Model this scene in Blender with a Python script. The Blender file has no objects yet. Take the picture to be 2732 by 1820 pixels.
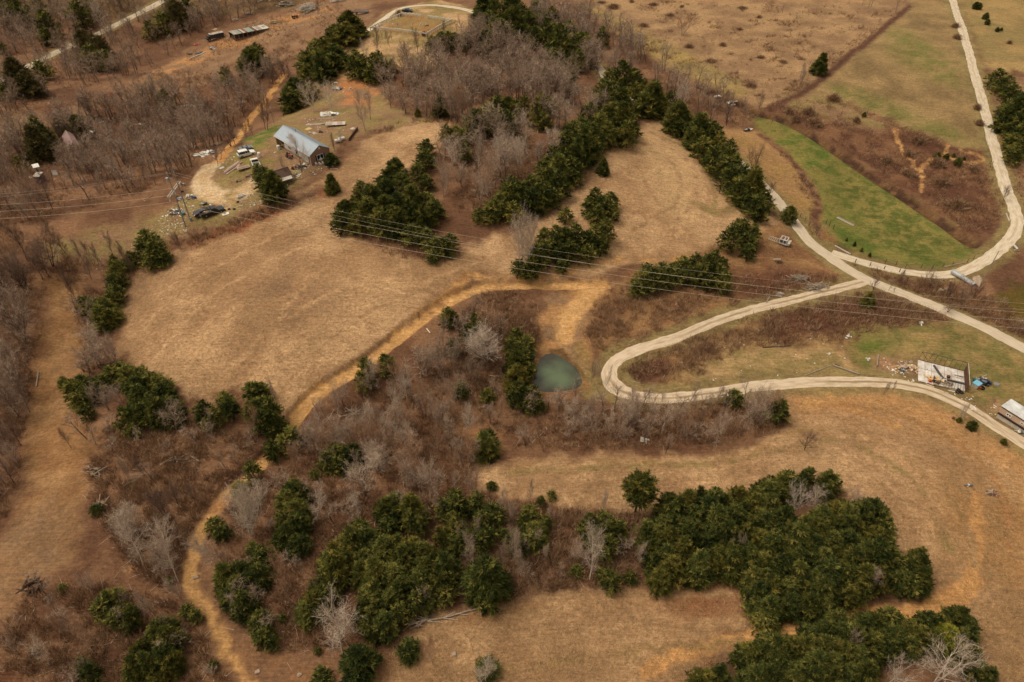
import bpy, bmesh, math, random
import numpy as np
from mathutils import Vector, Matrix

# ------------------------------------------------------------------ camera, sky, sun, exposure
SC = bpy.context.scene
COL = SC.collection
F_PX, PITCH, CAM_H = 1895.0, math.radians(41.0), 92.0
CX, CY = 1366.0, 910.0
cd = bpy.data.cameras.new('camera')
cam = bpy.data.objects.new('camera', cd)
COL.objects.link(cam)
cam.location = (0, 0, CAM_H)
cam.rotation_euler = (math.radians(90) - PITCH, 0, 0)
cd.sensor_width = 36.0
cd.lens = 36.0 * F_PX / 2732.0
cd.clip_start = 1.0
cd.clip_end = 20000.0
SC.camera = cam

SUN_EL, SUN_AZ = math.radians(62), math.radians(-75)      # azimuth from +Y towards +X
world = bpy.data.worlds.new("World")
SC.world = world
world.use_nodes = True
wn = world.node_tree
bg = wn.nodes.get('Background') or wn.nodes.new('ShaderNodeBackground')
sky = wn.nodes.new('ShaderNodeTexSky')
sky.sky_type = 'NISHITA'
sky.sun_disc = False
sky.sun_elevation = SUN_EL
sky.sun_rotation = SUN_AZ
sky.air_density = 1.0
sky.dust_density = 5.0
sky.ozone_density = 0.6
# thin cloud sheet: desaturate the blue sky to the grey-white of an overcast day
hsv = wn.nodes.new('ShaderNodeHueSaturation')
hsv.inputs['Saturation'].default_value = 0.03
wn.links.new(sky.outputs[0], hsv.inputs['Color'])
tint = wn.nodes.new('ShaderNodeMix'); tint.data_type = 'RGBA'; tint.blend_type = 'MULTIPLY'; tint.inputs[0].default_value = 1.0
tint.inputs[7].default_value = (1.0, 0.95, 0.86, 1.0)          # warm high overcast
wn.links.new(hsv.outputs[0], tint.inputs[6])
wn.links.new(tint.outputs[2], bg.inputs['Color'])
bg.inputs['Strength'].default_value = 0.15
sd = bpy.data.lights.new('sun', 'SUN')
sd.energy = 1.15
sd.angle = math.radians(25)
sd.color = (1.0, 0.90, 0.76)
sun = bpy.data.objects.new('sun', sd)
COL.objects.link(sun)
sdir = Vector((math.sin(SUN_AZ) * math.cos(SUN_EL), math.cos(SUN_AZ) * math.cos(SUN_EL), math.sin(SUN_EL)))
sun.rotation_euler = sdir.to_track_quat('Z', 'Y').to_euler()
SC.view_settings.view_transform = 'Standard'
SC.view_settings.look = 'None'
SC.view_settings.exposure = 0.02
SC.view_settings.gamma = 1.0
SC.cycles.max_bounces = 4
SC.cycles.diffuse_bounces = 2
SC.cycles.glossy_bounces = 2
SC.cycles.transparent_max_bounces = 4

RNG = np.random.default_rng(7)
random.seed(5)

# ------------------------------------------------------------------ picture pixels -> points of the place
# crops of the photograph used while measuring: (x offset, y offset, zoom)
CR = {'A': (0, 0, 2.613), 'B': (680, 0, 2.613), 'C': (1360, 0, 2.613), 'D': (2032, 0, 2.613),
      'E': (0, 600, 2.613), 'F': (680, 600, 2.613), 'G': (1360, 600, 2.613), 'H': (2032, 600, 2.613),
      'I': (0, 1200, 2.5286), 'J': (680, 1200, 2.5286), 'K': (1360, 1200, 2.5286), 'L': (2032, 1200, 2.5286),
      'a': (500, 320, 5.227), 'b': (380, 440, 7.84), 'c': (2400, 900, 5.226), 'd': (500, 0, 7.84),
      'e': (960, 0, 7.84), 'f': (2480, 550, 6.274), 'g': (2000, 560, 5.2275), 'h': (60, 340, 9.8),
      'W': (0, 0, 0.86164), 'S': (0, 0, 1.0)}


def P(k, x, y):
    ox, oy, z = CR[k]
    return ox + x / z, oy + y / z


_rngt = np.random.default_rng(11)
_TAB = _rngt.random((256, 256))


def vnoise(x, y):
    xi = np.floor(x).astype(np.int64); yi = np.floor(y).astype(np.int64)
    fx = x - xi; fy = y - yi
    fx = fx * fx * (3 - 2 * fx); fy = fy * fy * (3 - 2 * fy)
    a = _TAB[xi % 256, yi % 256]; b = _TAB[(xi + 1) % 256, yi % 256]
    c = _TAB[xi % 256, (yi + 1) % 256]; d = _TAB[(xi + 1) % 256, (yi + 1) % 256]
    return (a * (1 - fx) + b * fx) * (1 - fy) + (c * (1 - fx) + d * fx) * fy


def fbm(x, y, o=4, s=1.0):
    r = 0; a = 0.5; t = 0
    x = np.asarray(x, float) / s; y = np.asarray(y, float) / s
    for i in range(o):
        r = r + a * vnoise(x + 17.3 * i, y + 41.7 * i); t += a
        x = x * 2.03; y = y * 2.03; a *= 0.5
    return r / t


def rays(px, py):
    u = (np.asarray(px, float) - CX) / F_PX; v = (np.asarray(py, float) - CY) / F_PX
    return u, math.cos(PITCH) - v * math.sin(PITCH), -math.sin(PITCH) - v * math.cos(PITCH)


def flat(px, py, z=0.0):
    u, y, w = rays(px, py)
    t = (z - CAM_H) / w
    return u * t, y * t


# relief: (pixel x, pixel y, height m, radius x m, radius y m) measured on the level plane, then fixed in the place
HILLS = [(740, 430, 3.5, 45, 34), (1080, 70, 5.0, 55, 45), (1420, 420, 5.0, 45, 40), (300, 60, -10, 110, 60),
         (560, 260, -3.5, 40, 30), (2450, 520, -4.5, 60, 50), (1485, 990, -3.0, 16, 14), (130, 950, -3.5, 14, 45),
         (900, 800, 1.5, 30, 20), (2300, 1350, 2.0, 25, 16), (2400, 150, 2.0, 70, 60), (1000, 1150, -1.8, 30, 10),
         (250, 350, -5, 45, 40), (1700, 750, -1.5, 30, 14)]
_H = []
for (hx, hy, hh, rx, ry) in HILLS:
    x0, y0 = flat(hx, hy)
    _H.append((float(x0), float(y0), hh * 1.35, rx, ry))


def cat(pts, n=8):
    pts = [np.array(p, float) for p in pts]
    q = [2 * pts[0] - pts[1]] + pts + [2 * pts[-1] - pts[-2]]
    out = []
    for i in range(1, len(q) - 2):
        for k in range(n):
            t = k / n
            out.append(0.5 * ((2 * q[i]) + (-q[i - 1] + q[i + 1]) * t + (2 * q[i - 1] - 5 * q[i] + 4 * q[i + 1] - q[i + 2]) * t * t
                              + (-q[i - 1] + 3 * q[i] - 3 * q[i + 1] + q[i + 2]) * t ** 3))
    out.append(pts[-1])
    return np.array(out)


def seg_dist(X, Y, line, want_side=False):
    """distance from points to a polyline"""
    X = np.asarray(X, float); Y = np.asarray(Y, float)
    best = np.full(X.shape, 1e9); side = np.zeros(X.shape)
    for (x0, y0), (x1, y1) in zip(line[:-1], line[1:]):
        dx, dy = x1 - x0, y1 - y0
        L = dx * dx + dy * dy + 1e-9
        t = np.clip(((X - x0) * dx + (Y - y0) * dy) / L, 0, 1)
        ex = X - x0 - t * dx; ey = Y - y0 - t * dy
        d = np.hypot(ex, ey)
        m = d < best
        best = np.where(m, d, best)
        if want_side:
            side = np.where(m, np.sign(dx * (Y - y0) - dy * (X - x0)), side)
    return (best, side) if want_side else best


def poly_in(X, Y, poly):
    """signed distance (positive inside) to a polygon"""
    poly = list(poly)
    d = seg_dist(X, Y, poly + [poly[0]])
    ins = np.zeros(np.shape(X), bool)
    n = len(poly)
    for i in range(n):
        x0, y0 = poly[i]; x1, y1 = poly[(i + 1) % n]
        if y0 == y1:
            continue
        c = ((y0 > Y) != (y1 > Y)) & (X < (x1 - x0) * (Y - y0) / (y1 - y0) + x0)
        ins ^= c
    return np.where(ins, d, -d)


def sstep(a, b, x):
    t = np.clip((x - a) / (b - a), 0, 1)
    return t * t * (3 - 2 * t)


def base_h(X, Y):
    """smooth relief of the place"""
    X = np.asarray(X, float); Y = np.asarray(Y, float)
    h = np.zeros(np.broadcast(X, Y).shape)
    for (x0, y0, hh, rx, ry) in _H:
        h = h + hh * np.exp(-((X - x0) / rx) ** 2 - ((Y - y0) / ry) ** 2)
    far = sstep(420, 900, np.hypot(X, Y - 150))
    h = h + far * (fbm(X, Y, 3, 300) - 0.3) * 60
    h = h + (fbm(X, Y, 3, 26) - 0.5) * 1.1
    return h


def _iter(px, py, dz, fn):
    u, yy, w = rays(px, py)
    z = np.zeros(np.shape(u)) + dz
    for _ in range(8):
        t = (z - CAM_H) / w
        z = 0.4 * z + 0.6 * (base_h(u * t, yy * t) + dz)
    if fn is not base_h:
        for _ in range(3):
            t = (z - CAM_H) / w
            z = 0.3 * z + 0.7 * (fn(u * t, yy * t) + dz)
    t = (z - CAM_H) / w
    return u * t, yy * t, z - dz


def poly_world(pts, k='W'):
    a = np.array([P(k, *p) for p in pts])
    x, y, z = _iter(a[:, 0], a[:, 1], 0.0, base_h)
    return np.stack([x, y], 1)


TRACK_PX = [(1390, 652), (1300, 652), (1200, 652), (1110, 658), (1040, 685), (980, 722), (900, 785), (830, 838), (750, 885),
            (705, 922), (680, 955), (665, 985), (620, 1035), (590, 1070), (520, 1130), (480, 1190), (450, 1250), (440, 1320),
            (455, 1370), (490, 1420), (510, 1480), (550, 1540), (600, 1600)]
TRACK = cat(poly_world(TRACK_PX), 3)
POND_PX = [(250, 845), (330, 850), (400, 900), (470, 960), (510, 1030), (520, 1090), (480, 1140), (400, 1165), (300, 1178),
           (200, 1165), (150, 1090), (170, 1000), (195, 900)]
POND = cat(np.vstack([poly_world(POND_PX, 'G'), poly_world(POND_PX[:1], 'G')]), 4)[:-1]
CREEK_PX = [(1610, 195), (1660, 225), (1700, 240), (1750, 262), (1790, 272), (1850, 300), (1920, 345), (1990, 395), (2060, 440), (2120, 480), (2180, 520),
            (2235, 560)]
CREEK = cat(poly_world(CREEK_PX), 3)
_px, _py = POND[:, 0].mean(), POND[:, 1].mean()
POND_Z = float(base_h(_px, _py)) - 0.35


def H(X, Y):
    X = np.asarray(X, float); Y = np.asarray(Y, float)
    h = base_h(X, Y)
    m = (Y < 170) & (np.abs(X) < 110)
    if np.any(m):
        d, s = seg_dist(X, Y, TRACK, True)
        cut = 0.8 * (1 - sstep(1.2, 2.0, d + 0.5 * (fbm(X, Y, 2, 2.5) - 0.5)))
        low = sstep(62, 74, Y)                     # the cut bank fades out down the hill
        h = h - np.where(m, cut * (0.15 + 0.85 * low), 0)
        dp = poly_in(X, Y, POND)
        flatten = sstep(-7, 0.3, dp)
        h = h * (1 - flatten) + (POND_Z + 0.25) * flatten
        h = h - 1.5 * sstep(-0.3, 2.5, dp)
    m = (Y > 120) & (X > 20)
    if np.any(m):
        d = seg_dist(X, Y, CREEK)
        h = h - np.where(m, 1.3 * (1 - sstep(0.5, 2.6, d)), 0)
    return h


def at(k, x, y, dz=0.0):
    """the point of the ground (raised by dz) seen at a pixel of a crop"""
    px, py = P(k, x, y)
    X, Y, Z = _iter(np.array([px]), np.array([py]), dz, H)
    return Vector((float(X[0]), float(Y[0]), float(Z[0])))


def at_many(px, py, dz=0.0):
    return _iter(np.asarray(px, float), np.asarray(py, float), dz, H)


def ppm(p):
    """photograph pixels per metre at a point"""
    d = p.y * math.cos(PITCH) + (CAM_H - p.z) * math.sin(PITCH)
    return F_PX / d


def top_height(base, k, x, y):
    px, py = P(k, x, y)
    u, yy, w = rays(px, py)
    t = base.y / yy
    return float(CAM_H + t * w - base.z)


# ------------------------------------------------------------------ materials
def srgb(r, g, b, k=1.0):
    f = lambda c: ((c / 255 + 0.055) / 1.055) ** 2.4 if c > 10 else c / 255 / 12.92
    return (f(r) * k, f(g) * k, f(b) * k, 1.0)


def new_mat(name, rough=0.8, spec=0.3, metal=0.0):
    m = bpy.data.materials.new(name)
    m.use_nodes = True
    b = m.node_tree.nodes['Principled BSDF']
    b.inputs['Roughness'].default_value = rough
    b.inputs['Specular IOR Level'].default_value = spec
    b.inputs['Metallic'].default_value = metal
    return m, m.node_tree, b


def simple(name, c, rough=0.75, spec=0.3, metal=0.0, var=0.25, scale=1.2, c2=None, streak=None):
    """painted / worn surface: two tones mixed by object-space noise"""
    m, nt, b = new_mat(name, rough, spec, metal)
    N = nt.nodes.new; L = nt.links.new
    tc = N('ShaderNodeTexCoord'); mp = N('ShaderNodeMapping')
    if streak:
        mp.inputs['Scale'].default_value = streak
    n = N('ShaderNodeTexNoise'); n.inputs['Scale'].default_value = scale; n.inputs['Detail'].default_value = 5
    n.inputs['Roughness'].default_value = 0.65
    cr = N('ShaderNodeValToRGB'); cr.color_ramp.elements[0].position = 0.35; cr.color_ramp.elements[1].position = 0.65
    d = c2 if c2 else (c[0] * (1 - var), c[1] * (1 - var), c[2] * (1 - var), 1)
    cr.color_ramp.elements[0].color = d; cr.color_ramp.elements[1].color = c
    L(tc.outputs['Object'], mp.inputs[0]); L(mp.outputs[0], n.inputs['Vector']); L(n.outputs['Fac'], cr.inputs[0])
    L(cr.outputs[0], b.inputs['Base Color'])
    return m


def attr_mat(name, ramp, rough=0.85, spec=0.15, rand=0.25, alt=None, thru=0.0):
    """foliage and twigs: colour picked by the per-face 'rnd' attribute and by the object's own random number"""
    m, nt, b = new_mat(name, rough, spec)
    N = nt.nodes.new; L = nt.links.new
    a = N('ShaderNodeAttribute'); a.attribute_name = 'rnd'
    oi = N('ShaderNodeObjectInfo')
    cr = N('ShaderNodeValToRGB')
    els = cr.color_ramp.elements
    while len(els) < len(ramp):
        els.new(0.5)
    for e, (p, c) in zip(els, ramp):
        e.position = p; e.color = c
    mul = N('ShaderNodeMath'); mul.operation = 'MULTIPLY_ADD'; mul.inputs[1].default_value = rand; mul.inputs[2].default_value = -rand / 2
    add = N('ShaderNodeMath'); add.operation = 'ADD'; add.use_clamp = True
    L(oi.outputs['Random'], mul.inputs[0]); L(mul.outputs[0], add.inputs[0]); L(a.outputs['Fac'], add.inputs[1])
    L(add.outputs[0], cr.inputs[0])
    last = cr.outputs[0]
    if alt:                                   # whole plants differ in hue: some lean to the second tone
        w = N('ShaderNodeMath'); w.operation = 'MULTIPLY'; w.inputs[1].default_value = 7.31
        fr = N('ShaderNodeMath'); fr.operation = 'FRACT'
        r = N('ShaderNodeMapRange'); r.inputs[1].default_value = 0.35; r.inputs[2].default_value = 1.0; r.inputs[3].default_value = 0.0; r.inputs[4].default_value = 0.75
        L(oi.outputs['Random'], w.inputs[0]); L(w.outputs[0], fr.inputs[0]); L(fr.outputs[0], r.inputs[0])
        mx = N('ShaderNodeMix'); mx.data_type = 'RGBA'; mx.blend_type = 'MULTIPLY'
        L(r.outputs[0], mx.inputs[0]); L(last, mx.inputs[6]); mx.inputs[7].default_value = alt
        last = mx.outputs[2]
    L(last, b.inputs['Base Color'])
    if thru:                                  # needles let some light through
        tr = N('ShaderNodeBsdfTranslucent'); mxs = N('ShaderNodeMixShader'); mxs.inputs[0].default_value = thru
        hs = N('ShaderNodeHueSaturation'); hs.inputs['Value'].default_value = 1.5; L(last, hs.inputs['Color']); L(hs.outputs[0], tr.inputs['Color'])
        out = nt.nodes['Material Output']; L(b.outputs[0], mxs.inputs[1]); L(tr.outputs[0], mxs.inputs[2]); L(mxs.outputs[0], out.inputs['Surface'])
    return m


# ------------------------------------------------------------------ object helpers
def mesh_np(name, verts, faces, mat, rnd=None, smooth=False):
    """mesh from numpy arrays; faces (n,3) or (n,4)"""
    me = bpy.data.meshes.new(name)
    verts = np.asarray(verts, np.float32); faces = np.asarray(faces, np.int32)
    n, k = faces.shape
    me.vertices.add(len(verts)); me.vertices.foreach_set('co', verts.ravel())
    me.loops.add(n * k); me.loops.foreach_set('vertex_index', faces.ravel())
    me.polygons.add(n)
    me.polygons.foreach_set('loop_start', np.arange(0, n * k, k, dtype=np.int32))
    me.polygons.foreach_set('loop_total', np.full(n, k, np.int32))
    if rnd is not None:
        at_ = me.attributes.new('rnd', 'FLOAT', 'FACE')
        at_.data.foreach_set('value', np.asarray(rnd, np.float32))
    me.update(calc_edges=True)
    me.materials.append(mat)
    if smooth:
        me.polygons.foreach_set('use_smooth', np.ones(n, bool))
    return me


class MB:
    """collects shapes, builds ONE mesh object"""
    def __init__(s):
        s.v = []; s.f = []; s.m = []; s.mats = []

    def _mi(s, mat):
        if mat not in s.mats:
            s.mats.append(mat)
        return s.mats.index(mat)

    def add(s, vs, fs, mat):
        o = len(s.v); s.v += [tuple(v) for v in vs]
        mi = s._mi(mat)
        for f in fs:
            s.f.append(tuple(i + o for i in f)); s.m.append(mi)
        return s

    def box(s, c, size, mat, rot=None, taper=1.0):
        x, y, z = size[0] / 2, size[1] / 2, size[2] / 2
        vs = [(-x, -y, -z), (x, -y, -z), (x, y, -z), (-x, y, -z), (-x * taper, -y * taper, z), (x * taper, -y * taper, z),
              (x * taper, y * taper, z), (-x * taper, y * taper, z)]
        R = rot if rot is not None else Matrix.Identity(3)
        vs = [R @ Vector(v) + Vector(c) for v in vs]
        return s.add(vs, [(0, 3, 2, 1), (4, 5, 6, 7), (0, 1, 5, 4), (1, 2, 6, 5), (2, 3, 7, 6), (3, 0, 4, 7)], mat)

    def beam(s, a, b, w, h, mat):
        """a bar of section w x h from a to b"""
        a = Vector(a); b = Vector(b); d = b - a
        if d.length < 1e-6:
            return s
        R = d.to_track_quat('X', 'Z').to_matrix()
        return s.box((a + b) / 2, (d.length, w, h), mat, R)

    def tube(s, a, b, r0, r1, mat, n=8, caps=True):
        a = Vector(a); b = Vector(b); d = b - a
        R = d.to_track_quat('Z', 'Y').to_matrix()
        vs = []
        for c, r in ((a, r0), (b, r1)):
            for i in range(n):
                t = 2 * math.pi * i / n
                vs.append(R @ Vector((math.cos(t) * r, math.sin(t) * r, 0)) + c)
        fs = [(i, (i + 1) % n, n + (i + 1) % n, n + i) for i in range(n)]
        if caps:
            fs += [tuple(range(n - 1, -1, -1)), tuple(range(n, 2 * n))]
        return s.add(vs, fs, mat)

    def prof(s, pts, hw, mat, hw2=None, zt=None):
        """side profile (x,z) extruded across y; above zt the half width narrows to hw2"""
        n = len(pts)
        def w(z):
            return hw if hw2 is None or z < zt else hw2
        vs = [(x, -w(z), z) for x, z in pts] + [(x, w(z), z) for x, z in pts]
        fs = [tuple(range(n)), tuple(range(2 * n - 1, n - 1, -1))] + [(i, i + n, (i + 1) % n + n, (i + 1) % n) for i in range(n)]
        return s.add(vs, fs, mat)

    def build(s, name, parent=None, bevel=0.0, smooth=False, loc=None):
        me = bpy.data.meshes.new(name)
        me.from_pydata([tuple(v) for v in s.v], [], s.f)
        for m in s.mats:
            me.materials.append(m)
        me.polygons.foreach_set('material_index', s.m)
        bm = bmesh.new(); bm.from_mesh(me)
        bmesh.ops.recalc_face_normals(bm, faces=bm.faces)
        if bevel > 0:
            bmesh.ops.bevel(bm, geom=list(bm.edges), offset=bevel, segments=1, affect='EDGES', clamp_overlap=True)
        bm.to_mesh(me); bm.free()
        if smooth:
            me.polygons.foreach_set('use_smooth', np.ones(len(me.polygons), bool))
        o = bpy.data.objects.new(name, me); COL.objects.link(o)
        if parent is not None:
            o.parent = parent
        if loc is not None:
            o.location = loc
        return o


def tag(o, label, cat_, group=None, kind=None):
    if label: o['label'] = label
    if cat_: o['category'] = cat_
    if group: o['group'] = group
    o['kind'] = kind or 'thing'
    return o


def struct(o):
    o['kind'] = 'structure'
    return o


def thing(name, label, cat_, loc=(0, 0, 0), rz=0.0, group=None):
    o = bpy.data.objects.new(name, None); COL.objects.link(o)
    o.location = loc; o.rotation_euler = (0, 0, rz); o.empty_display_size = 0.3
    return tag(o, label, cat_, group)


def part(name, mesh, parent, loc=None):
    o = bpy.data.objects.new(name, mesh); COL.objects.link(o); o.parent = parent
    if loc: o.location = loc
    return o


def copy_tree(o, parent=None):
    c = o.copy(); COL.objects.link(c); c.parent = parent
    for ch in [x for x in o.children]:
        copy_tree(ch, c)
    return c


def head(a, b):
    return math.atan2(b.y - a.y, b.x - a.x)

# ------------------------------------------------------------------ the ground: one sheet, coloured mostly by what grows or lies there
def C3(r, g, b):
    return np.array(srgb(r, g, b)[:3])


STRAW, STRAW2 = C3(182, 144, 103), C3(154, 118, 83)
OLIVE, OLIVE2 = C3(138, 116, 72), C3(118, 98, 62)
GREEN, GREEN2 = C3(88, 98, 40), C3(128, 114, 60)
LITTER, LITTER2 = C3(128, 93, 66), C3(104, 72, 51)
BRUSH, BRUSH2 = C3(92, 60, 44), C3(120, 84, 56)
CLAY, CLAY2 = C3(188, 142, 88), C3(168, 120, 76)
RED, RED2 = C3(128, 78, 50), C3(100, 62, 42)
PALE, PALE2 = C3(192, 160, 120), C3(176, 142, 100)
TANB, TANB2 = C3(138, 106, 77), C3(112, 82, 60)
GREY, GREY2 = C3(150, 132, 108), C3(122, 104, 84)

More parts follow.
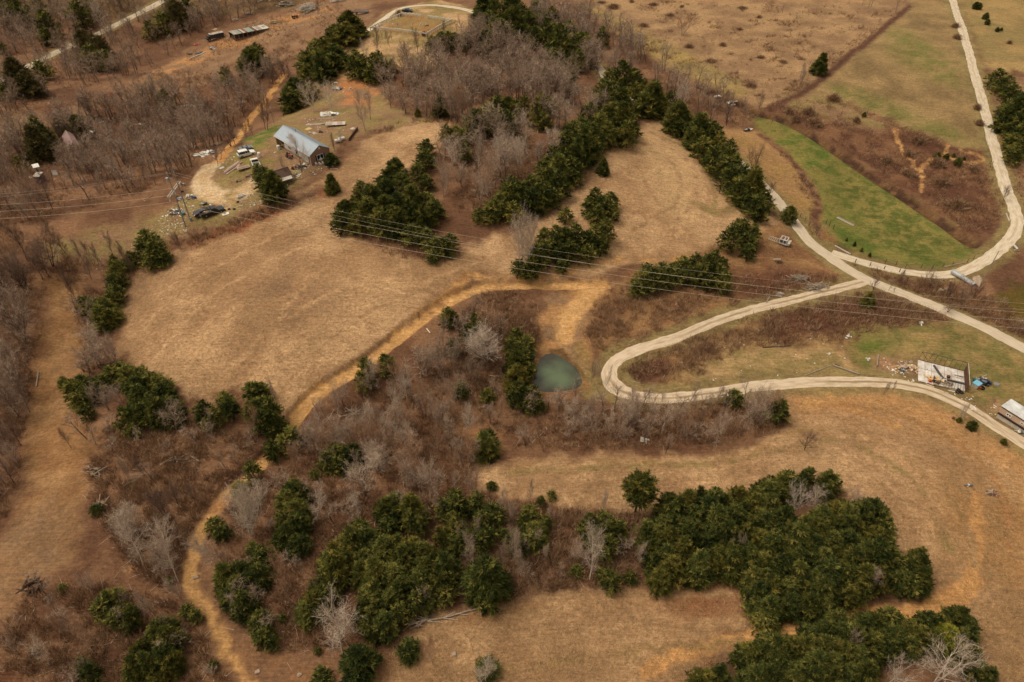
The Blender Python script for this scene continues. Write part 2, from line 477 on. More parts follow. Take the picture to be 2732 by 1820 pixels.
# (points in full-picture coordinates, tone 1, tone 2, noise size m, soft edge m)
AREAS = [
    # upper left clearing with barn, trailer woods edge
    ([(300, 185), (450, 95), (560, 58), (740, -10), (860, -10), (850, 45), (800, 62), (700, 120), (560, 170), (440, 205), (330, 215)], TANB, LITTER, 6, 2.5),
    ([(420, 130), (500, 95), (600, 60), (700, 20), (760, 10), (770, 30), (700, 50), (620, 85), (520, 115), (440, 150)], CLAY2, TANB, 5, 2),
    ([(300, 190), (360, 155), (430, 130), (450, 140), (400, 165), (320, 200)], CLAY2, TANB, 4, 1.5),
    ([(0, 250), (60, 250), (180, 230), (300, 200), (330, 215), (200, 270), (100, 310), (0, 330)], TANB, RED2, 6, 3),
    # cemetery hill
    ([(795, 150), (840, 70), (900, 22), (1000, 0), (1100, 25), (1085, 60), (1060, 85), (1010, 110), (1010, 150), (960, 165), (900, 150), (800, 175)], OLIVE, STRAW, 5, 2),
    ([(870, 72), (930, 30), (1045, 52), (995, 95)], C3(150, 112, 68), OLIVE, 4, 1.5),
    # house yard
    ([(405, 470), (440, 420), (500, 370), (560, 330), (620, 290), (680, 240), (740, 185), (800, 175), (865, 200), (900, 240), (950, 262), (1030, 280), (1010, 300), (860, 300),
      (770, 330), (760, 370), (700, 420), (640, 450), (570, 480), (520, 510), (440, 540), (330, 560), (200, 580), (180, 560), (300, 530)], OLIVE, TANB, 4, 2.0),
    ([(520, 355), (600, 320), (640, 330), (640, 370), (600, 410), (540, 400)], GREEN2, TANB, 2.5, 1.5),
    ([(560, 320), (640, 285), (650, 300), (580, 340)], GREEN, OLIVE, 3, 1.2),
    ([(430, 440), (470, 455), (520, 480), (520, 500), (440, 500), (410, 470)], GREEN2, OLIVE, 3, 1.2),
    ([(770, 180), (850, 190), (870, 215), (850, 245), (790, 240), (780, 210)], C3(176, 118, 72), TANB, 3, 1.5),
    ([(100, 560), (300, 530), (420, 490), (440, 520), (380, 560), (250, 580), (120, 600)], TANB, OLIVE, 4, 2),
    # big fields
    ([(285, 690), (300, 640), (400, 590), (480, 545), (560, 500), (640, 455), (740, 420), (780, 385), (840, 320), (960, 285), (1040, 280), (1030, 320), (930, 390), (870, 440),
      (780, 480), (770, 520), (850, 560), (960, 600), (1010, 600), (1050, 575), (1150, 540), (1240, 510), (1300, 460), (1380, 370), (1400, 330), (1470, 290), (1500, 275),
      (1560, 290), (1650, 370), (1720, 450), (1790, 500), (1830, 560), (1870, 600), (1800, 590), (1700, 590), (1560, 598), (1450, 600), (1360, 640), (1230, 640), (1100, 625),
      (1080, 632), (1040, 655), (960, 715), (880, 780), (800, 838), (740, 880), (690, 920), (665, 970), (630, 950), (560, 890), (440, 925), (420, 880), (370, 870), (300, 850),
      (265, 800), (270, 720)], STRAW, STRAW2, 9, 1.6),
    ([(560, 500), (640, 460), (740, 430), (760, 445), (640, 490), (560, 530), (440, 570), (420, 560)], TANB2, RED, 4, 2.0),
    ([(600, 620), (680, 580), (760, 640), (760, 700), (700, 760), (620, 740), (580, 680)], STRAW2, TANB, 5, 7),
    ([(280, 640), (420, 580), (440, 600), (330, 680), (300, 740), (270, 720)], TANB, STRAW2, 4, 3),
    ([(1480, 300), (1560, 320), (1620, 400), (1640, 480), (1560, 520), (1500, 440), (1480, 360)], C3(184, 148, 104), STRAW, 6, 5),
    # upper right pastures
    ([(1330, -30), (2130, -30), (2080, 25), (1990, 100), (1900, 170), (1820, 235), (1760, 255), (1690, 220), (1620, 195), (1540, 155), (1450, 95), (1390, 50)], C3(160, 126, 88), C3(138, 106, 76), 7, 2),
    ([(1320, 0), (1400, 30), (1500, 85), (1600, 130), (1720, 200), (1700, 225), (1620, 195), (1540, 155), (1450, 95), (1390, 50)], C3(156, 128, 76), OLIVE, 8, 4),
    ([(2120, -30), (2195, -30), (2220, 80), (2250, 180), (2275, 330), (2240, 345), (2180, 330), (2060, 280), (1950, 235), (1820, 235), (1900, 172), (1990, 102), (2080, 25)], C3(148, 119, 79), C3(126, 102, 67), 8, 2),
    ([(2060, 60), (2130, 90), (2200, 150), (2210, 200), (2130, 180), (2050, 130), (2030, 90)], C3(116, 108, 58), OLIVE, 3.0, 6),
    ([(1900, 190), (1960, 200), (2060, 240), (2180, 290), (2260, 330), (2240, 345), (2140, 320), (2040, 275), (1930, 230)], C3(112, 104, 56), OLIVE, 3.5, 4),
    ([(2195, -30), (2400, -30), (2400, 180), (2330, 160), (2290, 180), (2265, 150), (2230, 60)], C3(156, 126, 80), OLIVE, 8, 2),
    ([(2262, 150), (2290, 170), (2400, 180), (2400, 600), (2360, 560), (2340, 480), (2310, 350)], TANB, LITTER, 5, 2),
    # brush ground, upper right
    ([(1755, 252), (1850, 228), (1950, 240), (2080, 292), (2200, 342), (2272, 350), (2290, 430), (2310, 470), (2290, 525), (2250, 555), (2220, 530), (2150, 485), (2050, 415),
      (1930, 335), (1850, 288), (1790, 262)], C3(122, 86, 60), BRUSH, 4, 2),
    ([(1800, 215), (1860, 215), (1960, 250), (2050, 290), (2000, 300), (1900, 270), (1820, 250)], TANB, OLIVE, 4, 3),
    # green bottom field
    ([(1730, 272), (1790, 266), (1850, 302), (1920, 350), (2000, 402), (2080, 452), (2150, 500), (2220, 548), (2258, 580), (2232, 603), (2160, 616), (2080, 618), (1990, 590),
      (1920, 560), (1890, 520), (1890, 480), (1870, 430), (1800, 350), (1745, 300)], GREEN, GREEN2, 3.5, 2.2),
    ([(1930, 380), (2010, 420), (2110, 480), (2200, 550), (2180, 590), (2080, 590), (1990, 540), (1920, 450)], C3(88, 91, 40), GREEN2, 1.6, 6),
    ([(1655, 300), (1740, 298), (1800, 350), (1870, 430), (1892, 490), (1885, 560), (1850, 540), (1780, 440), (1700, 350)], C3(158, 120, 78), C3(150, 116, 70), 6, 2),
    ([(1830, 470), (1885, 500), (1925, 560), (1900, 575), (1860, 550)], OLIVE, C3(140, 100, 62), 3, 2),
    # junction, left of the tarmac lane
    ([(1640, 570), (1790, 510), (1830, 545), (1870, 590), (1950, 640), (1930, 655), (1830, 675), (1700, 705), (1560, 745), (1400, 815), (1340, 800), (1325, 745), (1380, 680), (1450, 625)], C3(140, 104, 68), BRUSH2, 4, 2),
    ([(1700, 640), (1800, 610), (1930, 640), (1930, 655), (1830, 675), (1700, 705)], BRUSH, RED2, 3, 3),
    # hairpin inside
    ([(1420, 850), (1500, 785), (1650, 728), (1900, 680), (2010, 662), (2100, 695), (2210, 742), (2000, 765), (1960, 790), (1980, 865), (1780, 872), (1600, 897), (1480, 897)], C3(142, 108, 70), BRUSH, 4, 1.5),
    ([(1660, 800), (1780, 790), (1950, 800), (1985, 870), (1780, 872), (1620, 892), (1560, 870)], C3(170, 136, 92), OLIVE, 3, 3),
    ([(1760, 740), (1860, 700), (2010, 675), (2150, 720), (2050, 750), (1900, 770), (1800, 780)], RED2, BRUSH, 3, 3),
    ([(1960, 765), (2100, 745), (2250, 742), (2400, 820), (2400, 1000), (2280, 960), (2200, 905), (2100, 876), (2000, 868), (1970, 812)], C3(114, 103, 57), C3(144, 118, 73), 2.2, 2),
    ([(1965, 765), (2010, 755), (2050, 790), (2020, 850), (1975, 830)], C3(96, 100, 44), C3(120, 108, 58), 3, 3),
    ([(2020, 820), (2110, 825), (2120, 880), (2080, 878), (2010, 862)], C3(158, 118, 84), TANB, 2, 2),
    ([(2240, 950), (2280, 910), (2310, 930), (2290, 985)], STRAW, TANB, 2, 2),
    ([(2280, 690), (2310, 665), (2400, 620), (2400, 760), (2320, 730)], C3(74, 72, 30), C3(104, 82, 36), 6, 1.5),
    # lower right field
    ([(1105, 1085), (1200, 1055), (1400, 1052), (1600, 1052), (1750, 1025), (1815, 965), (1820, 905), (1900, 893), (2050, 888), (2150, 915), (2250, 975), (2400, 1060), (2400, 1650),
      (2270, 1650), (2240, 1450), (2150, 1390), (2120, 1300), (2040, 1230), (1990, 1180), (1930, 1130), (1850, 1110), (1780, 1130), (1650, 1150), (1480, 1180), (1300, 1165),
      (1180, 1145), (1100, 1115)], STRAW, STRAW2, 7, 1.6),
    ([(1820, 900), (1900, 893), (2050, 888), (2150, 915), (2250, 975), (2400, 1060), (2400, 1130), (2250, 1050), (2100, 980), (1900, 950), (1820, 950)], C3(178, 132, 84), C3(164, 124, 82), 5, 3),
    ([(2150, 1100), (2400, 1130), (2400, 1400), (2250, 1330), (2180, 1220)], C3(158, 120, 78), C3(170, 124, 76), 5, 8),
    ([(2250, 1350), (2400, 1380), (2400, 1650), (2270, 1650)], C3(142, 108, 72), STRAW2, 4, 6),
    # bottom field
    ([(900, 1480), (960, 1430), (1100, 1395), (1300, 1362), (1450, 1352), (1600, 1345), (1700, 1350), (1705, 1400), (1735, 1450), (1745, 1490), (1660, 1540), (1600, 1650), (850, 1650)], STRAW, STRAW2, 5, 1.6),
    ([(1480, 1355), (1700, 1350), (1710, 1440), (1560, 1430)], C3(158, 112, 76), RED, 4, 5),  # tree shade below the big clump put into the ground tone
    ([(1600, 1500), (1740, 1480), (1700, 1568), (1600, 1600)], TANB2, RED2, 3, 3),
    # left lane of the valley
    ([(105, 640), (180, 640), (185, 720), (195, 800), (200, 850), (165, 960), (225, 990), (205, 1060), (175, 1200), (160, 1290), (60, 1350), (-40, 1440), (-40, 1310), (50, 1180), (60, 1000),
      (80, 850), (105, 740)], C3(152, 114, 76), C3(136, 98, 62), 3.5, 2.5),
    ([(0, 1240), (120, 1150), (180, 1200), (150, 1300), (40, 1360), (-40, 1440)], C3(138, 104, 72), TANB, 3, 3),
    ([(180, 540), (400, 480), (440, 520), (330, 570), (200, 600)], TANB, OLIVE, 4, 3),
    # pond surroundings, clay slope
    ([(1250, 690), (1320, 660), (1400, 655), (1360, 700), (1330, 760), (1345, 800), (1370, 860), (1340, 880), (1290, 800), (1230, 800), (1240, 740)], C3(166, 122, 78), TANB, 3, 1.5),
    ([(1290, 720), (1330, 665), (1390, 655), (1370, 690), (1330, 730), (1310, 770), (1290, 770)], CLAY, CLAY2, 2.5, 1),
    ([(1325, 790), (1360, 840), (1400, 900), (1360, 930), (1330, 900), (1335, 850)], OLIVE, C3(120, 104, 60), 2.5, 1.5),
    ([(1060, 990), (1130, 950), (1160, 1000), (1140, 1050), (1080, 1040)], C3(150, 108, 70), LITTER, 2, 2),
    ([(500, 1480), (620, 1480), (900, 1500), (880, 1620), (560, 1620)], C3(136, 98, 66), LITTER, 3, 4),
    ([(0, 1500), (140, 1440), (200, 1568), (0, 1600)], RED2, LITTER, 3, 3),
]
# (polyline, half width m, tone 1, tone 2, soft edge)
LINES = [
    (TRACK_PX[:12], 1.35, CLAY, C3(176, 132, 82), 0.5),
    (TRACK_PX[:12], 0.35, C3(208, 160, 104), CLAY, 0.5),
    (TRACK_PX[11:16], 0.9, CLAY, CLAY2, 0.7),
    (TRACK_PX[15:20], 0.8, CLAY, C3(180, 136, 86), 0.6), (TRACK_PX[19:], 0.5, CLAY, C3(166, 122, 78), 0.8),
    ([(1110, 640), (1075, 632), (1060, 650), (1000, 700), (960, 730), (900, 775)], 0.9, CLAY, C3(150, 108, 68), 0.5),
    ([(1110, 640), (1200, 640), (1290, 628), (1400, 600), (1500, 600), (1600, 592)], 0.7, C3(180, 134, 84), STRAW2, 0.8),
    ([(650, 175), (622, 215), (600, 245), (570, 280), (545, 320), (520, 350), (490, 385)], 1.3, CLAY, C3(180, 126, 72), 0.5),
    ([(640, 205), (600, 245)], 0.6, C3(110, 80, 52), CLAY2, 0.4),
    ([(480, 385), (462, 420), (490, 447), (530, 455), (575, 432), (590, 420)], 2.5, C3(196, 168, 132), C3(188, 154, 112), 0.9),
    ([(530, 450), (535, 470), (520, 485)], 1.4, PALE2, OLIVE, 1.6),
    ([(795, 130), (790, 155), (785, 185)], 1.6, CLAY2, STRAW2, 1.0),
    ([(840, 70), (815, 100), (795, 130)], 1.6, STRAW2, OLIVE, 1.0),
    ([(2245, 1140), (2250, 1200), (2245, 1270), (2230, 1330), (2180, 1370), (2100, 1400), (1990, 1415), (1860, 1450), (1740, 1462), (1650, 1480), (1560, 1510), (1480, 1540)], 0.75, C3(206, 152, 94), C3(190, 138, 84), 0.6),
    ([(2250, 1340), (2200, 1392), (2110, 1422), (2050, 1425)], 0.8, C3(206, 152, 94), C3(190, 138, 84), 0.5),
    ([(1850, 925), (1920, 930), (1990, 955), (2060, 980)], 0.6, CLAY, CLAY2, 1.2),
    ([(2058, 297), (2062, 310), (2075, 350), (2095, 370), (2108, 395), (2120, 400), (2118, 440)], 0.5, CLAY, CLAY2, 0.4),
    ([(2180, 335), (2170, 355), (2130, 375), (2115, 395)], 0.5, CLAY, CLAY2, 0.4),
    ([(2210, 345), (2260, 365), (2230, 375), (2190, 365), (2150, 365)], 0.5, CLAY, CLAY2, 0.5),
    ([(2195, -10), (2200, 50), (2215, 100), (2225, 110)], 0.25, PALE2, OLIVE, 0.3),
    ([(2240, 230), (2245, 270), (2250, 305)], 0.3, CLAY2, OLIVE, 0.3),
    ([(2090, 15), (2000, 92), (1960, 120), (1910, 165), (1850, 210), (1800, 235), (1770, 250)], 1.0, C3(92, 62, 48), BRUSH, 1.5),
    (CREEK_PX, 1.6, C3(70, 48, 36), C3(110, 80, 52), 0.8),
    ([(1240, 795), (1290, 800), (1330, 850), (1345, 890)], 0.7, C3(100, 74, 46), C3(140, 104, 66), 0.6),
    ([(1870, 500), (1882, 540), (1880, 590)], 0.6, LITTER, BRUSH, 0.8),
    ([(1870, 500), (1880, 470), (1850, 410), (1800, 350), (1750, 312)], 1.0, BRUSH, LITTER, 1.0),
    ([(1590, 310), (1660, 375), (1720, 455), (1790, 505)], 0.8, TANB2, STRAW2, 1.5),
    ([(x_ + 13, y_) for x_, y_ in [(2190, -10), (2213, 70), (2235, 150), (2255, 220), (2275, 300), (2295, 370), (2312, 430), (2334, 480)]], 0.5, CLAY2, TANB, 1.0),
    ([(1375, 655), (1342, 690), (1312, 728), (1298, 765)], 1.7, CLAY, C3(196, 150, 98), 0.9),
    ([(1478, 345), (1530, 360), (1562, 410), (1556, 460), (1505, 505)], 0.3, C3(158, 122, 85), STRAW, 0.7),
    ([(1520, 320), (1600, 372), (1630, 440), (1610, 500), (1550, 545)], 0.3, C3(158, 122, 85), STRAW, 0.7),
    ([(1180, 1075), (1400, 1062), (1680, 1052), (1860, 985), (2000, 1010), (2140, 1090), (2220, 1200), (2240, 1300)], 0.35, C3(150, 116, 74), STRAW, 0.8),
    ([(1300, 1100), (1600, 1085), (1850, 1035), (1980, 1070), (2100, 1170), (2140, 1260)], 0.35, C3(158, 122, 85), STRAW, 0.8),
    ([(1900, 930), (2050, 950), (2200, 1020), (2300, 1120), (2320, 1260)], 0.4, C3(150, 112, 72), CLAY2, 0.9),
    ([(980, 1450), (1200, 1400), (1450, 1370), (1690, 1362)], 0.3, C3(152, 112, 74), STRAW, 0.8),
    ([(330, 760), (400, 680), (560, 580), (700, 500), (820, 420), (930, 350)], 0.35, C3(158, 122, 85), STRAW, 0.8),
    ([(360, 820), (460, 700), (620, 600), (780, 540)], 0.35, C3(158, 122, 85), STRAW, 0.8),
    ([(480, 900), (620, 760), (800, 660), (1000, 640)], 0.35, C3(158, 122, 85), STRAW, 0.8),
    ([(640, 900), (760, 780), (900, 690), (1050, 620), (1200, 580)], 0.35, C3(158, 122, 85), STRAW, 0.8),
    ([(1480, 330), (1560, 350), (1600, 410), (1590, 470), (1540, 520)], 0.35, STRAW2, STRAW, 0.8),
    ([(1500, 305), (1590, 350), (1640, 420), (1640, 490)], 0.35, STRAW2, OLIVE, 0.8),
    ([(1440, 400), (1500, 440), (1500, 490), (1460, 530)], 0.3, STRAW2, STRAW, 0.9),
    ([(1600, 470), (1650, 490), (1680, 480)], 1.2, OLIVE, STRAW2, 1.4),
    ([(700, 900), (640, 800), (660, 700), (760, 600)], 0.4, STRAW2, STRAW, 1.0),
    ([(1160, 1085), (1400, 1075), (1700, 1060), (1900, 1010), (2000, 1040), (2120, 1130), (2180, 1260)], 0.4, STRAW2, OLIVE, 1.0),
    ([(1000, 1490), (1200, 1460), (1450, 1440), (1700, 1430)], 0.3, STRAW2, STRAW, 0.9),
    ([(1050, 1560), (1300, 1520), (1500, 1490), (1700, 1478)], 0.3, C3(150, 120, 76), STRAW2, 0.9),
    ([(300, 1310), (280, 1300)], 0.3, CLAY2, TANB, 0.3),
    ([(430, 1390), (470, 1410)], 0.3, CLAY2, TANB, 0.3),
]
# gravel and tarmac lanes (full-picture points, width m)
R1 = [(2182, -30), (2190, 0), (2213, 70), (2235, 150), (2255, 220), (2275, 300), (2295, 370), (2312, 430), (2332, 480), (2338, 515), (2322, 550), (2280, 588), (2240, 612), (2200, 628),
      (2150, 632), (2080, 625), (2000, 607), (1940, 590), (1905, 578)]
R2 = [(1372, 150), (1400, 185), (1450, 230), (1560, 270), (1640, 320), (1712, 385), (1770, 442), (1820, 502), (1858, 552), (1900, 585), (1960, 625), (2010, 650), (2090, 680), (2170, 713),
      (2260, 752), (2354, 800), (2450, 850)]
R3 = [(1985, 648), (1940, 660), (1850, 682), (1750, 706), (1650, 737), (1550, 778), (1450, 810), (1410, 835), (1402, 862), (1422, 895), (1480, 914), (1560, 914), (1650, 902), (1750, 887),
      (1850, 880), (1950, 878), (2040, 880), (2130, 896), (2220, 935), (2290, 980), (2370, 1030), (2440, 1075)]
R4 = [(-80, 225), (0, 185), (60, 155), (130, 120), (210, 85), (290, 45), (380, 0), (440, -30)]
R5 = [(845, 72), (880, 45), (920, 20), (980, 12), (1050, 18), (1100, 32)]


def build_ground():
    nu, nv = 980, 760
    t = np.linspace(-1, 1, nu)
    u = 0.86 * t / (1 - 0.0) * 1.0
    edge = np.abs(t) > 0.93
    u = np.where(edge, np.sign(t) * (0.80 + (np.abs(t) - 0.93) ** 1.5 * 320), u)
    y = [-400, -150, -50, 0, 18]
    yy = 24.0
    while yy < 370:
        y.append(yy); yy += 0.22 + yy * 0.0024
    while yy < 9000:
        y.append(yy); yy *= 1.12
    y = np.array(y)
    wv = np.maximum(np.abs(y), 0) * 0.80 + 78
    wv = np.where(y > 370, wv * (1 + (y - 370) / 900), wv)
    X = u[None, :] * wv[:, None]; Y = np.repeat(y[:, None], nu, 1)
    Z = H(X, Y)
    xs = X.ravel(); ys = Y.ravel()
    # ragged edges between the kinds of ground
    wx = xs + (fbm(xs, ys, 3, 3.0) - 0.5) * 4.5; wy = ys + (fbm(xs + 91, ys + 13, 3, 3.0) - 0.5) * 4.5
    n = fbm(xs, ys, 4, 7.0)[:, None]
    mix = sstep(0.38, 0.62, n)
    col = LITTER * (1 - mix) + LITTER2 * mix
    far = (ys > 340) | (ys < 25) | (np.abs(xs) > ys * 0.8 + 60)
    col = np.where(far[:, None], C3(120, 92, 62) * (1 - mix) + C3(92, 70, 48) * mix, col)

    def apply(w, a, b, sc, seed):
        nonlocal col
        q = fbm(xs + seed * 31.0, ys + seed * 17.0, 4, sc)[:, None]
        q = sstep(0.32, 0.68, q)
        c = a * (1 - q) + b * q
        col = col * (1 - w[:, None]) + c * w[:, None]

    for i, (pts, a, b, sc, soft) in enumerate(AREAS):
        pw = poly_world(pts)
        lo = pw.min(0) - 12; hi = pw.max(0) + 12
        m = (wx > lo[0]) & (wx < hi[0]) & (wy > lo[1]) & (wy < hi[1])
        w = np.zeros(len(xs))
        w[m] = sstep(-soft, soft, poly_in(wx[m], wy[m], pw))
        apply(w, a, b, sc, i + 1)
    lx = xs + (fbm(xs, ys, 2, 1.6) - 0.5) * 1.5; ly = ys + (fbm(xs + 51, ys + 73, 2, 1.6) - 0.5) * 1.5
    for i, (pts, hw, a, b, soft) in enumerate(LINES):
        ln = cat(poly_world(pts), 4) if len(pts) > 2 else poly_world(pts)
        lo = ln.min(0) - 8; hi = ln.max(0) + 8
        m = (lx > lo[0]) & (lx < hi[0]) & (ly > lo[1]) & (ly < hi[1])
        w = np.zeros(len(xs))
        w[m] = 1 - sstep(hw - soft * .5, hw + soft, seg_dist(lx[m], ly[m], ln))
        apply(w, a, b, 2.0, i + 60)
    # worn grassy verges along the lanes
    for i, (pts, hw) in enumerate([(R1, 2.8), (R2, 2.7), (R3, 2.8), (R4, 2.8), (R5, 2.2)]):
        ln = cat(poly_world(pts), 4)
        d = seg_dist(lx, ly, ln)
        w = (1 - sstep(hw, hw + 1.6, d)) * 0.75
        apply(w, C3(140, 122, 76), C3(124, 104, 66), 3.0, i + 140)
    nvv = len(y)
    idx = np.arange(nvv * nu).reshape(nvv, nu)
    faces = np.stack([idx[:-1, :-1], idx[:-1, 1:], idx[1:, 1:], idx[1:, :-1]], -1).reshape(-1, 4)
    me = mesh_np('ground', np.stack([xs, ys, Z.ravel()], 1), faces, ground_mat(), smooth=True)
    ca = me.color_attributes.new('tone', 'FLOAT_COLOR', 'POINT')
    ca.data.foreach_set('color', np.concatenate([col, np.ones((len(xs), 1))], 1).astype(np.float32).ravel())
    o = bpy.data.objects.new('ground', me); COL.objects.link(o)
    return struct(o)


def ground_mat():
    m, nt, b = new_mat('soil_and_dry_grass', 0.95, 0.1)
    N = nt.nodes.new; L = nt.links.new
    a = N('ShaderNodeAttribute'); a.attribute_name = 'tone'
    tc = N('ShaderNodeTexCoord')

    def noise(scale, det, st=(1, 1, 1), rot=0.0, rough=0.6):
        mp = N('ShaderNodeMapping'); mp.inputs['Scale'].default_value = st; mp.inputs['Rotation'].default_value = (0, 0, rot)
        n = N('ShaderNodeTexNoise'); n.inputs['Scale'].default_value = scale; n.inputs['Detail'].default_value = det
        n.inputs['Roughness'].default_value = rough
        L(tc.outputs['Object'], mp.inputs[0]); L(mp.outputs[0], n.inputs['Vector'])
        return n

    def rng(src, a0, a1, b0, b1):
        r = N('ShaderNodeMapRange'); r.inputs[1].default_value = a0; r.inputs[2].default_value = a1
        r.inputs[3].default_value = b0; r.inputs[4].default_value = b1
        L(src, r.inputs[0]); return r.outputs[0]

    def mulc(c, fsock):
        v = N('ShaderNodeVectorMath'); v.operation = 'SCALE'
        L(c, v.inputs[0]); L(fsock, v.inputs['Scale']); return v.outputs[0]

    n1 = noise(1.7, 8, rough=0.86); n2 = noise(0.62, 7, (1, 1.3, 1), 0.5, 0.8); n3 = noise(0.09, 5); n4 = noise(1.5, 5, (0.22, 2.2, 1), -0.5, 0.75)
    c = mulc(a.outputs['Color'], rng(n1.outputs['Fac'], 0.36, 0.64, 0.60, 1.37))
    c = mulc(c, rng(n2.outputs['Fac'], 0.34, 0.66, 0.82, 1.16))
    c = mulc(c, rng(n3.outputs['Fac'], 0.35, 0.65, 0.86, 1.12))
    c = mulc(c, rng(n4.outputs['Fac'], 0.35, 0.65, 0.82, 1.18))
    # scattered dark tufts and droppings of dead weed
    tf = noise(0.55, 6, rough=0.8)
    mx = N('ShaderNodeMix'); mx.data_type = 'RGBA'
    L(rng(tf.outputs['Fac'], 0.60, 0.70, 0.0, 0.55), mx.inputs[0]); L(c, mx.inputs[6])
    mx.inputs[7].default_value = srgb(84, 58, 40)
    L(mx.outputs[2], b.inputs['Base Color'])
    bp = N('ShaderNodeBump'); bp.inputs['Strength'].default_value = 0.9; bp.inputs['Distance'].default_value = 0.22
    s = N('ShaderNodeMath'); s.operation = 'ADD'
    L(n1.outputs['Fac'], s.inputs[0]); L(n2.outputs['Fac'], s.inputs[1]); L(s.outputs[0], bp.inputs['Height'])
    L(bp.outputs[0], b.inputs['Normal'])
    return m


def lane_mat(name, c1, c2, cm, rut=True, med=0.5):
    """loose gravel: pale wheel tracks, weedier crown between them (U runs across, V along in metres)"""
    m, nt, b = new_mat(name, 0.9, 0.2)
    N = nt.nodes.new; L = nt.links.new
    uv = N('ShaderNodeUVMap'); sx = N('ShaderNodeSeparateXYZ'); L(uv.outputs[0], sx.inputs[0])
    tc = N('ShaderNodeTexCoord')
    n = N('ShaderNodeTexNoise'); n.inputs['Scale'].default_value = 1.0; n.inputs['Detail'].default_value = 7; n.inputs['Roughness'].default_value = 0.75
    mp = N('ShaderNodeMapping'); mp.inputs['Scale'].default_value = (5.5, 0.30, 1)      # grit dragged along the wheel tracks
    L(uv.outputs[0], mp.inputs[0]); L(mp.outputs[0], n.inputs['Vector'])
    n2 = N('ShaderNodeTexNoise'); n2.inputs['Scale'].default_value = 0.06; n2.inputs['Detail'].default_value = 3
    L(tc.outputs['Object'], n2.inputs['Vector'])
    cr = N('ShaderNodeValToRGB'); cr.color_ramp.elements[0].position = 0.40; cr.color_ramp.elements[1].position = 0.56
    cr.color_ramp.elements[0].color = c2; cr.color_ramp.elements[1].color = c1
    L(n.outputs['Fac'], cr.inputs[0])
    last = cr.outputs[0]
    if rut:
        d = N('ShaderNodeMath'); d.operation = 'SUBTRACT'; d.inputs[1].default_value = 0.5; L(sx.outputs[0], d.inputs[0])
        ab = N('ShaderNodeMath'); ab.operation = 'ABSOLUTE'; L(d.outputs[0], ab.inputs[0])
        w = N('ShaderNodeMath'); w.operation = 'MULTIPLY_ADD'; w.inputs[1].default_value = 0.25; L(n.outputs['Fac'], w.inputs[0]); L(ab.outputs[0], w.inputs[2])
        r = N('ShaderNodeMapRange'); r.inputs[1].default_value = 0.16; r.inputs[2].default_value = 0.26; r.inputs[3].default_value = 1.0; r.inputs[4].default_value = 0.0
        L(w.outputs[0], r.inputs[0])
        r2 = N('ShaderNodeMapRange'); r2.inputs[1].default_value = 0.42; r2.inputs[2].default_value = 0.58; r2.inputs[3].default_value = 0.0; r2.inputs[4].default_value = med
        L(n2.outputs['Fac'], r2.inputs[0])
        mm = N('ShaderNodeMath'); mm.operation = 'MULTIPLY'; L(r.outputs[0], mm.inputs[0]); L(r2.outputs[0], mm.inputs[1])
        mx = N('ShaderNodeMix'); mx.data_type = 'RGBA'; L(mm.outputs[0], mx.inputs[0]); L(last, mx.inputs[6]); mx.inputs[7].default_value = cm
        last = mx.outputs[2]
    L(last, b.inputs['Base Color'])
    bp = N('ShaderNodeBump'); bp.inputs['Strength'].default_value = 0.5; bp.inputs['Distance'].default_value = 0.06
    L(n.outputs['Fac'], bp.inputs['Height']); L(bp.outputs[0], b.inputs['Normal'])
    return m


def lane(name, pts, width, mat, lift=0.05, seed=0):
    ln = cat(poly_world(pts), 10)
    # resample every 0.8 m
    seg = np.hypot(*np.diff(ln, axis=0).T); s = np.concatenate([[0], np.cumsum(seg)])
    q = np.arange(0, s[-1], 0.8)
    x = np.interp(q, s, ln[:, 0]); y = np.interp(q, s, ln[:, 1])
    tx = np.gradient(x); ty = np.gradient(y); l = np.hypot(tx, ty); tx /= l; ty /= l
    K = 7
    V = []; UV = []
    rough = (fbm(q, q * 0 + seed, 3, 2.2) - 0.5) * 1.1
    rough2 = (fbm(q, q * 0 + seed + 50, 3, 2.2) - 0.5) * 1.1
    wide = width / 2 * (1 + 0.18 * (fbm(q, q * 0 + seed + 9, 2, 25) - 0.5))
    for i in range(len(q)):
        for k in range(K):
            u = k / (K - 1)
            off = (u - 0.5) * 2 * wide[i]
            if k == 0: off -= rough[i]
            if k == K - 1: off += rough2[i]
            V.append((x[i] - ty[i] * off, y[i] + tx[i] * off)); UV.append((u, q[i]))
    V = np.array(V)
    z = H(V[:, 0], V[:, 1]) + lift
    kk = np.arange(len(V)) % K
    z -= np.where((kk == 0) | (kk == K - 1), lift + 0.04, 0)
    idx = np.arange(len(V)).reshape(-1, K)
    f = np.stack([idx[:-1, :-1], idx[:-1, 1:], idx[1:, 1:], idx[1:, :-1]], -1).reshape(-1, 4)[:, ::-1]
    me = mesh_np(name, np.column_stack([V, z]), f, mat, smooth=True)
    uvl = me.uv_layers.new(name='UVMap')
    uv = np.array(UV, np.float32)[f.ravel()]
    uvl.data.foreach_set('uv', uv.ravel())
    o = bpy.data.objects.new(name, me); COL.objects.link(o)
    return struct(o)


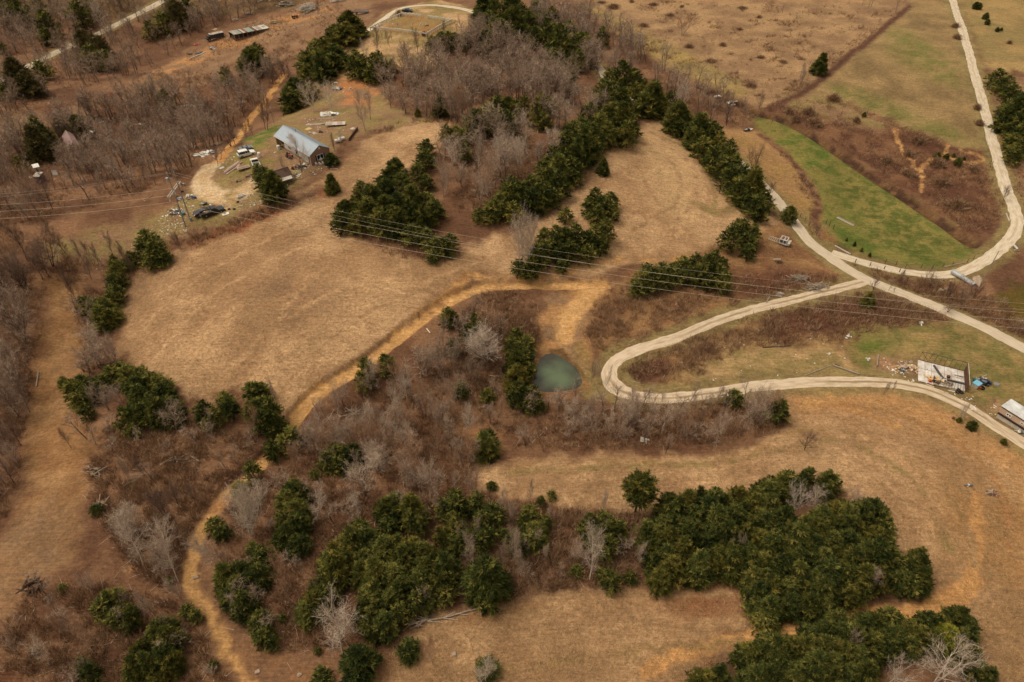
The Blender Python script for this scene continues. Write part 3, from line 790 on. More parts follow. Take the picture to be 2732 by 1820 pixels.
GROUND = build_ground()
M_GRAVEL = lane_mat('pale_gravel', srgb(198, 176, 148), srgb(174, 150, 120), srgb(132, 108, 74), True, 0.85)
M_GRAVEL2 = lane_mat('pale_gravel_clean', srgb(202, 184, 158), srgb(178, 157, 128), srgb(160, 130, 92), True, 0.35)
M_TAR = lane_mat('worn_pale_tarmac', srgb(194, 174, 148), srgb(178, 158, 132), srgb(160, 140, 116), False)
lane('gravel_road', R1, 3.6, M_GRAVEL2, 0.05, 3)
lane('tarmac_lane', R2, 3.8, M_TAR, 0.058, 8)
lane('gravel_road', R3, 3.3, M_GRAVEL, 0.046, 14)
lane('far_road', R4, 4.2, M_TAR, 0.05, 22)
lane('gravel_drive', R5, 3.4, M_GRAVEL2, 0.05, 28)


def pond():
    m, nt, b = new_mat('milky_green_pond_water', 0.09, 0.5)
    N = nt.nodes.new; L = nt.links.new
    tc = N('ShaderNodeTexCoord'); n = N('ShaderNodeTexNoise'); n.inputs['Scale'].default_value = 0.22; n.inputs['Detail'].default_value = 3
    n.inputs['Distortion'].default_value = 0.3
    cr = N('ShaderNodeValToRGB'); cr.color_ramp.elements[0].position = 0.28; cr.color_ramp.elements[1].position = 0.72
    cr.color_ramp.elements[0].color = srgb(56, 52, 38); cr.color_ramp.elements[1].color = srgb(88, 100, 70)
    L(tc.outputs['Object'], n.inputs['Vector'])
    ln = N('ShaderNodeVectorMath'); ln.operation = 'LENGTH'; L(tc.outputs['Object'], ln.inputs[0])           # milky in the deep middle, brown in the shallows
    r = N('ShaderNodeMapRange'); r.inputs[1].default_value = 1.0; r.inputs[2].default_value = 5.2; r.inputs[3].default_value = 0.22; r.inputs[4].default_value = -0.22
    L(ln.outputs['Value'], r.inputs[0]); ad = N('ShaderNodeMath'); ad.operation = 'ADD'; L(r.outputs[0], ad.inputs[0]); L(n.outputs['Fac'], ad.inputs[1])
    L(ad.outputs[0], cr.inputs[0]); L(cr.outputs[0], b.inputs['Base Color'])
    n3 = N('ShaderNodeTexNoise'); n3.inputs['Scale'].default_value = 2.5; n3.inputs['Detail'].default_value = 2
    bp = N('ShaderNodeBump'); bp.inputs['Strength'].default_value = 0.15; bp.inputs['Distance'].default_value = 0.05
    L(tc.outputs['Object'], n3.inputs['Vector']); L(n3.outputs['Fac'], bp.inputs['Height']); L(bp.outputs[0], b.inputs['Normal'])
    c = POND.mean(0)
    ang = np.arange(len(POND)); pts = c + (POND - c) * (1.10 + 0.05 * np.sin(ang * 1.7) + 0.03 * np.sin(ang * 3.1))[:, None]
    me = bpy.data.meshes.new('pond_water')
    me.from_pydata([(p[0] - c[0], p[1] - c[1], 0) for p in pts], [], [tuple(range(len(pts)))])
    me.materials.append(m)
    o = bpy.data.objects.new('pond_water', me); COL.objects.link(o); o.location = (c[0], c[1], POND_Z)
    struct(o)


pond()

# ------------------------------------------------------------------ tree builders
def unit(v):
    return v / (np.linalg.norm(v) + 1e-9)


class NPM:
    """fast collector of quads/triangles (triangles stored as degenerate-free quads are avoided: two lists)"""
    def __init__(s):
        s.V = []; s.T = []; s.R = []; s.n = 0

    def tri(s, a, b, c, r):
        s.V += [a, b, c]; s.T.append((s.n, s.n + 1, s.n + 2)); s.R.append(r); s.n += 3

    def ribbon(s, a, b, w0, w1, r, side=None):
        d = unit(b - a)
        if side is None:
            side = np.cross(d, s.rng.normal(size=3))
        side = unit(side)
        s.V += [a - side * w0, a + side * w0, b + side * w1, b - side * w1]
        s.T += [(s.n, s.n + 1, s.n + 2), (s.n, s.n + 2, s.n + 3)]; s.R += [r, r]; s.n += 4

    def tube(s, a, b, r0, r1, r, k=5):
        d = unit(b - a); u = unit(np.cross(d, np.array([0.3, 0.9, 0.2]))); v = np.cross(d, u)
        for c, q in ((a, r0), (b, r1)):
            for i in range(k):
                t = 2 * math.pi * i / k
                s.V.append(c + (u * math.cos(t) + v * math.sin(t)) * q)
        for i in range(k):
            j = (i + 1) % k
            s.T += [(s.n + i, s.n + j, s.n + k + j), (s.n + i, s.n + k + j, s.n + k + i)]; s.R += [r, r]
        s.n += 2 * k

    def mesh(s, name, mat):
        return mesh_np(name, np.array(s.V), np.array(s.T), mat, s.R)


def bare_tree_mesh(seed, H_=10.0, spread=0.45, lod=0, upright=0.5, trunk_r=0.16, forks=1, dense=1.0):
    """leafless tree: trunk and limbs in one mesh, branches and twigs in the other"""
    rng = np.random.default_rng(seed)
    A = NPM(); B = NPM(); A.rng = B.rng = rng
    W = spread * H_
    nl = int((15, 9)[lod] * dense)

    def path(p, d, L, r0, r1, n, wander, up, out, r, k):
        pts = [p]
        for i in range(n):
            d = unit(d + rng.normal(size=3) * wander + np.array([0, 0, up]))
            q = p + d * L / n
            t0 = i / n; t1 = (i + 1) / n
            ra = r0 + (r1 - r0) * t0; rb = r0 + (r1 - r0) * t1
            if k: out.tube(p, q, ra, rb, r, k)
            else: out.ribbon(p, q, ra, rb, r)
            p = q; pts.append(p)
        return pts, d

    trunks = []
    for f in range(forks):
        d0 = unit(np.array([rng.normal() * 0.12 * forks, rng.normal() * 0.12 * forks, 1.0]))
        trunks.append(path(np.array([rng.normal() * .1 * (forks - 1), rng.normal() * .1 * (forks - 1), -0.3]), d0, H_ * 0.86 / (1 + 0.08 * forks), trunk_r / forks ** .4, trunk_r * 0.22, 7, 0.07, 0.04, A, 0.5, 6)[0])
    for pts in trunks:
        P_ = np.array(pts)
        for i in range(nl // forks + 2):
            t = 0.22 + 0.78 * (i + rng.random()) / (nl // forks + 2)
            f = t * (len(P_) - 1); j = min(int(f), len(P_) - 2); p = P_[j] + (P_[j + 1] - P_[j]) * (f - j)
            az = rng.random() * 6.283 + i * 2.4
            el = upright * (0.7 + 0.6 * rng.random()) + 0.3 * t
            d = np.array([math.cos(az) * math.cos(el), math.sin(az) * math.cos(el), math.sin(el)])
            L = W * (0.62 + 0.25 * rng.random()) * (1.05 - 0.55 * abs(t - 0.45))
            lp, _ = path(p, d, L, trunk_r * 0.42 * (1.1 - 0.6 * t), 0.022, 4, 0.16, 0.10, A, 0.45 + 0.2 * rng.random(), 4)
            lp = np.array(lp)
            for m in range((7, 5)[lod]):
                t2 = 0.2 + 0.8 * (m + rng.random()) / (7, 5)[lod]
                f = t2 * 4; j = min(int(f), 3); q = lp[j] + (lp[j + 1] - lp[j]) * (f - j)
                d2 = unit(unit(lp[j + 1] - lp[j]) + rng.normal(size=3) * 0.62 + np.array([0, 0, 0.25]))
                L2 = L * (0.40 + 0.2 * rng.random())
                bp, _ = path(q, d2, L2, (0.026, 0.040)[lod], 0.016, 2, 0.2, 0.1, B, rng.random(), 0)
                bp = np.array(bp)
                for n_ in range((6, 4)[lod]):
                    t3 = 0.15 + 0.85 * rng.random(); f = t3 * 2; j = min(int(f), 1); q = bp[j] + (bp[j + 1] - bp[j]) * (f - j)
                    d3 = unit(unit(bp[j + 1] - bp[j]) + rng.normal(size=3) * 0.75 + np.array([0, 0, 0.2]))
                    L3 = 0.55 + 0.7 * rng.random()
                    e = q + d3 * L3 * (H_ / 10)
                    B.ribbon(q, e, (0.013, 0.022)[lod], (0.007, 0.012)[lod], rng.random())
                    if lod == 0:
                        for _k in range(2):
                            q2 = q + (e - q) * (0.3 + 0.6 * rng.random())
                            d4 = unit(d3 + rng.normal(size=3) * 0.8)
                            B.ribbon(q2, q2 + d4 * (0.3 + 0.4 * rng.random()), 0.010, 0.006, rng.random())
    return A, B


def evergreen_mesh(seed, R=3.0, H_=7.5, kind='pine', lod=0):
    """needle tree: trunk + foliage made of a few thousand small needle sprays on outward branches"""
    rng = np.random.default_rng(seed)
    A = NPM(); B = NPM(); A.rng = B.rng = rng
    p = np.array([0, 0, -0.3])
    nb = {0: 135, 1: 56}[lod]
    tops = 1 if kind != 'multi' else 3
    axes = []
    for k in range(tops):
        off = rng.normal(size=2) * R * 0.28 if tops > 1 else np.zeros(2)
        axes.append((off, H_ * (1 - 0.16 * k)))
        top = np.array([off[0], off[1], H_ * (1 - 0.16 * k) * 0.95])
        mid = np.array([off[0] * .6, off[1] * .6, H_ * 0.45])
        A.tube(p, mid, 0.17, 0.10, 0.5, 6); A.tube(mid, top, 0.10, 0.02, 0.5, 5)
    lobes = rng.random(7) * 0.32 + 0.80
    for i in range(nb):
        off, HH = axes[i % tops]
        t = (i + rng.random()) / nb
        if kind == 'cone':
            t0 = 0.03; pr = (1 - t) ** 0.75 * (0.7 + 0.3 * min(1, t / 0.12))
        elif kind == 'tall':
            t0 = 0.42; pr = math.sin(math.pi * (0.12 + 0.84 * t)) ** 0.7
        else:
            t0 = 0.06; pr = (1 - t ** 1.7) ** 0.62 * (0.74 + 0.26 * min(1, t / 0.25))
        tz = t0 + (1 - t0) * t
        az = i * 2.39996 + rng.normal() * 0.35
        lob = np.interp((az % 6.283) / 6.283 * 7, range(8), list(lobes) + [lobes[0]])
        r = R * pr * lob * (0.78 + 0.38 * rng.random())
        if tops > 1: r *= 0.78
        el = (-0.05 + 0.75 * t) + rng.normal() * 0.15
        z0 = max(0.15, tz * HH - r * math.tan(max(el, 0)) * 0.5)
        a = np.array([off[0], off[1], z0])
        d = np.array([math.cos(az) * math.cos(el), math.sin(az) * math.cos(el), math.sin(el)])
        r = max(r, 0.35)
        e = a + d * r
        e[2] = min(e[2], HH + 0.2)
        A.ribbon(a, a + (e - a) * 0.9, 0.035, 0.012, 0.4)
        tone = np.clip(0.50 + rng.normal() * 0.26, 0, 1)
        nn = max(3, int((11 if lod == 0 else 5) * (0.4 + r / R)))
        for k in range(nn):
            f = 0.28 + 0.72 * (k + rng.random()) / nn
            q = a + (e - a) * f + rng.normal(size=3) * 0.10
            if q[2] < 0.1: q[2] = 0.1
            for s_ in range(4 if lod == 0 else 2):
                sd = unit(d * 0.9 + rng.normal(size=3) * 0.75 + np.array([0, 0, 0.35]))
                L = (0.34 + 0.44 * rng.random()) * (0.95 if lod == 0 else 1.6)
                w = (0.052 if lod == 0 else 0.14) * (0.7 + 0.6 * rng.random())
                side = unit(np.cross(sd, rng.normal(size=3)))
                tn = np.clip(tone + rng.normal() * 0.13, 0, 1)
                m = q + sd * L * 0.45
                B.tri(q - side * w, m + side * w * 1.3, q + sd * L, tn)
                B.tri(q + side * w, m - side * w * 1.3, q + sd * L * 0.95 + side * w, tn)
                s2 = unit(np.cross(side, sd))
                B.tri(q - s2 * w * 0.8, q + s2 * w * 1.2 + sd * L * .4, q + sd * L * 0.9, min(1, tn + 0.08))
                g = unit(sd + rng.normal(size=3) * 0.6)
                B.tri(m - side * w * .6, m + side * w * .6, m + g * L * 0.65, tn)
    return A, B


M_NEEDLE = attr_mat('pine_needles', [(0.0, srgb(48, 56, 28)), (0.4, srgb(82, 90, 42)), (0.72, srgb(118, 118, 56)), (1.0, srgb(166, 154, 82))], rand=0.40, alt=(1.0, 0.84, 0.66, 1), thru=0.30)
M_NEEDLE_Y = attr_mat('yellow_green_needles', [(0.0, srgb(80, 84, 26)), (0.5, srgb(128, 124, 40)), (1.0, srgb(164, 152, 60))], rand=0.2)
M_NEEDLE_O = attr_mat('dull_olive_needles', [(0.0, srgb(70, 64, 36)), (0.5, srgb(110, 98, 56)), (1.0, srgb(146, 124, 74))], rand=0.3)
M_BARK = simple('dark_bark', srgb(74, 58, 46), 0.95, 0.1, 0, 0.35, 3)
M_BARK_G = attr_mat('grey_brown_bark', [(0.0, srgb(112, 92, 78)), (0.5, srgb(138, 116, 98)), (1.0, srgb(166, 142, 122))], rand=0.9)
M_TWIG = attr_mat('grey_brown_twigs', [(0.0, srgb(142, 118, 98)), (0.5, srgb(176, 150, 127)), (1.0, srgb(208, 184, 158))], rand=0.8)
M_TWIG_R = attr_mat('russet_twigs', [(0.0, srgb(130, 96, 70)), (0.5, srgb(162, 122, 92)), (1.0, srgb(190, 150, 116))], rand=0.7)
M_TWIG_W = attr_mat('pale_twigs', [(0.0, srgb(150, 128, 108)), (0.5, srgb(184, 162, 140)), (1.0, srgb(212, 192, 170))], rand=0.4)
M_BARK_W = attr_mat('pale_bark', [(0.0, srgb(170, 150, 130)), (0.5, srgb(196, 176, 154)), (1.0, srgb(216, 198, 178))], rand=0.4)
M_TWIG_D = attr_mat('dark_twigs', [(0.0, srgb(88, 68, 56)), (0.5, srgb(116, 92, 76)), (1.0, srgb(146, 118, 98))], rand=0.4)
M_BARK_D = attr_mat('dark_grey_bark', [(0.0, srgb(52, 40, 34)), (0.5, srgb(70, 54, 44)), (1.0, srgb(90, 70, 58))], rand=0.4)


def recolor(me, mat, suffix):
    c = me.copy(); c.name = me.name + suffix; c.materials.clear(); c.materials.append(mat)
    return c


EG = {'pine': [], 'cone': [], 'multi': [], 'tall': []}
for k, n, R_, Hh in (('pine', 5, 3.0, 7.0), ('multi', 4, 3.2, 7.0), ('cone', 3, 2.0, 5.5), ('tall', 2, 2.6, 9.5)):
    for i in range(n):
        A, B = evergreen_mesh(100 + i * 7 + len(k), R_, Hh, k)
        v = np.array(B.V); Re = np.percentile(np.hypot(v[:, 0], v[:, 1]), 90); He = np.percentile(v[:, 2], 99.5)
        EG[k].append((A.mesh('trunk', M_BARK), B.mesh('crown', M_NEEDLE), Re, He, (A, B)))
EGL = []                                             # lighter versions for the far mass
for i in range(3):
    A, B = evergreen_mesh(300 + i, 3.0, 7.0, 'pine', 1)
    v = np.array(B.V); EGL.append((A, B, np.percentile(np.hypot(v[:, 0], v[:, 1]), 88), np.percentile(v[:, 2], 99.5)))
_yel = {}

BT = {'tall': [], 'wide': [], 'multi': [], 'full': []}
for i in range(2):
    A, B = bare_tree_mesh(650 + i, 10.0, 0.50, 0, 0.62, 0.22, 2, 2.6)
    BT['full'].append([A, B, 0, 0])
for i in range(5):
    A, B = bare_tree_mesh(500 + i, 11.0, 0.34, 0, 0.62, 0.15, 1)
    BT['tall'].append([A, B, 0.20 * 11 * 2 * 1.05, 11.0])
for i in range(4):
    A, B = bare_tree_mesh(600 + i, 9.0, 0.62, 0, 0.50, 0.20, 2)
    BT['wide'].append([A, B, 0.42 * 9 * 2, 9.0])
for i in range(3):
    A, B = bare_tree_mesh(700 + i, 8.0, 0.42, 0, 0.75, 0.13, 4)
    BT['multi'].append([A, B, 0.30 * 8 * 2, 8.0])
for L_ in BT.values():
    for e in L_:
        v = np.array(e[1].V)
        e[2] = 2 * np.percentile(np.hypot(v[:, 0], v[:, 1]), 93)
        e[3] = np.percentile(v[:, 2], 99)
        mA = e[0].mesh('trunk', M_BARK_G); mB = e[1].mesh('crown', M_TWIG)
        e.append({'g': (mA, mB), 'r': (mA, recolor(mB, M_TWIG_R, '_russet')),
                  'w': (recolor(mA, M_BARK_W, '_pale'), recolor(mB, M_TWIG_W, '_pale')),
                  'd': (recolor(mA, M_BARK_D, '_dark'), recolor(mB, M_TWIG_D, '_dark'))})
BTL = []
for i in range(4):
    A, B = bare_tree_mesh(800 + i, 11.0, 0.34, 1, 0.62, 0.17, 1)
    v = np.array(B.V)
    BTL.append((A, B, 2 * np.percentile(np.hypot(v[:, 0], v[:, 1]), 93), np.percentile(v[:, 2], 99)))

# ------------------------------------------------------------------ where the evergreens stand: (crown centre x, y, crown width) per crop
ZG = {   # cluster -> (kind phrase used in labels, crop, list)
    'upper left wood': ('dull green pine in the dark wood beside the far road, top left', 'A',
        [(330, 170, 120), (60, 110, 90), (560, 110, 130), (1130, 170, 130), (1230, 110, 140), (1040, 215, 90), (120, 540, 170), (200, 590, 150), (290, 490, 110), (600, 330, 150),
         (690, 350, 150), (640, 400, 120), (20, 650, 80), (20, 340, 70), (1180, 60, 100), (100, 40, 90), (200, 90, 80), (20, 60, 110), (150, 130, 90), (260, 40, 80), (640, 60, 90), (720, 420, 130), (1300, 50, 100), (330, 260, 90)]),
    'cabin trees': ('dull olive evergreen near the small pink-roofed cabin', 'A', [(280, 940, 160), (250, 1010, 150), (420, 880, 80), (550, 880, 110), (140, 1150, 80), (330, 985, 100)]),
    'ridge front': ('dull evergreen on the slope below the long barn', 'A', [(1760, 430, 150), (1800, 390, 110), (1150, 690, 90), (1570, 530, 90), (1700, 480, 80)]),
    'ridge row': ('dark evergreen in the row between barn field and cemetery hill', 'B',
        [(660, 180, 170), (640, 240, 150), (560, 240, 120), (730, 210, 100), (490, 330, 170), (560, 390, 150), (430, 350, 130), (390, 440, 150), (480, 480, 170), (545, 440, 130),
         (450, 420, 140), (350, 500, 110), (290, 620, 150), (240, 690, 140), (390, 640, 110), (220, 740, 80), (320, 690, 90)]),
    'ridge clump': ('bushy green pine in the clump beside the bare clay patch behind the house', 'B',
        [(690, 470, 110), (760, 470, 120), (700, 415, 90), (810, 520, 110), (870, 435, 90), (900, 490, 110), (960, 460, 70), (830, 470, 100)]),
    'cemetery wood': ('dark pine in the wood at the right of the fenced cemetery', 'B',
        [(1240, 320, 90), (1300, 300, 100), (1350, 290, 90), (1390, 270, 80), (1480, 290, 90), (1600, 60, 150), (1680, 100, 160), (1640, 180, 140), (1750, 150, 150), (1700, 240, 160),
         (1610, 300, 120), (1670, 310, 120), (1780, 50, 120), (1560, 220, 90), (1640, 20, 120)]),
    'wood edge': ('small dark evergreen standing against the bare wood behind the house field', 'B', [(1300, 750, 100), (1125, 790, 45)]),
    'centre wood left': ('green pine at the left and lower rim of the large central wood', 'B',
        [(1760, 770, 150), (1680, 770, 140), (1620, 830, 140), (1550, 860, 130), (1490, 890, 110), (1740, 860, 130), (1400, 930, 90), (1440, 960, 100), (1340, 930, 80), (1200, 1040, 110),
         (1460, 1060, 100), (1180, 1110, 120), (980, 1210, 150), (930, 1260, 150), (1010, 1290, 150), (880, 1320, 150), (830, 1390, 160), (750, 1330, 100), (720, 1420, 160),
         (640, 1480, 150), (600, 1540, 120), (700, 1520, 150), (800, 1480, 150), (900, 1450, 150), (1000, 1450, 150), (1090, 1400, 150), (1180, 1420, 140), (1250, 1460, 130),
         (1100, 1500, 150), (1200, 1530, 150), (1000, 1540, 150), (870, 1550, 140), (1130, 1190, 100), (1190, 1280, 90), (1700, 1440, 150), (1780, 1380, 140), (1640, 1480, 120),
         (1780, 1290, 120), (1800, 1480, 120), (1560, 1500, 90)]),
    'shed pine': ('broad dark pine hanging over the brown-roofed shed', 'B', [(70, 1240, 130), (125, 1305, 150), (30, 1205, 90)]),
    'centre wood top': ('dark pine at the upper right end of the large central wood', 'C',
        [(80, 90, 110), (0, 170, 110), (100, 230, 100), (220, 150, 100), (250, 230, 110), (450, 300, 100), (300, 230, 100), (0, 240, 100), (380, 360, 110), (180, 60, 90), (0, 20, 100), (410, 470, 100), (480, 420, 90), (640, 620, 110), (40, 130, 110), (130, 170, 110), (40, 50, 90), (170, 270, 90), (60, 220, 90), (300, 130, 90), (350, 290, 140), (290, 330, 110), (420, 230, 110), (500, 330, 130),
         (540, 390, 130), (350, 420, 100), (290, 420, 100), (240, 520, 70), (350, 540, 110), (420, 570, 100), (650, 260, 80), (530, 300, 100), (700, 560, 110), (790, 530, 140),
         (860, 560, 130), (900, 640, 150), (1000, 690, 160), (1040, 740, 120), (930, 740, 130), (870, 790, 60), (1120, 680, 90)]),
    'centre wood': ('dark green pine on the right flank of the large central wood', 'C',
        [(20, 760, 120), (200, 790, 150), (110, 740, 90), (280, 740, 100), (0, 850, 90), (230, 850, 90), (680, 680, 130), (760, 740, 150), (620, 740, 120), (560, 800, 130),
         (680, 820, 150), (780, 850, 150), (840, 890, 140), (820, 930, 120), (700, 930, 150), (620, 890, 130), (560, 960, 150), (500, 900, 130), (440, 930, 140), (400, 1000, 140),
         (500, 1010, 150), (590, 1040, 120), (450, 1100, 150), (380, 1130, 130), (300, 1100, 130), (250, 1170, 130), (340, 1200, 150), (420, 1180, 120), (440, 1240, 100),
         (240, 1260, 140), (330, 1290, 140), (150, 1310, 140), (220, 1360, 140), (290, 1370, 120), (70, 1350, 120), (150, 1410, 140), (50, 1450, 120), (0, 1300, 100),
         (220, 1430, 100), (90, 980, 55)]),
    'lane row': ('dark evergreen in the long row beside the tarmac lane', 'C',
        [(1180, 820, 150), (1130, 860, 110), (1250, 860, 150), (1200, 900, 110), (1320, 920, 150), (1280, 960, 110), (1390, 960, 140), (1350, 1030, 130), (1440, 950, 110),
         (1460, 1040, 150), (1420, 1110, 140), (1520, 1100, 130), (1540, 1040, 100), (1480, 1170, 140), (1560, 1170, 130), (1530, 1250, 140), (1620, 1240, 130), (1600, 1330, 140),
         (1680, 1300, 150), (1700, 1220, 100), (1650, 1400, 130), (1730, 1360, 130), (1720, 1450, 130), (1790, 1410, 110), (1740, 1490, 90)]),
    'mid clump': ('tall dark pine in the clump behind the pale bare tree, mid picture', 'C', [(590, 1390, 110), (560, 1440, 110), (640, 1440, 120), (700, 1400, 110), (710, 1470, 100), (610, 1500, 110), (400, 1500, 90)]),
    'mid clump low': ('dark evergreen at the foot of the clump beside the pale bare tree', 'G',
        [(240, 90, 100), (320, 60, 100), (290, 160, 110), (380, 110, 150), (460, 80, 130), (530, 110, 140), (600, 90, 120), (670, 40, 110), (640, 140, 100), (420, 190, 120),
         (540, 190, 100), (350, 210, 100), (240, 180, 90), (60, 290, 100), (150, 300, 100), (110, 320, 80), (205, 240, 100), (175, 200, 90), (205, 150, 80), (365, 290, 75)]),
    'lane clump': ('round evergreen near the wrecked white frame, left of the tarmac lane', 'G', [(1525, 90, 120), (1620, 40, 110), (1590, 10, 90), (1690, 60, 110), (1650, 110, 100), (1690, 130, 80), (1660, 190, 90)]),
    'mound pines': ('low spreading pine on the mound left of the lane junction', 'G',
        [(960, 320, 100), (1000, 380, 130), (920, 400, 120), (890, 450, 110), (1060, 310, 100), (1130, 320, 110), (1210, 290, 120), (1300, 270, 130), (1420, 250, 110),
         (1380, 310, 120), (1480, 290, 90), (1450, 350, 110), (1340, 350, 110), (1250, 350, 100), (1160, 370, 100), (1500, 400, 100), (1380, 400, 80), (1090, 380, 100)]),
    'pond pines': ('tall green pine on the left bank of the pond', 'G',
        [(50, 780, 100), (110, 830, 120), (50, 880, 120), (115, 930, 120), (50, 980, 150), (130, 1010, 90), (40, 1080, 150), (100, 1120, 100), (60, 1180, 130), (160, 1200, 120),
         (130, 1250, 100), (200, 1260, 80), (10, 840, 90)]),
    'pasture tree': ('lone round dark tree on the brushy fence line of the upper right pasture', 'D', [(420, 450, 88)]),
    'far right shrubs': ('small dark cedar in the scatter beyond the upper gravel road', 'D', [(1490, 30, 45), (1520, 48, 42), (1565, 115, 42), (1573, 155, 35), (1650, 205, 28), (1672, 215, 22)]),
    'right edge row': ('dark olive pine in the row right of the upper gravel road', 'D',
        [(1640, 550, 110), (1700, 600, 120), (1740, 650, 110), (1800, 720, 110), (1720, 750, 100), (1770, 800, 150), (1800, 870, 150), (1730, 840, 90), (1790, 950, 120),
         (1750, 990, 110), (1800, 1040, 110), (1760, 1090, 90)]),
    'brush cedars': ('small dark cedar beside the clay gullies in the brush', 'D', [(1228, 1088, 45), (1288, 1090, 38), (1335, 1083, 25), (1375, 1135, 55), (1412, 1103, 20), (715, 800, 30)]),
    'lane foot pine': ('green pine leaning over the tarmac lane at the end of the row', 'D', [(190, 1500, 90)]),
    'strip pines': ('bushy pine in the strip between the left lane and the big field', 'E',
        [(1030, 110, 130), (1000, 170, 120), (1090, 170, 130), (1060, 240, 130), (1130, 240, 100), (910, 240, 90), (800, 250, 70), (800, 330, 100), (860, 290, 80), (800, 400, 110),
         (820, 480, 100), (780, 520, 100), (590, 560, 100), (660, 580, 120), (740, 600, 150), (720, 650, 140), (790, 640, 100)]),
    'left clump': ('dark green pine in the big clump at the lower left of the main field', 'E',
        [(450, 1110, 80), (520, 1160, 140), (590, 1110, 120), (560, 1220, 120), (850, 1010, 110), (780, 1060, 130), (890, 1060, 140), (990, 1050, 120), (960, 1120, 150),
         (1060, 1100, 140), (1120, 1130, 130), (1150, 1190, 140), (1060, 1220, 150), (1180, 1270, 140), (1100, 1300, 150), (980, 1220, 150), (1230, 1310, 120), (1000, 1320, 120),
         (1190, 1350, 100), (700, 1110, 110), (650, 1170, 110), (600, 1300, 90), (890, 1350, 130), (930, 1420, 100), (1260, 1370, 60)]),
    'field foot pines': ('green pine in the row along the bottom of the main field', 'E', [(1420, 1290, 110), (1400, 1340, 80), (1500, 1340, 100), (1450, 1390, 80), (1570, 1220, 110), (1600, 1280, 110), (1760, 1170, 130), (1820, 1150, 90), (1790, 1290, 150), (1740, 1310, 80)]),
    'track pines': ('green pine where the clay track leaves the main field', 'F',
        [(30, 1170, 120), (60, 1270, 130), (110, 1310, 140), (60, 1370, 130), (180, 1400, 100), (120, 1430, 90), (250, 1470, 130), (200, 1520, 110), (300, 1500, 90), (110, 1545, 90)]),
    'slope pines': ('round green pine on the slope below the clay track', 'F', [(750, 1050, 150), (780, 990, 100), (940, 990, 110), (910, 940, 75), (970, 1020, 60)]),
    'hollow evergreens': ('small olive evergreen among the bare trees left of the pond', 'F', [(1350, 640, 100), (1380, 660, 80), (1530, 680, 100), (1560, 720, 80), (1480, 740, 80), (1390, 850, 90), (1430, 1120, 75), (1440, 1170, 80), (1620, 1190, 90), (1600, 1525, 150), (1640, 1480, 90)]),
    'wood foot': ('dark pine at the low tip of the central wood under the power lines', 'F', [(1250, 160, 120), (1320, 150, 120), (1240, 230, 80), (1360, 120, 100), (1100, 60, 130), (950, 30, 120), (1200, 90, 120)]),
    'hedge evergreens': ('evergreen in the bare hedge line above the lower right field', 'G', [(1560, 1210, 110)]),
    'right hedge end': ('round green pine at the right end of the hedge below the gravel road', 'H', [(110, 1290, 140)]),
    'roadside shrubs': ('small green cedar on the clay bank below the gravel road', 'H', [(1470, 1400, 68), (1380, 1355, 38), (1685, 1515, 42)]),
    'junction cedar': ('olive cedar in the brush below the lane junction', 'H', [(740, 520, 85)]),
    'field cedars': ('tiny dark cedar in the short row on the green field', 'g', [(1355, 410, 32), (1465, 475, 42), (1570, 555, 40), (1675, 630, 38)]),
    'lower left pines': ('dark green pine in the scatter at the bottom left corner', 'I',
        [(750, 1020, 140), (690, 1060, 130), (830, 1080, 150), (890, 1140, 140), (780, 1130, 110), (1080, 1220, 150), (1150, 1190, 110), (1130, 1270, 150), (1040, 1260, 100),
         (1260, 1080, 90), (1320, 1120, 80), (410, 930, 60), (930, 1390, 150), (1100, 1400, 150), (1000, 1450, 140), (1150, 1480, 150), (900, 1480, 150), (1070, 1530, 140),
         (600, 1500, 120), (560, 1440, 80), (1440, 1450, 65), (650, 400, 75)]),
    'track side pines': ('tall dark pine beside the lower clay track', 'I',
        [(1450, 500, 110), (1500, 560, 90), (1520, 850, 150), (1620, 830, 150), (1600, 920, 170), (1680, 900, 140), (1560, 980, 150), (1640, 1040, 140), (1740, 840, 140),
         (1750, 750, 120), (1700, 660, 90), (1740, 1180, 110), (1760, 1260, 100), (1700, 150, 110), (1140, 880, 60)]),
    'foreground left pines': ('feathery dark pine in the column left of the foreground wood', 'J',
        [(240, 260, 150), (300, 300, 140), (220, 360, 150), (290, 420, 150), (200, 470, 120), (260, 520, 160), (210, 590, 150), (280, 640, 140), (330, 480, 80), (170, 680, 80),
         (40, 700, 110), (40, 1130, 110), (60, 1200, 110), (60, 1270, 110), (110, 1300, 90), (190, 1130, 60)]),
    'middle slope pines': ('spreading green pine above the foreground wood', 'J', [(560, 30, 150), (480, 80, 120), (650, 50, 140), (560, 110, 110), (400, 170, 70), (120, 20, 90), (950, 380, 160), (880, 400, 150), (1050, 400, 160), (940, 460, 160), (1040, 480, 160), (1110, 440, 110), (900, 520, 130)]),
    'foreground wood': ('feathery green pine packed in the foreground wood, bottom centre', 'J',
        [(1350, 330, 130), (1280, 390, 120), (1360, 390, 120), (1250, 430, 70), (1500, 340, 95), (1480, 400, 120), (1600, 410, 130), (1540, 480, 120), (1630, 460, 100),
         (1380, 520, 150), (1300, 560, 150), (1420, 600, 140), (1340, 620, 150), (1560, 560, 110), (1530, 620, 110), (1680, 560, 80), (700, 530, 120), (660, 600, 140),
         (760, 610, 140), (560, 640, 150), (600, 700, 150), (500, 750, 150), (560, 800, 170), (490, 830, 130), (640, 780, 150), (760, 740, 150), (800, 820, 170), (720, 830, 150),
         (860, 680, 150), (950, 640, 150), (1050, 640, 150), (1000, 720, 160), (1110, 700, 150), (1210, 730, 150), (1280, 780, 150), (1150, 800, 170), (1230, 880, 170),
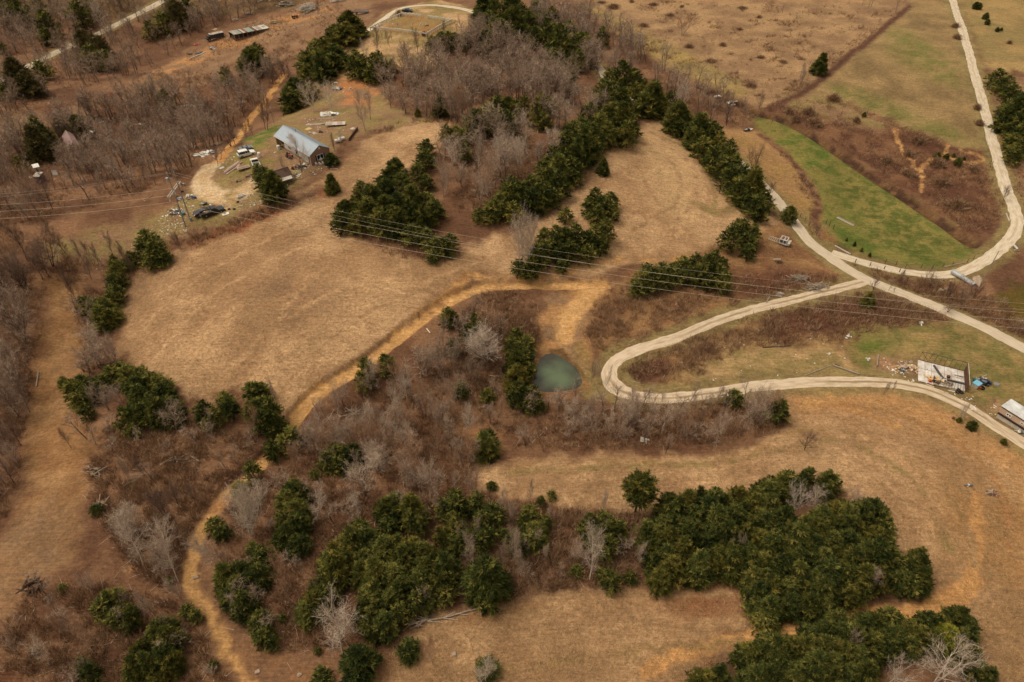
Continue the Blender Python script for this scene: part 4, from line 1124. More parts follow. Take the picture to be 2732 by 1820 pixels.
         (1310, 880, 110), (1130, 900, 170), (940, 850, 170), (1000, 940, 160), (1180, 980, 160), (1270, 960, 130), (1100, 1030, 130), (390, 1030, 140), (350, 1090, 140),
         (450, 970, 130), (500, 1000, 110), (430, 1080, 120), (800, 990, 180), (740, 1060, 150), (870, 1080, 180), (930, 1010, 150), (790, 1130, 180), (880, 1180, 170),
         (960, 1120, 130), (820, 1240, 140)]),
    'wood side pine': ('big rounded green pine standing clear right of the foreground wood', 'J', [(1560, 850, 240), (1545, 920, 190)]),
    'bottom cedars': ('dark evergreen on the grass below the foreground wood', 'J', [(1030, 1340, 130), (1035, 1390, 100), (690, 1440, 200), (450, 1510, 110), (460, 1560, 100), (425, 1350, 50), (350, 1190, 70)]),
    'dot cedar': ('small round cedar at the left tip of the lower right field', 'J', [(1600, 240, 65)]),
    'hedge pines': ('green pine in the brushy belt above the bottom field', 'K',
        [(120, 430, 120), (100, 490, 90), (170, 550, 140), (150, 610, 130), (200, 620, 110), (240, 490, 80), (210, 340, 65), (290, 310, 65), (30, 600, 100), (60, 650, 110),
         (580, 510, 140), (520, 540, 100), (640, 480, 120), (680, 560, 150), (600, 590, 140), (660, 640, 130), (720, 520, 100), (650, 710, 100)]),
    'belt foot bushes': ('small bright green pine at the foot of the brushy belt', 'K', [(650, 850, 110), (690, 890, 110), (820, 865, 80), (450, 810, 80)]),
    'lone pine': ('open-crowned pine with visible trunk left of the big foreground clump', 'K', [(870, 310, 180)]),
    'big clump left': ('feathery green pine in the left half of the big foreground clump', 'K',
        [(1080, 370, 140), (1130, 420, 150), (1050, 440, 130), (1200, 370, 150), (1290, 350, 150), (1380, 350, 150), (1500, 300, 150), (1440, 390, 160), (1340, 430, 170),
         (1560, 370, 150), (1700, 300, 160), (1650, 370, 150), (1740, 380, 150), (1240, 460, 170), (1150, 500, 170), (1030, 520, 160), (920, 560, 140), (1000, 600, 170),
         (1080, 620, 180), (1180, 600, 180), (960, 680, 150), (1060, 720, 180), (1150, 700, 160), (990, 780, 150), (1080, 800, 160), (1010, 860, 150), (1290, 540, 180),
         (1400, 500, 180), (1510, 480, 180), (1620, 480, 180), (1720, 500, 160), (1350, 620, 180), (1460, 600, 180), (1570, 580, 180), (1680, 620, 180), (1400, 720, 180),
         (1510, 700, 180), (1610, 720, 160), (1500, 790, 160), (1400, 790, 140), (1260, 760, 170), (1260, 840, 140), (1700, 750, 180), (1640, 860, 150), (1740, 870, 160),
         (1690, 970, 160), (1650, 1060, 120), (1740, 1080, 150), (1720, 1160, 130)]),
    'bottom edge bush': ('dark bushy evergreen cut by the bottom edge below the field', 'K', [(1300, 1530, 200), (1400, 1550, 150)]),
    'big clump right': ('feathery dark pine in the right half of the big foreground clump', 'L',
        [(280, 210, 150), (160, 230, 150), (410, 210, 160), (470, 230, 120), (80, 290, 130), (220, 260, 130), (30, 300, 150), (60, 430, 150), (150, 480, 160), (480, 430, 150),
         (400, 470, 150), (570, 440, 150), (660, 410, 130), (740, 420, 150), (790, 470, 150), (700, 500, 150), (820, 560, 120), (600, 520, 160), (500, 540, 150), (380, 560, 170),
         (270, 540, 150), (130, 570, 170), (230, 620, 180), (330, 650, 180), (60, 650, 160), (450, 640, 180), (560, 630, 180), (660, 600, 170), (760, 600, 160), (830, 640, 130),
         (870, 720, 140), (780, 700, 170), (680, 700, 150), (1030, 740, 150), (1060, 800, 140), (1000, 820, 160), (1070, 870, 140), (1000, 910, 130), (930, 880, 150),
         (870, 800, 160), (920, 770, 110), (820, 880, 170), (760, 790, 160), (600, 760, 180), (500, 740, 180), (390, 750, 180), (280, 740, 180), (170, 730, 170), (60, 760, 160),
         (110, 830, 180), (220, 850, 170), (340, 860, 170), (450, 850, 180), (560, 870, 180), (660, 870, 170), (620, 950, 150), (500, 960, 170), (390, 970, 170), (280, 960, 160),
         (150, 950, 180), (60, 930, 180), (90, 1050, 170), (200, 1040, 160), (310, 1050, 140), (420, 1020, 140), (50, 1130, 130)]),
    'corner clump': ('dark green pine in the clump at the bottom right corner', 'L',
        [(840, 1120, 130), (900, 1160, 130), (780, 1180, 150), (700, 1170, 140), (620, 1210, 150), (500, 1170, 140), (430, 1230, 150), (320, 1250, 140), (540, 1260, 160),
         (650, 1290, 160), (760, 1270, 160), (870, 1260, 160), (970, 1220, 150), (1120, 1170, 140), (1220, 1140, 160), (1320, 1140, 140), (1380, 1200, 150), (1330, 1310, 160),
         (1400, 1300, 130), (1160, 1300, 150), (1060, 1260, 150), (980, 1320, 160), (870, 1370, 170), (750, 1370, 170), (640, 1400, 160), (540, 1360, 160), (420, 1330, 160),
         (300, 1340, 160), (180, 1330, 150), (80, 1350, 170), (100, 1440, 170), (220, 1460, 170), (350, 1440, 160), (470, 1450, 160), (580, 1500, 160), (60, 1540, 150),
         (200, 1550, 150), (1400, 1400, 140), (1340, 1380, 120), (1520, 1500, 140), (1450, 1520, 140), (350, 1540, 140), (700, 1520, 150)]),
    'corner clump left': ('dark pine at the left end of the bottom right clump', 'K', [(1640, 1370, 140), (1720, 1310, 130), (1700, 1440, 150), (1550, 1410, 100), (1640, 1530, 150), (1750, 1400, 140)]),
}
# single evergreens with a look of their own: crop, centre x, y, width, kind, tint, label
SOLO_G = [
    ('B', 532, 1280, 95, 'cone', None, 'lone dark cone-shaped cedar on the grass below the house'),
    ('B', 530, 1110, 95, 'pine', None, 'low dark bush pressed against the gable end of the house'),
    ('C', 652, 1165, 78, 'cone', None, 'lone dark cedar on the hay field right of the central wood'),
    ('L', 1240, 1260, 220, 'pine', 'y', 'bright yellow-green pine glowing in the bottom right clump'),
    ('K', 1265, 800, 130, 'cone', 'o', 'brownish dying cedar at the front of the big foreground clump'),
    ('J', 410, 900, 100, 'pine', 'o', 'rusty-topped evergreen at the left edge of the foreground wood'),
    ('I', 1610, 250, 100, 'pine', 'y', 'yellowish bush beside the upper bend of the lower clay track'),
    ('C', 220, 395, 100, 'pine', 'rust', 'rust-brown round-crowned tree in the wood below the cemetery'),
    ('J', 1570, 1480, 150, 'pine', None, 'dark round bush with a pale dead tree in it, on the bottom field'),
]

GP = []          # (pos, width_m, height_m, px width, cluster, kind, tint)
rg = np.random.default_rng(21)


def solve_tree(k, x, y, w, ratio):
    sc = CR[k][2]
    h = 0.0; p = at(k, x, y, 2.5)
    for _ in range(3):
        wm = w / sc / ppm(Vector((p.x, p.y, p.z + h * .5)))
        h = wm * ratio
        p = at(k, x, y, h * 0.48)
    return p, wm, h


for zn, (lab, crop, lst) in ZG.items():
    for (x, y, w) in lst:
        q_ = rg.random(); kind = 'pine' if q_ < 0.45 else ('multi' if q_ < 0.76 else 'cone')
        ratio = 0.95 + 0.4 * rg.random() + (0.25 if kind == 'cone' else 0)
        if zn in ('far right shrubs', 'brush cedars', 'field cedars', 'roadside shrubs', 'dot cedar'):
            kind = 'cone' if zn == 'field cedars' else 'pine'; ratio = 1.7 if zn == 'field cedars' else 1.05
        if zn == 'lone pine': kind, ratio = 'tall', 1.9
        if zn == 'ridge row': ratio = 0.85 + 0.3 * rg.random()
        if zn in ('mid clump', 'pond pines') and rg.random() < .4: ratio = 1.5
        x += rg.normal() * 4; y += rg.normal() * 4
        p, wm, h = solve_tree(crop, x, y, w * (1.14 if w > 70 else 1.0), ratio)
        tint = 'o' if zn in ('cabin trees', 'ridge front', 'upper left wood') and rg.random() < .6 else None
        GP.append([p, wm, h, w / CR[crop][2], zn, kind, tint])


def put_evergreen(p, wm, h, kind, tint, name, label, group, px, base=None, rz=None):
    src = EG[kind][int(rg.integers(len(EG[kind])))]
    tr, cr_, R_, Hh, _ = src
    if tint:
        key = (cr_.name, tint)
        if key not in _yel:
            _yel[key] = recolor(cr_, {'y': M_NEEDLE_Y, 'o': M_NEEDLE_O, 'rust': M_TWIG_R}[tint], '_' + tint)
        cr_ = _yel[key]
    r = thing(name, label, {'pine_tree': 'pine tree', 'cedar_tree': 'cedar', 'evergreen_bush': 'bush'}.get(name, 'tree'), p, float(rg.random() * 6.28) if rz is None else rz, group)
    r.scale = (wm / 2 / R_, wm / 2 / R_, h / Hh)
    r.rotation_euler[0] = rg.normal() * 0.03; r.rotation_euler[1] = rg.normal() * 0.03
    part('trunk', tr, r); part('crown', cr_, r)
    return r


for (k, x, y, w, kind, tint, lab) in SOLO_G:
    p, wm, h = solve_tree(k, x, y, w, 1.45 if kind == 'cone' else 0.9)
    put_evergreen(p, wm, h, kind, tint, 'cedar_tree' if kind == 'cone' else ('evergreen_bush' if 'bush' in lab else 'pine_tree'), lab, None, 99)

GP.sort(key=lambda e: -e[3])


def zone_labels(items, labs, get_zone, get_pos):
    """extremes of each cluster get a label of their own; the indistinguishable rest share one"""
    out = {}
    zones = {}
    for i, e in enumerate(items):
        zones.setdefault(get_zone(e), []).append(i)
    for z, ids in zones.items():
        base = labs[z]
        if len(ids) == 1:
            out[ids[0]] = (base, None); continue
        pos = {i: get_pos(items[i]) for i in ids}
        used = {}
        for nm, fn in (('leftmost', lambda i: pos[i][0]), ('rightmost', lambda i: -pos[i][0]), ('nearest', lambda i: -pos[i][1]), ('farthest', lambda i: pos[i][1])):
            free = [i for i in ids if i not in used]
            if not free: break
            best = min(ids, key=fn)
            if best in used: continue
            used[best] = nm + ' ' + base
        for i in ids:
            if i in used: out[i] = (used[i], base.split(' ')[0] and z)
            elif len(ids) - len(used) == 1: out[i] = ('middle ' + base, z)
            else: out[i] = ('inner ' + base, z)
    return out


def pix(p):
    """where a point shows in the photograph"""
    dz = p[2] - CAM_H
    d = p[1] * math.cos(PITCH) - dz * math.sin(PITCH)
    up = p[1] * math.sin(PITCH) + dz * math.cos(PITCH)
    return CX + F_PX * p[0] / d, CY - F_PX * up / d


N_IND = 290
near = GP[:N_IND]; rest = GP[N_IND:]
# tiny marked ones stay individuals
keep = [e for e in rest if e[4] in ('field cedars', 'brush cedars', 'far right shrubs', 'roadside shrubs', 'dot cedar', 'junction cedar', 'pasture tree', 'wood edge', 'lane foot pine')]
rest = [e for e in rest if e not in keep]
GL = zone_labels(near + keep, {z: ZG[z][0] for z in ZG}, lambda e: e[4], lambda e: pix((e[0].x, e[0].y, e[0].z)))
for i, (p, wm, h, pxw, zn, kind, tint) in enumerate(near + keep):
    lab, grp = GL[i]
    nm = 'cedar_tree' if 'cedar' in lab else 'pine_tree'
    put_evergreen(p, wm, h, kind, tint, nm, lab, grp and ('evergreens: ' + grp), pxw)


def merge(name, lst, mat_a, mat_b, label, cat_):
    """one object for a mass nobody could count: all its trees in two meshes' worth of faces"""
    VA = []; TA = []; RA = []; MA = []; n = 0
    for (p, sx, sz, src, rz, jit) in lst:
        c, s = math.cos(rz), math.sin(rz)
        for mi, q in enumerate(src[:2]):
            v = q._np if hasattr(q, '_np') else None
            if v is None:
                q._np = np.array(q.V); q._t = np.array(q.T); q._r = np.array(q.R); v = q._np
            x = v[:, 0] * sx; y = v[:, 1] * sx
            VA.append(np.stack([x * c - y * s + p[0], x * s + y * c + p[1], v[:, 2] * sz + p[2]], 1))
            TA.append(q._t + n); RA.append(np.clip(q._r + jit, 0, 1)); MA.append(np.full(len(q._t), mi)); n += len(v)
    me = mesh_np(name, np.concatenate(VA), np.concatenate(TA), mat_a, np.concatenate(RA))
    me.materials.append(mat_b)
    me.polygons.foreach_set('material_index', np.concatenate(MA).astype(np.int32))
    o = bpy.data.objects.new(name, me); COL.objects.link(o)
    return tag(o, label, cat_, kind='stuff')


merge('evergreen_woods', [((e[0].x, e[0].y, e[0].z), e[1] / 2 / q[2], e[2] / q[3], q, rg.random() * 6.28, rg.normal() * 0.12) for e in rest for q in [EGL[int(rg.integers(3))]]],
      M_BARK, M_NEEDLE, 'smaller and farther evergreens filling the woods between the fields', 'woodland')

# ------------------------------------------------------------------ bare trees: crop, base x, base y, top y, crown width (0 = by kind), colour, label
BL = {
 'A': [(590, 410, 230, 0, 'w'), (735, 215, -20, 120, 'w'), (1020, 200, 30, 0, 'g'), (1355, 190, 90, 0, 'w'), (640, 805, 620, 160, 'd'), (1520, 890, 660, 0, 'd'), (1720, 965, 850, 0, 'd'),
       (1765, 945, 820, 0, 'd'), (1610, 1020, 860, 130, 'd'), (1640, 1010, 870, 80, 'd'), (1830, 780, 520, 0, 'g'), (1520, 1155, 1010, 60, 'd'), (1545, 1110, 1020, 50, 'd'),
       (1570, 1070, 980, 50, 'd'), (1440, 1030, 880, 0, 'g'), (1195, 1190, 1050, 0, 'd'), (1250, 985, 760, 0, 'd'), (700, 1400, 1180, 0, 'g'), (1690, 1045, 960, 30, 'd')],
 'B': [(415, 780, 560, 190, 'w'), (540, 780, 560, 150, 'w'), (950, 750, 560, 150, 'g'), (805, 835, 600, 80, 'g'), (770, 915, 620, 130, 'g'), (855, 390, 180, 0, 'd'), (940, 330, 200, 0, 'd'),
       (890, 265, 190, 0, 'd'), (955, 285, 200, 0, 'd'), (1140, 378, 190, 0, 'd'), (1040, 440, 290, 0, 'd'), (1310, 265, 130, 0, 'd'), (1500, 190, 90, 0, 'g'), (1410, 240, 130, 0, 'd'),
       (1430, 180, 95, 0, 'd'), (800, 470, 260, 70, 'w'), (440, 115, -20, 60, 'd'), (580, 85, 0, 40, 'd'), (560, 1060, 920, 30, 'd'), (595, 1010, 900, 60, 'g'), (325, 1195, 930, 140, 'g'),
       (215, 1250, 1080, 80, 'g'), (90, 910, 640, 0, 'd'), (75, 905, 700, 0, 'd'), (135, 860, 760, 0, 'd'), (145, 590, 450, 0, 'd'), (240, 560, 430, 0, 'd'), (215, 545, 420, 0, 'd'),
       (1560, 1180, 940, 110, 'w'), (1380, 1150, 960, 200, 'w'), (1740, 1180, 930, 210, 'w'), (1590, 1360, 1180, 200, 'w'), (1020, 1400, 1290, 130, 'g'), (1650, 1250, 1060, 150, 'g'),
       (1440, 1300, 1130, 130, 'g')],
 'C': [(1170, 765, 540, 150, 'w'), (1510, 875, 700, 90, 'd'), (1690, 1220, 1000, 150, 'd'), (1730, 780, 640, 60, 'd'), (1630, 820, 730, 40, 'd'), (1600, 740, 680, 0, 'd'),
       (1340, 740, 650, 60, 'd'), (1200, 250, 90, 190, 'r'), (220, 180, -20, 90, 'w'), (520, 290, 150, 60, 'w'), (690, 520, 330, 110, 'g'), (110, 880, 760, 95, 'w'), (600, 760, 610, 90, 'g'),
       (390, 860, 690, 120, 'w'), (60, 1180, 960, 170, 'w'), (30, 1100, 920, 150, 'w'), (300, 1080, 880, 110, 'g'), (90, 640, 470, 130, 'g'), (170, 610, 430, 120, 'g'), (400, 700, 590, 120, 'g')],
 'D': [(140, 100, 20, 0, 'd'), (600, 35, -60, 0, 'd'), (700, 45, -50, 0, 'd'), (745, 55, -50, 0, 'd'), (765, 40, -60, 0, 'd'), (930, 95, -10, 0, 'd'), (280, 560, 430, 0, 'g'), (270, 590, 470, 0, 'g'),
       (590, 950, 880, 0, 'd'), (830, 985, 920, 0, 'd'), (1685, 1400, 1290, 60, 'd'), (755, 1080, 1010, 0, 'd'), (45, 1380, 1260, 60, 'd'), (240, 130, 90, 60, 'r')],
 'E': [(350, 370, 160, 110, 'd'), (300, 380, 190, 110, 'd'), (540, 540, 240, 70, 'd'), (555, 500, 370, 40, 'd'), (530, 520, 340, 40, 'd'), (640, 380, 230, 80, 'd'), (605, 290, 90, 60, 'd'), (650, 280, 110, 50, 'd'),
       (690, 275, 130, 50, 'd'), (790, 215, 40, 60, 'd'), (880, 255, 110, 60, 'd'), (940, 355, 190, 50, 'd'), (1260, 165, 40, 70, 'd'), (710, 980, 700, 170, 'w'), (820, 970, 780, 100, 'g'),
       (640, 985, 860, 60, 'g'), (210, 1310, 1080, 110, 'd'), (170, 800, 650, 150, 'g'), (500, 1560, 1400, 60, 'd'), (150, 1540, 1350, 90, 'd'), (760, 1290, 1100, 170, 'g'), (850, 1240, 1110, 150, 'g')],
 'F': [(1620, 960, 740, 260, 'w'), (1145, 690, 600, 30, 'd'), (995, 1300, 1140, 110, 'w'), (1060, 1230, 1050, 130, 'w'), (1410, 990, 800, 110, 'g'), (1500, 1470, 1210, 140, 'w'),
       (1240, 1400, 1160, 100, 'g'), (1290, 1475, 1200, 100, 'g'), (1380, 1500, 1340, 110, 'g'), (500, 1450, 1280, 120, 'w'), (430, 1510, 1340, 60, 'w'), (800, 1545, 1290, 160, 'w'),
       (1090, 1565, 1400, 170, 'w'), (170, 1270, 1080, 40, 'g'), (150, 1230, 1060, 40, 'g'), (1350, 1340, 1180, 120, 'g'), (1000, 1430, 1260, 110, 'g'), (880, 1400, 1230, 100, 'g'), (700, 1500, 1310, 110, 'g')],
 'G': [(820, 1400, 1170, 150, 'g'), (705, 475, 400, 30, 'd'), (660, 1160, 980, 50, 'g'), (570, 1110, 950, 50, 'g'), (620, 1100, 960, 50, 'g'), (1290, 1500, 1300, 80, 'd'), (1090, 1560, 1460, 60, 'g'),
       (850, 1240, 1130, 80, 'g'), (940, 1245, 1150, 60, 'g'), (1060, 1235, 1150, 70, 'g'), (970, 1245, 1140, 50, 'g'), (1260, 1270, 1160, 60, 'g'), (1440, 1245, 1140, 80, 'g'), (1380, 1300, 1160, 60, 'g'),
       (430, 1370, 1210, 110, 'g'), (540, 1400, 1200, 120, 'g'), (1000, 1400, 1230, 110, 'g'), (1150, 1420, 1240, 110, 'g'), (1700, 1320, 1170, 170, 'g'), (690, 1460, 1290, 90, 'g')],
 'H': [(775, 465, 365, 80, 'd'), (885, 460, 380, 40, 'd'), (1170, 445, 320, 90, 'd'), (960, 405, 300, 50, 'd'), (1295, 610, 540, 90, 'd'), (1385, 1360, 1240, 60, 'w'), (300, 1568, 1440, 120, 'd'),
       (1280, 515, 400, 70, 'd'), (1480, 505, 400, 60, 'd'), (850, 1185, 1080, 30, 'd'), (910, 1170, 1085, 30, 'd'), (380, 65, 0, 40, 'd'), (920, 475, 425, 30, 'd'), (380, 560, 490, 70, 'd')],
 'I': [(970, 165, 20, 70, 'd'), (95, 225, 60, 110, 'd'), (75, 75, -80, 90, 'd'), (1145, 480, 250, 170, 'd'), (1210, 395, 220, 110, 'd'), (1110, 445, 240, 120, 'd'), (1325, 390, 240, 70, 'd'),
       (970, 780, 460, 230, 'w'), (1205, 895, 590, 200, 'w'), (1480, 790, 520, 150, 'w'), (1690, 580, 250, 300, 'w'), (640, 940, 830, 120, 'g'), (1220, 1000, 850, 110, 'g'),
       (640, 1390, 1190, 170, 'r'), (1060, 1130, 950, 120, 'g'), (880, 210, 60, 80, 'g'), (350, 1450, 1290, 120, 'g'), (440, 1240, 1120, 120, 'r'), (90, 1250, 1100, 130, 'r')],
 'J': [(440, 465, 280, 130, 'w'), (695, 425, 240, 150, 'w'), (740, 310, 60, 230, 'g'), (240, 1050, 730, 200, 'r'), (600, 1385, 1050, 270, 'w'), (1460, 810, 610, 110, 'g'), (1650, 830, 570, 110, 'g'),
       (1750, 770, 530, 90, 'g'), (1560, 1570, 1390, 150, 'w'), (1480, 290, 130, 120, 'g'), (1680, 450, 230, 90, 'g'), (1500, 560, 440, 80, 'g'), (780, 110, -40, 110, 'g'), (1140, 270, 130, 110, 'g'),
       (1350, 270, 160, 90, 'g'), (1200, 1450, 1240, 90, 'r'), (280, 130, -60, 110, 'r')],
 'K': [(130, 365, 190, 60, 'g'), (630, 420, 280, 60, 'g'), (800, 690, 430, 120, 'r'), (540, 880, 580, 180, 'w'), (430, 760, 600, 110, 'g'), (30, 510, 350, 70, 'g'), (35, 760, 550, 110, 'g'),
       (120, 710, 610, 80, 'g'), (240, 750, 640, 60, 'g'), (870, 770, 630, 90, 'g'), (760, 840, 730, 90, 'r'), (240, 930, 860, 130, 'r'), (1400, 1450, 1350, 100, 'r'), (850, 30, -90, 60, 'd'),
       (1050, 30, -60, 40, 'd'), (1500, 710, 560, 100, 'g'), (1250, 520, 400, 90, 'g'), (70, 860, 690, 110, 'g')],
 'L': [(230, 430, 265, 190, 'w'), (350, 400, 270, 160, 'w'), (600, 390, 285, 170, 'g'), (700, 950, 770, 110, 'g'), (860, 1575, 1420, 260, 'w'), (1170, 1570, 1340, 340, 'w'), (745, 735, 650, 100, 'g'), (330, 980, 830, 110, 'g'), (180, 640, 500, 100, 'g'), (520, 1330, 1190, 120, 'g')],
}
BSOLO = {('B', 415, 780): 'gnarled pale bare tree, left of the two on the slope above the house', ('B', 540, 780): 'forked bare tree beside the white scrap heap above the house',
         ('B', 770, 915): 'slim bare tree by the old boards at the corner of the house field', ('B', 325, 1195): 'bare tree rising in front of the metal house roof',
         ('F', 1620, 960): 'big pale round-crowned bare tree in the hollow left of the pond', ('I', 1690, 580): 'large pale grey bare tree beside the lower clay track',
         ('I', 970, 780): 'white-limbed dead tree, left of the pair beyond the lower clay track', ('I', 1205, 895): 'white-limbed dead tree with forked stem nearest the lower clay track',
         ('I', 1480, 790): 'silvery bare tree against a dark pine at the lower clay track', ('J', 600, 1385): 'bone-white bare tree with crooked limbs left of the foreground wood',
         ('J', 1560, 1570): 'bleached dead branches sticking out of the dark bush on the bottom field', ('K', 540, 880): 'white dead tree with drooping branches in the brushy belt',
         ('L', 1170, 1570): 'wide pale bare tree in front of the bottom right clump', ('L', 860, 1575): 'smaller pale bare tree at the front left of the bottom right clump',
         ('K', 1050, 30): 'thin dark bare sapling at the hedge foot above the lower right field', ('H', 775, 465): 'black gnarled bare tree at the lane junction',
         ('H', 1385, 1360): 'pale bare sapling on the clay bank beside the gravel road', ('H', 300, 1568): 'lone dark bare sapling on the lower right field',
         ('C', 1170, 765): 'pale twisted sycamore at the upper right end of the central wood', ('C', 1690, 1220): 'dark bare tree over the bend of the tarmac lane',
         ('C', 1200, 250): 'purplish brush thicket tree alone on the upper pasture', ('H', 1295, 610): 'dense dark scrub tree growing against the tarmac lane',
         ('A', 735, 215): 'tall pale bare tree in front of the far road', ('J', 740, 310): 'wide grey bare tree above the foreground wood', ('J', 240, 1050): 'reddish bare tree between dark pines left of the foreground wood'}

BARE = []
rb = np.random.default_rng(33)
for k, lst in BL.items():
    for (bx, by, ty, w, colr) in lst:
        p = at(k, bx, by)
        h = max(1.5, top_height(p, k, bx, ty))
        s_ = ppm(Vector((p.x, p.y, p.z + h * .5)))
        wm = (w / CR[k][2] / s_) if w else h * 0.40
        BARE.append(dict(p=p, h=h, w=wm, c=colr, px=h * s_, z=None, lab=BSOLO.get((k, bx, by)), ex=True))
# the pale tree in the middle
p = at('W', 1203, 622); h = top_height(p, 'W', 1203, 490)
BARE.append(dict(p=p, h=h, w=78 / .86164 / ppm(p), c='w', px=999, z=None, lab='large pale bare tree standing before the clump in mid picture', ex=True, solid=1))

# woods of bare trees: outline (full picture), ground per tree m2, height m, colours, phrase
BZ = {
 'top left wood': ([(-40, 0), (370, -20), (280, 35), (180, 85), (60, 145), (-40, 190)], 15, 10, 'ggrw', 'bare tree in the wood beyond the far road, top left'),
 'far road wood': ([(-40, 215), (60, 170), (200, 105), (400, 5), (560, -20), (740, -20), (600, 30), (450, 80), (300, 175), (100, 240), (-40, 290)], 16, 9, 'grrg', 'bare tree between the far road and the barn clearing'),
 'barn slope wood': ([(-40, 330), (100, 300), (220, 250), (330, 215), (440, 215), (560, 180), (660, 150), (640, 200), (590, 240), (545, 290), (500, 340), (440, 400), (380, 420), (300, 450), (200, 480), (100, 510), (-40, 530)], 10, 9, 'ggdr', 'bare tree in the wide wood on the left below the barn clearing'),
 'left edge wood': ([(-40, 520), (60, 530), (150, 560), (178, 640), (118, 690), (92, 780), (70, 900), (55, 1040), (30, 1170), (-40, 1260)], 9, 9, 'ggdr', 'bare tree in the wood along the left edge'),
 'hill wood': ([(890, 190), (960, 160), (1010, 130), (1100, 90), (1180, 110), (1240, 150), (1330, 210), (1290, 250), (1180, 235), (1100, 260), (1060, 285), (1000, 285), (930, 262), (880, 220)], 9, 10, 'grgr', 'bare tree in the brown wood behind the house field'),
 'centre bare wood': ([(1000, 330), (1090, 290), (1180, 270), (1260, 240), (1340, 225), (1400, 280), (1330, 330), (1270, 380), (1190, 440), (1110, 500), (1060, 500), (1020, 450), (1000, 390)], 18, 9, 'gwgr', 'bare tree in the hollow heart of the central wood'),
 'top centre wood': ([(1220, 0), (1330, 10), (1400, 70), (1500, 145), (1600, 200), (1670, 225), (1640, 290), (1570, 240), (1480, 190), (1350, 180), (1280, 110), (1220, 60)], 12, 9, 'ggrg', 'bare tree in the wood along the upper pasture edge'),
 'hollow wood': ([(700, 985), (830, 905), (900, 905), (960, 850), (1060, 730), (1130, 720), (1160, 780), (1150, 900), (1240, 960), (1180, 1010), (1060, 985), (1100, 1080), (1030, 1150), (900, 1120), (760, 1090), (650, 1060)], 9, 7, 'ggrr', 'bare tree in the hollow below the clay track'),
 'hedge wood': ([(1260, 920), (1380, 925), (1480, 930), (1700, 915), (1800, 950), (1790, 1000), (1700, 1015), (1500, 1030), (1300, 1040), (1180, 1035), (1200, 980)], 7, 6, 'ggrr', 'bare tree in the hedge belt below the gravel road'),
 'lower left wood': ([(200, 990), (440, 965), (590, 1000), (600, 1040), (500, 1130), (450, 1220), (430, 1330), (390, 1360), (300, 1290), (220, 1200), (190, 1080)], 12, 6, 'grgw', 'bare tree in the rough ground left of the lower clay track'),
 'corner scrub': ([(60, 1370), (240, 1340), (420, 1390), (480, 1480), (520, 1568), (-20, 1600), (-20, 1480)], 13, 4, 'rrgr', 'russet bare scrub tree in the bottom left corner'),
 'foreground scrub': ([(500, 1180), (640, 1100), (760, 1130), (900, 1150), (1060, 1150), (1280, 1190), (1450, 1200), (1470, 1340), (1200, 1360), (1000, 1400), (860, 1480), (620, 1500), (500, 1380)], 16, 4.5, 'rgrr', 'slim bare tree among the foreground pines'),
 'strip scrub': ([(120, 590), (250, 600), (300, 640), (260, 700), (260, 830), (330, 850), (190, 870), (175, 720), (150, 640)], 9, 6, 'ggrd', 'bare tree in the strip beside the left lane'),
 'creek scrub': ([(1640, 210), (1700, 235), (1760, 262), (1700, 290), (1650, 280)], 16, 5, 'rdrg', 'bare scrub tree beside the creek above the green field'),
 'junction scrub': ([(2020, 665), (2080, 640), (2200, 650), (2290, 690), (2354, 740), (2354, 780), (2180, 705), (2090, 672)], 26, 4, 'rdrd', 'bare scrub tree between the lane and the field road'),
}
CLEAR = [(at('h', 1250, 680), 8), (at('h', 1330, 820), 7), (at('h', 450, 1300), 7), (at('h', 560, 1450), 7), (at('h', 870, 1300), 5), (at('h', 300, 1080), 5), (at('A', 470, 1080), 6), (at('A', 740, 900), 6), (at('A', 285, 1240), 6)]
for zn, (poly, area, hh, cols, phr) in BZ.items():
    pw = poly_world(poly)
    lo = pw.min(0); hi = pw.max(0)
    n = int((hi[0] - lo[0]) * (hi[1] - lo[1]) / area)
    q = lo + rb.random((n, 2)) * (hi - lo)
    ins = poly_in(q[:, 0], q[:, 1], pw) > 0
    dens = fbm(q[:, 0], q[:, 1], 2, 14) + rb.random(n) * 0.35
    q = q[ins & (dens > 0.52)]
    z = H(q[:, 0], q[:, 1])
    dt = seg_dist(q[:, 0], q[:, 1], TRACK)
    for c_, r_ in CLEAR:
        dt = np.minimum(dt, np.hypot(q[:, 0] - c_.x, q[:, 1] - c_.y) - r_ + 2.2)
    for (x, y), zz, d_ in zip(q, z, dt):
        if d_ < 2.2: continue
        h = hh * (0.65 + 0.55 * rb.random())
        p = Vector((x, y, zz))
        BARE.append(dict(p=p, h=h, w=h * (0.42 + 0.3 * rb.random()), c=cols[int(rb.integers(4))], px=h * ppm(p), z=zn, lab=None, ex=False))

# explicit ones join the nearest wood's wording
zc = {z: poly_world(v[0]).mean(0) for z, v in BZ.items()}
for b in BARE:
    if b['z'] is None and not b['lab']:
        xy = np.array([b['p'].x, b['p'].y])
        b['z'] = min(zc, key=lambda z: np.linalg.norm(zc[z] - xy) - (1e3 if poly_in(np.array([xy[0]]), np.array([xy[1]]), poly_world(BZ[z][0]))[0] > 0 else 0))
BARE.sort(key=lambda b: -(b['px'] + (1000 if b['lab'] else 0) + (60 if b['ex'] else 0)))
ind, mass = BARE[:296], BARE[296:]
print('bare trees', len(BARE), 'evergreens', len(GP))
cand = [b for b in ind if not b['lab']]
CL = {'w': 'pale', 'g': 'grey', 'r': 'russet', 'd': 'dark'}
lb = zone_labels(cand, {(z, c): CL[c] + ' ' + v[4].replace('russet ', '') for z, v in BZ.items() for c in 'wgrd'}, lambda b: (b['z'], b['c']), lambda b: pix(b['p']))
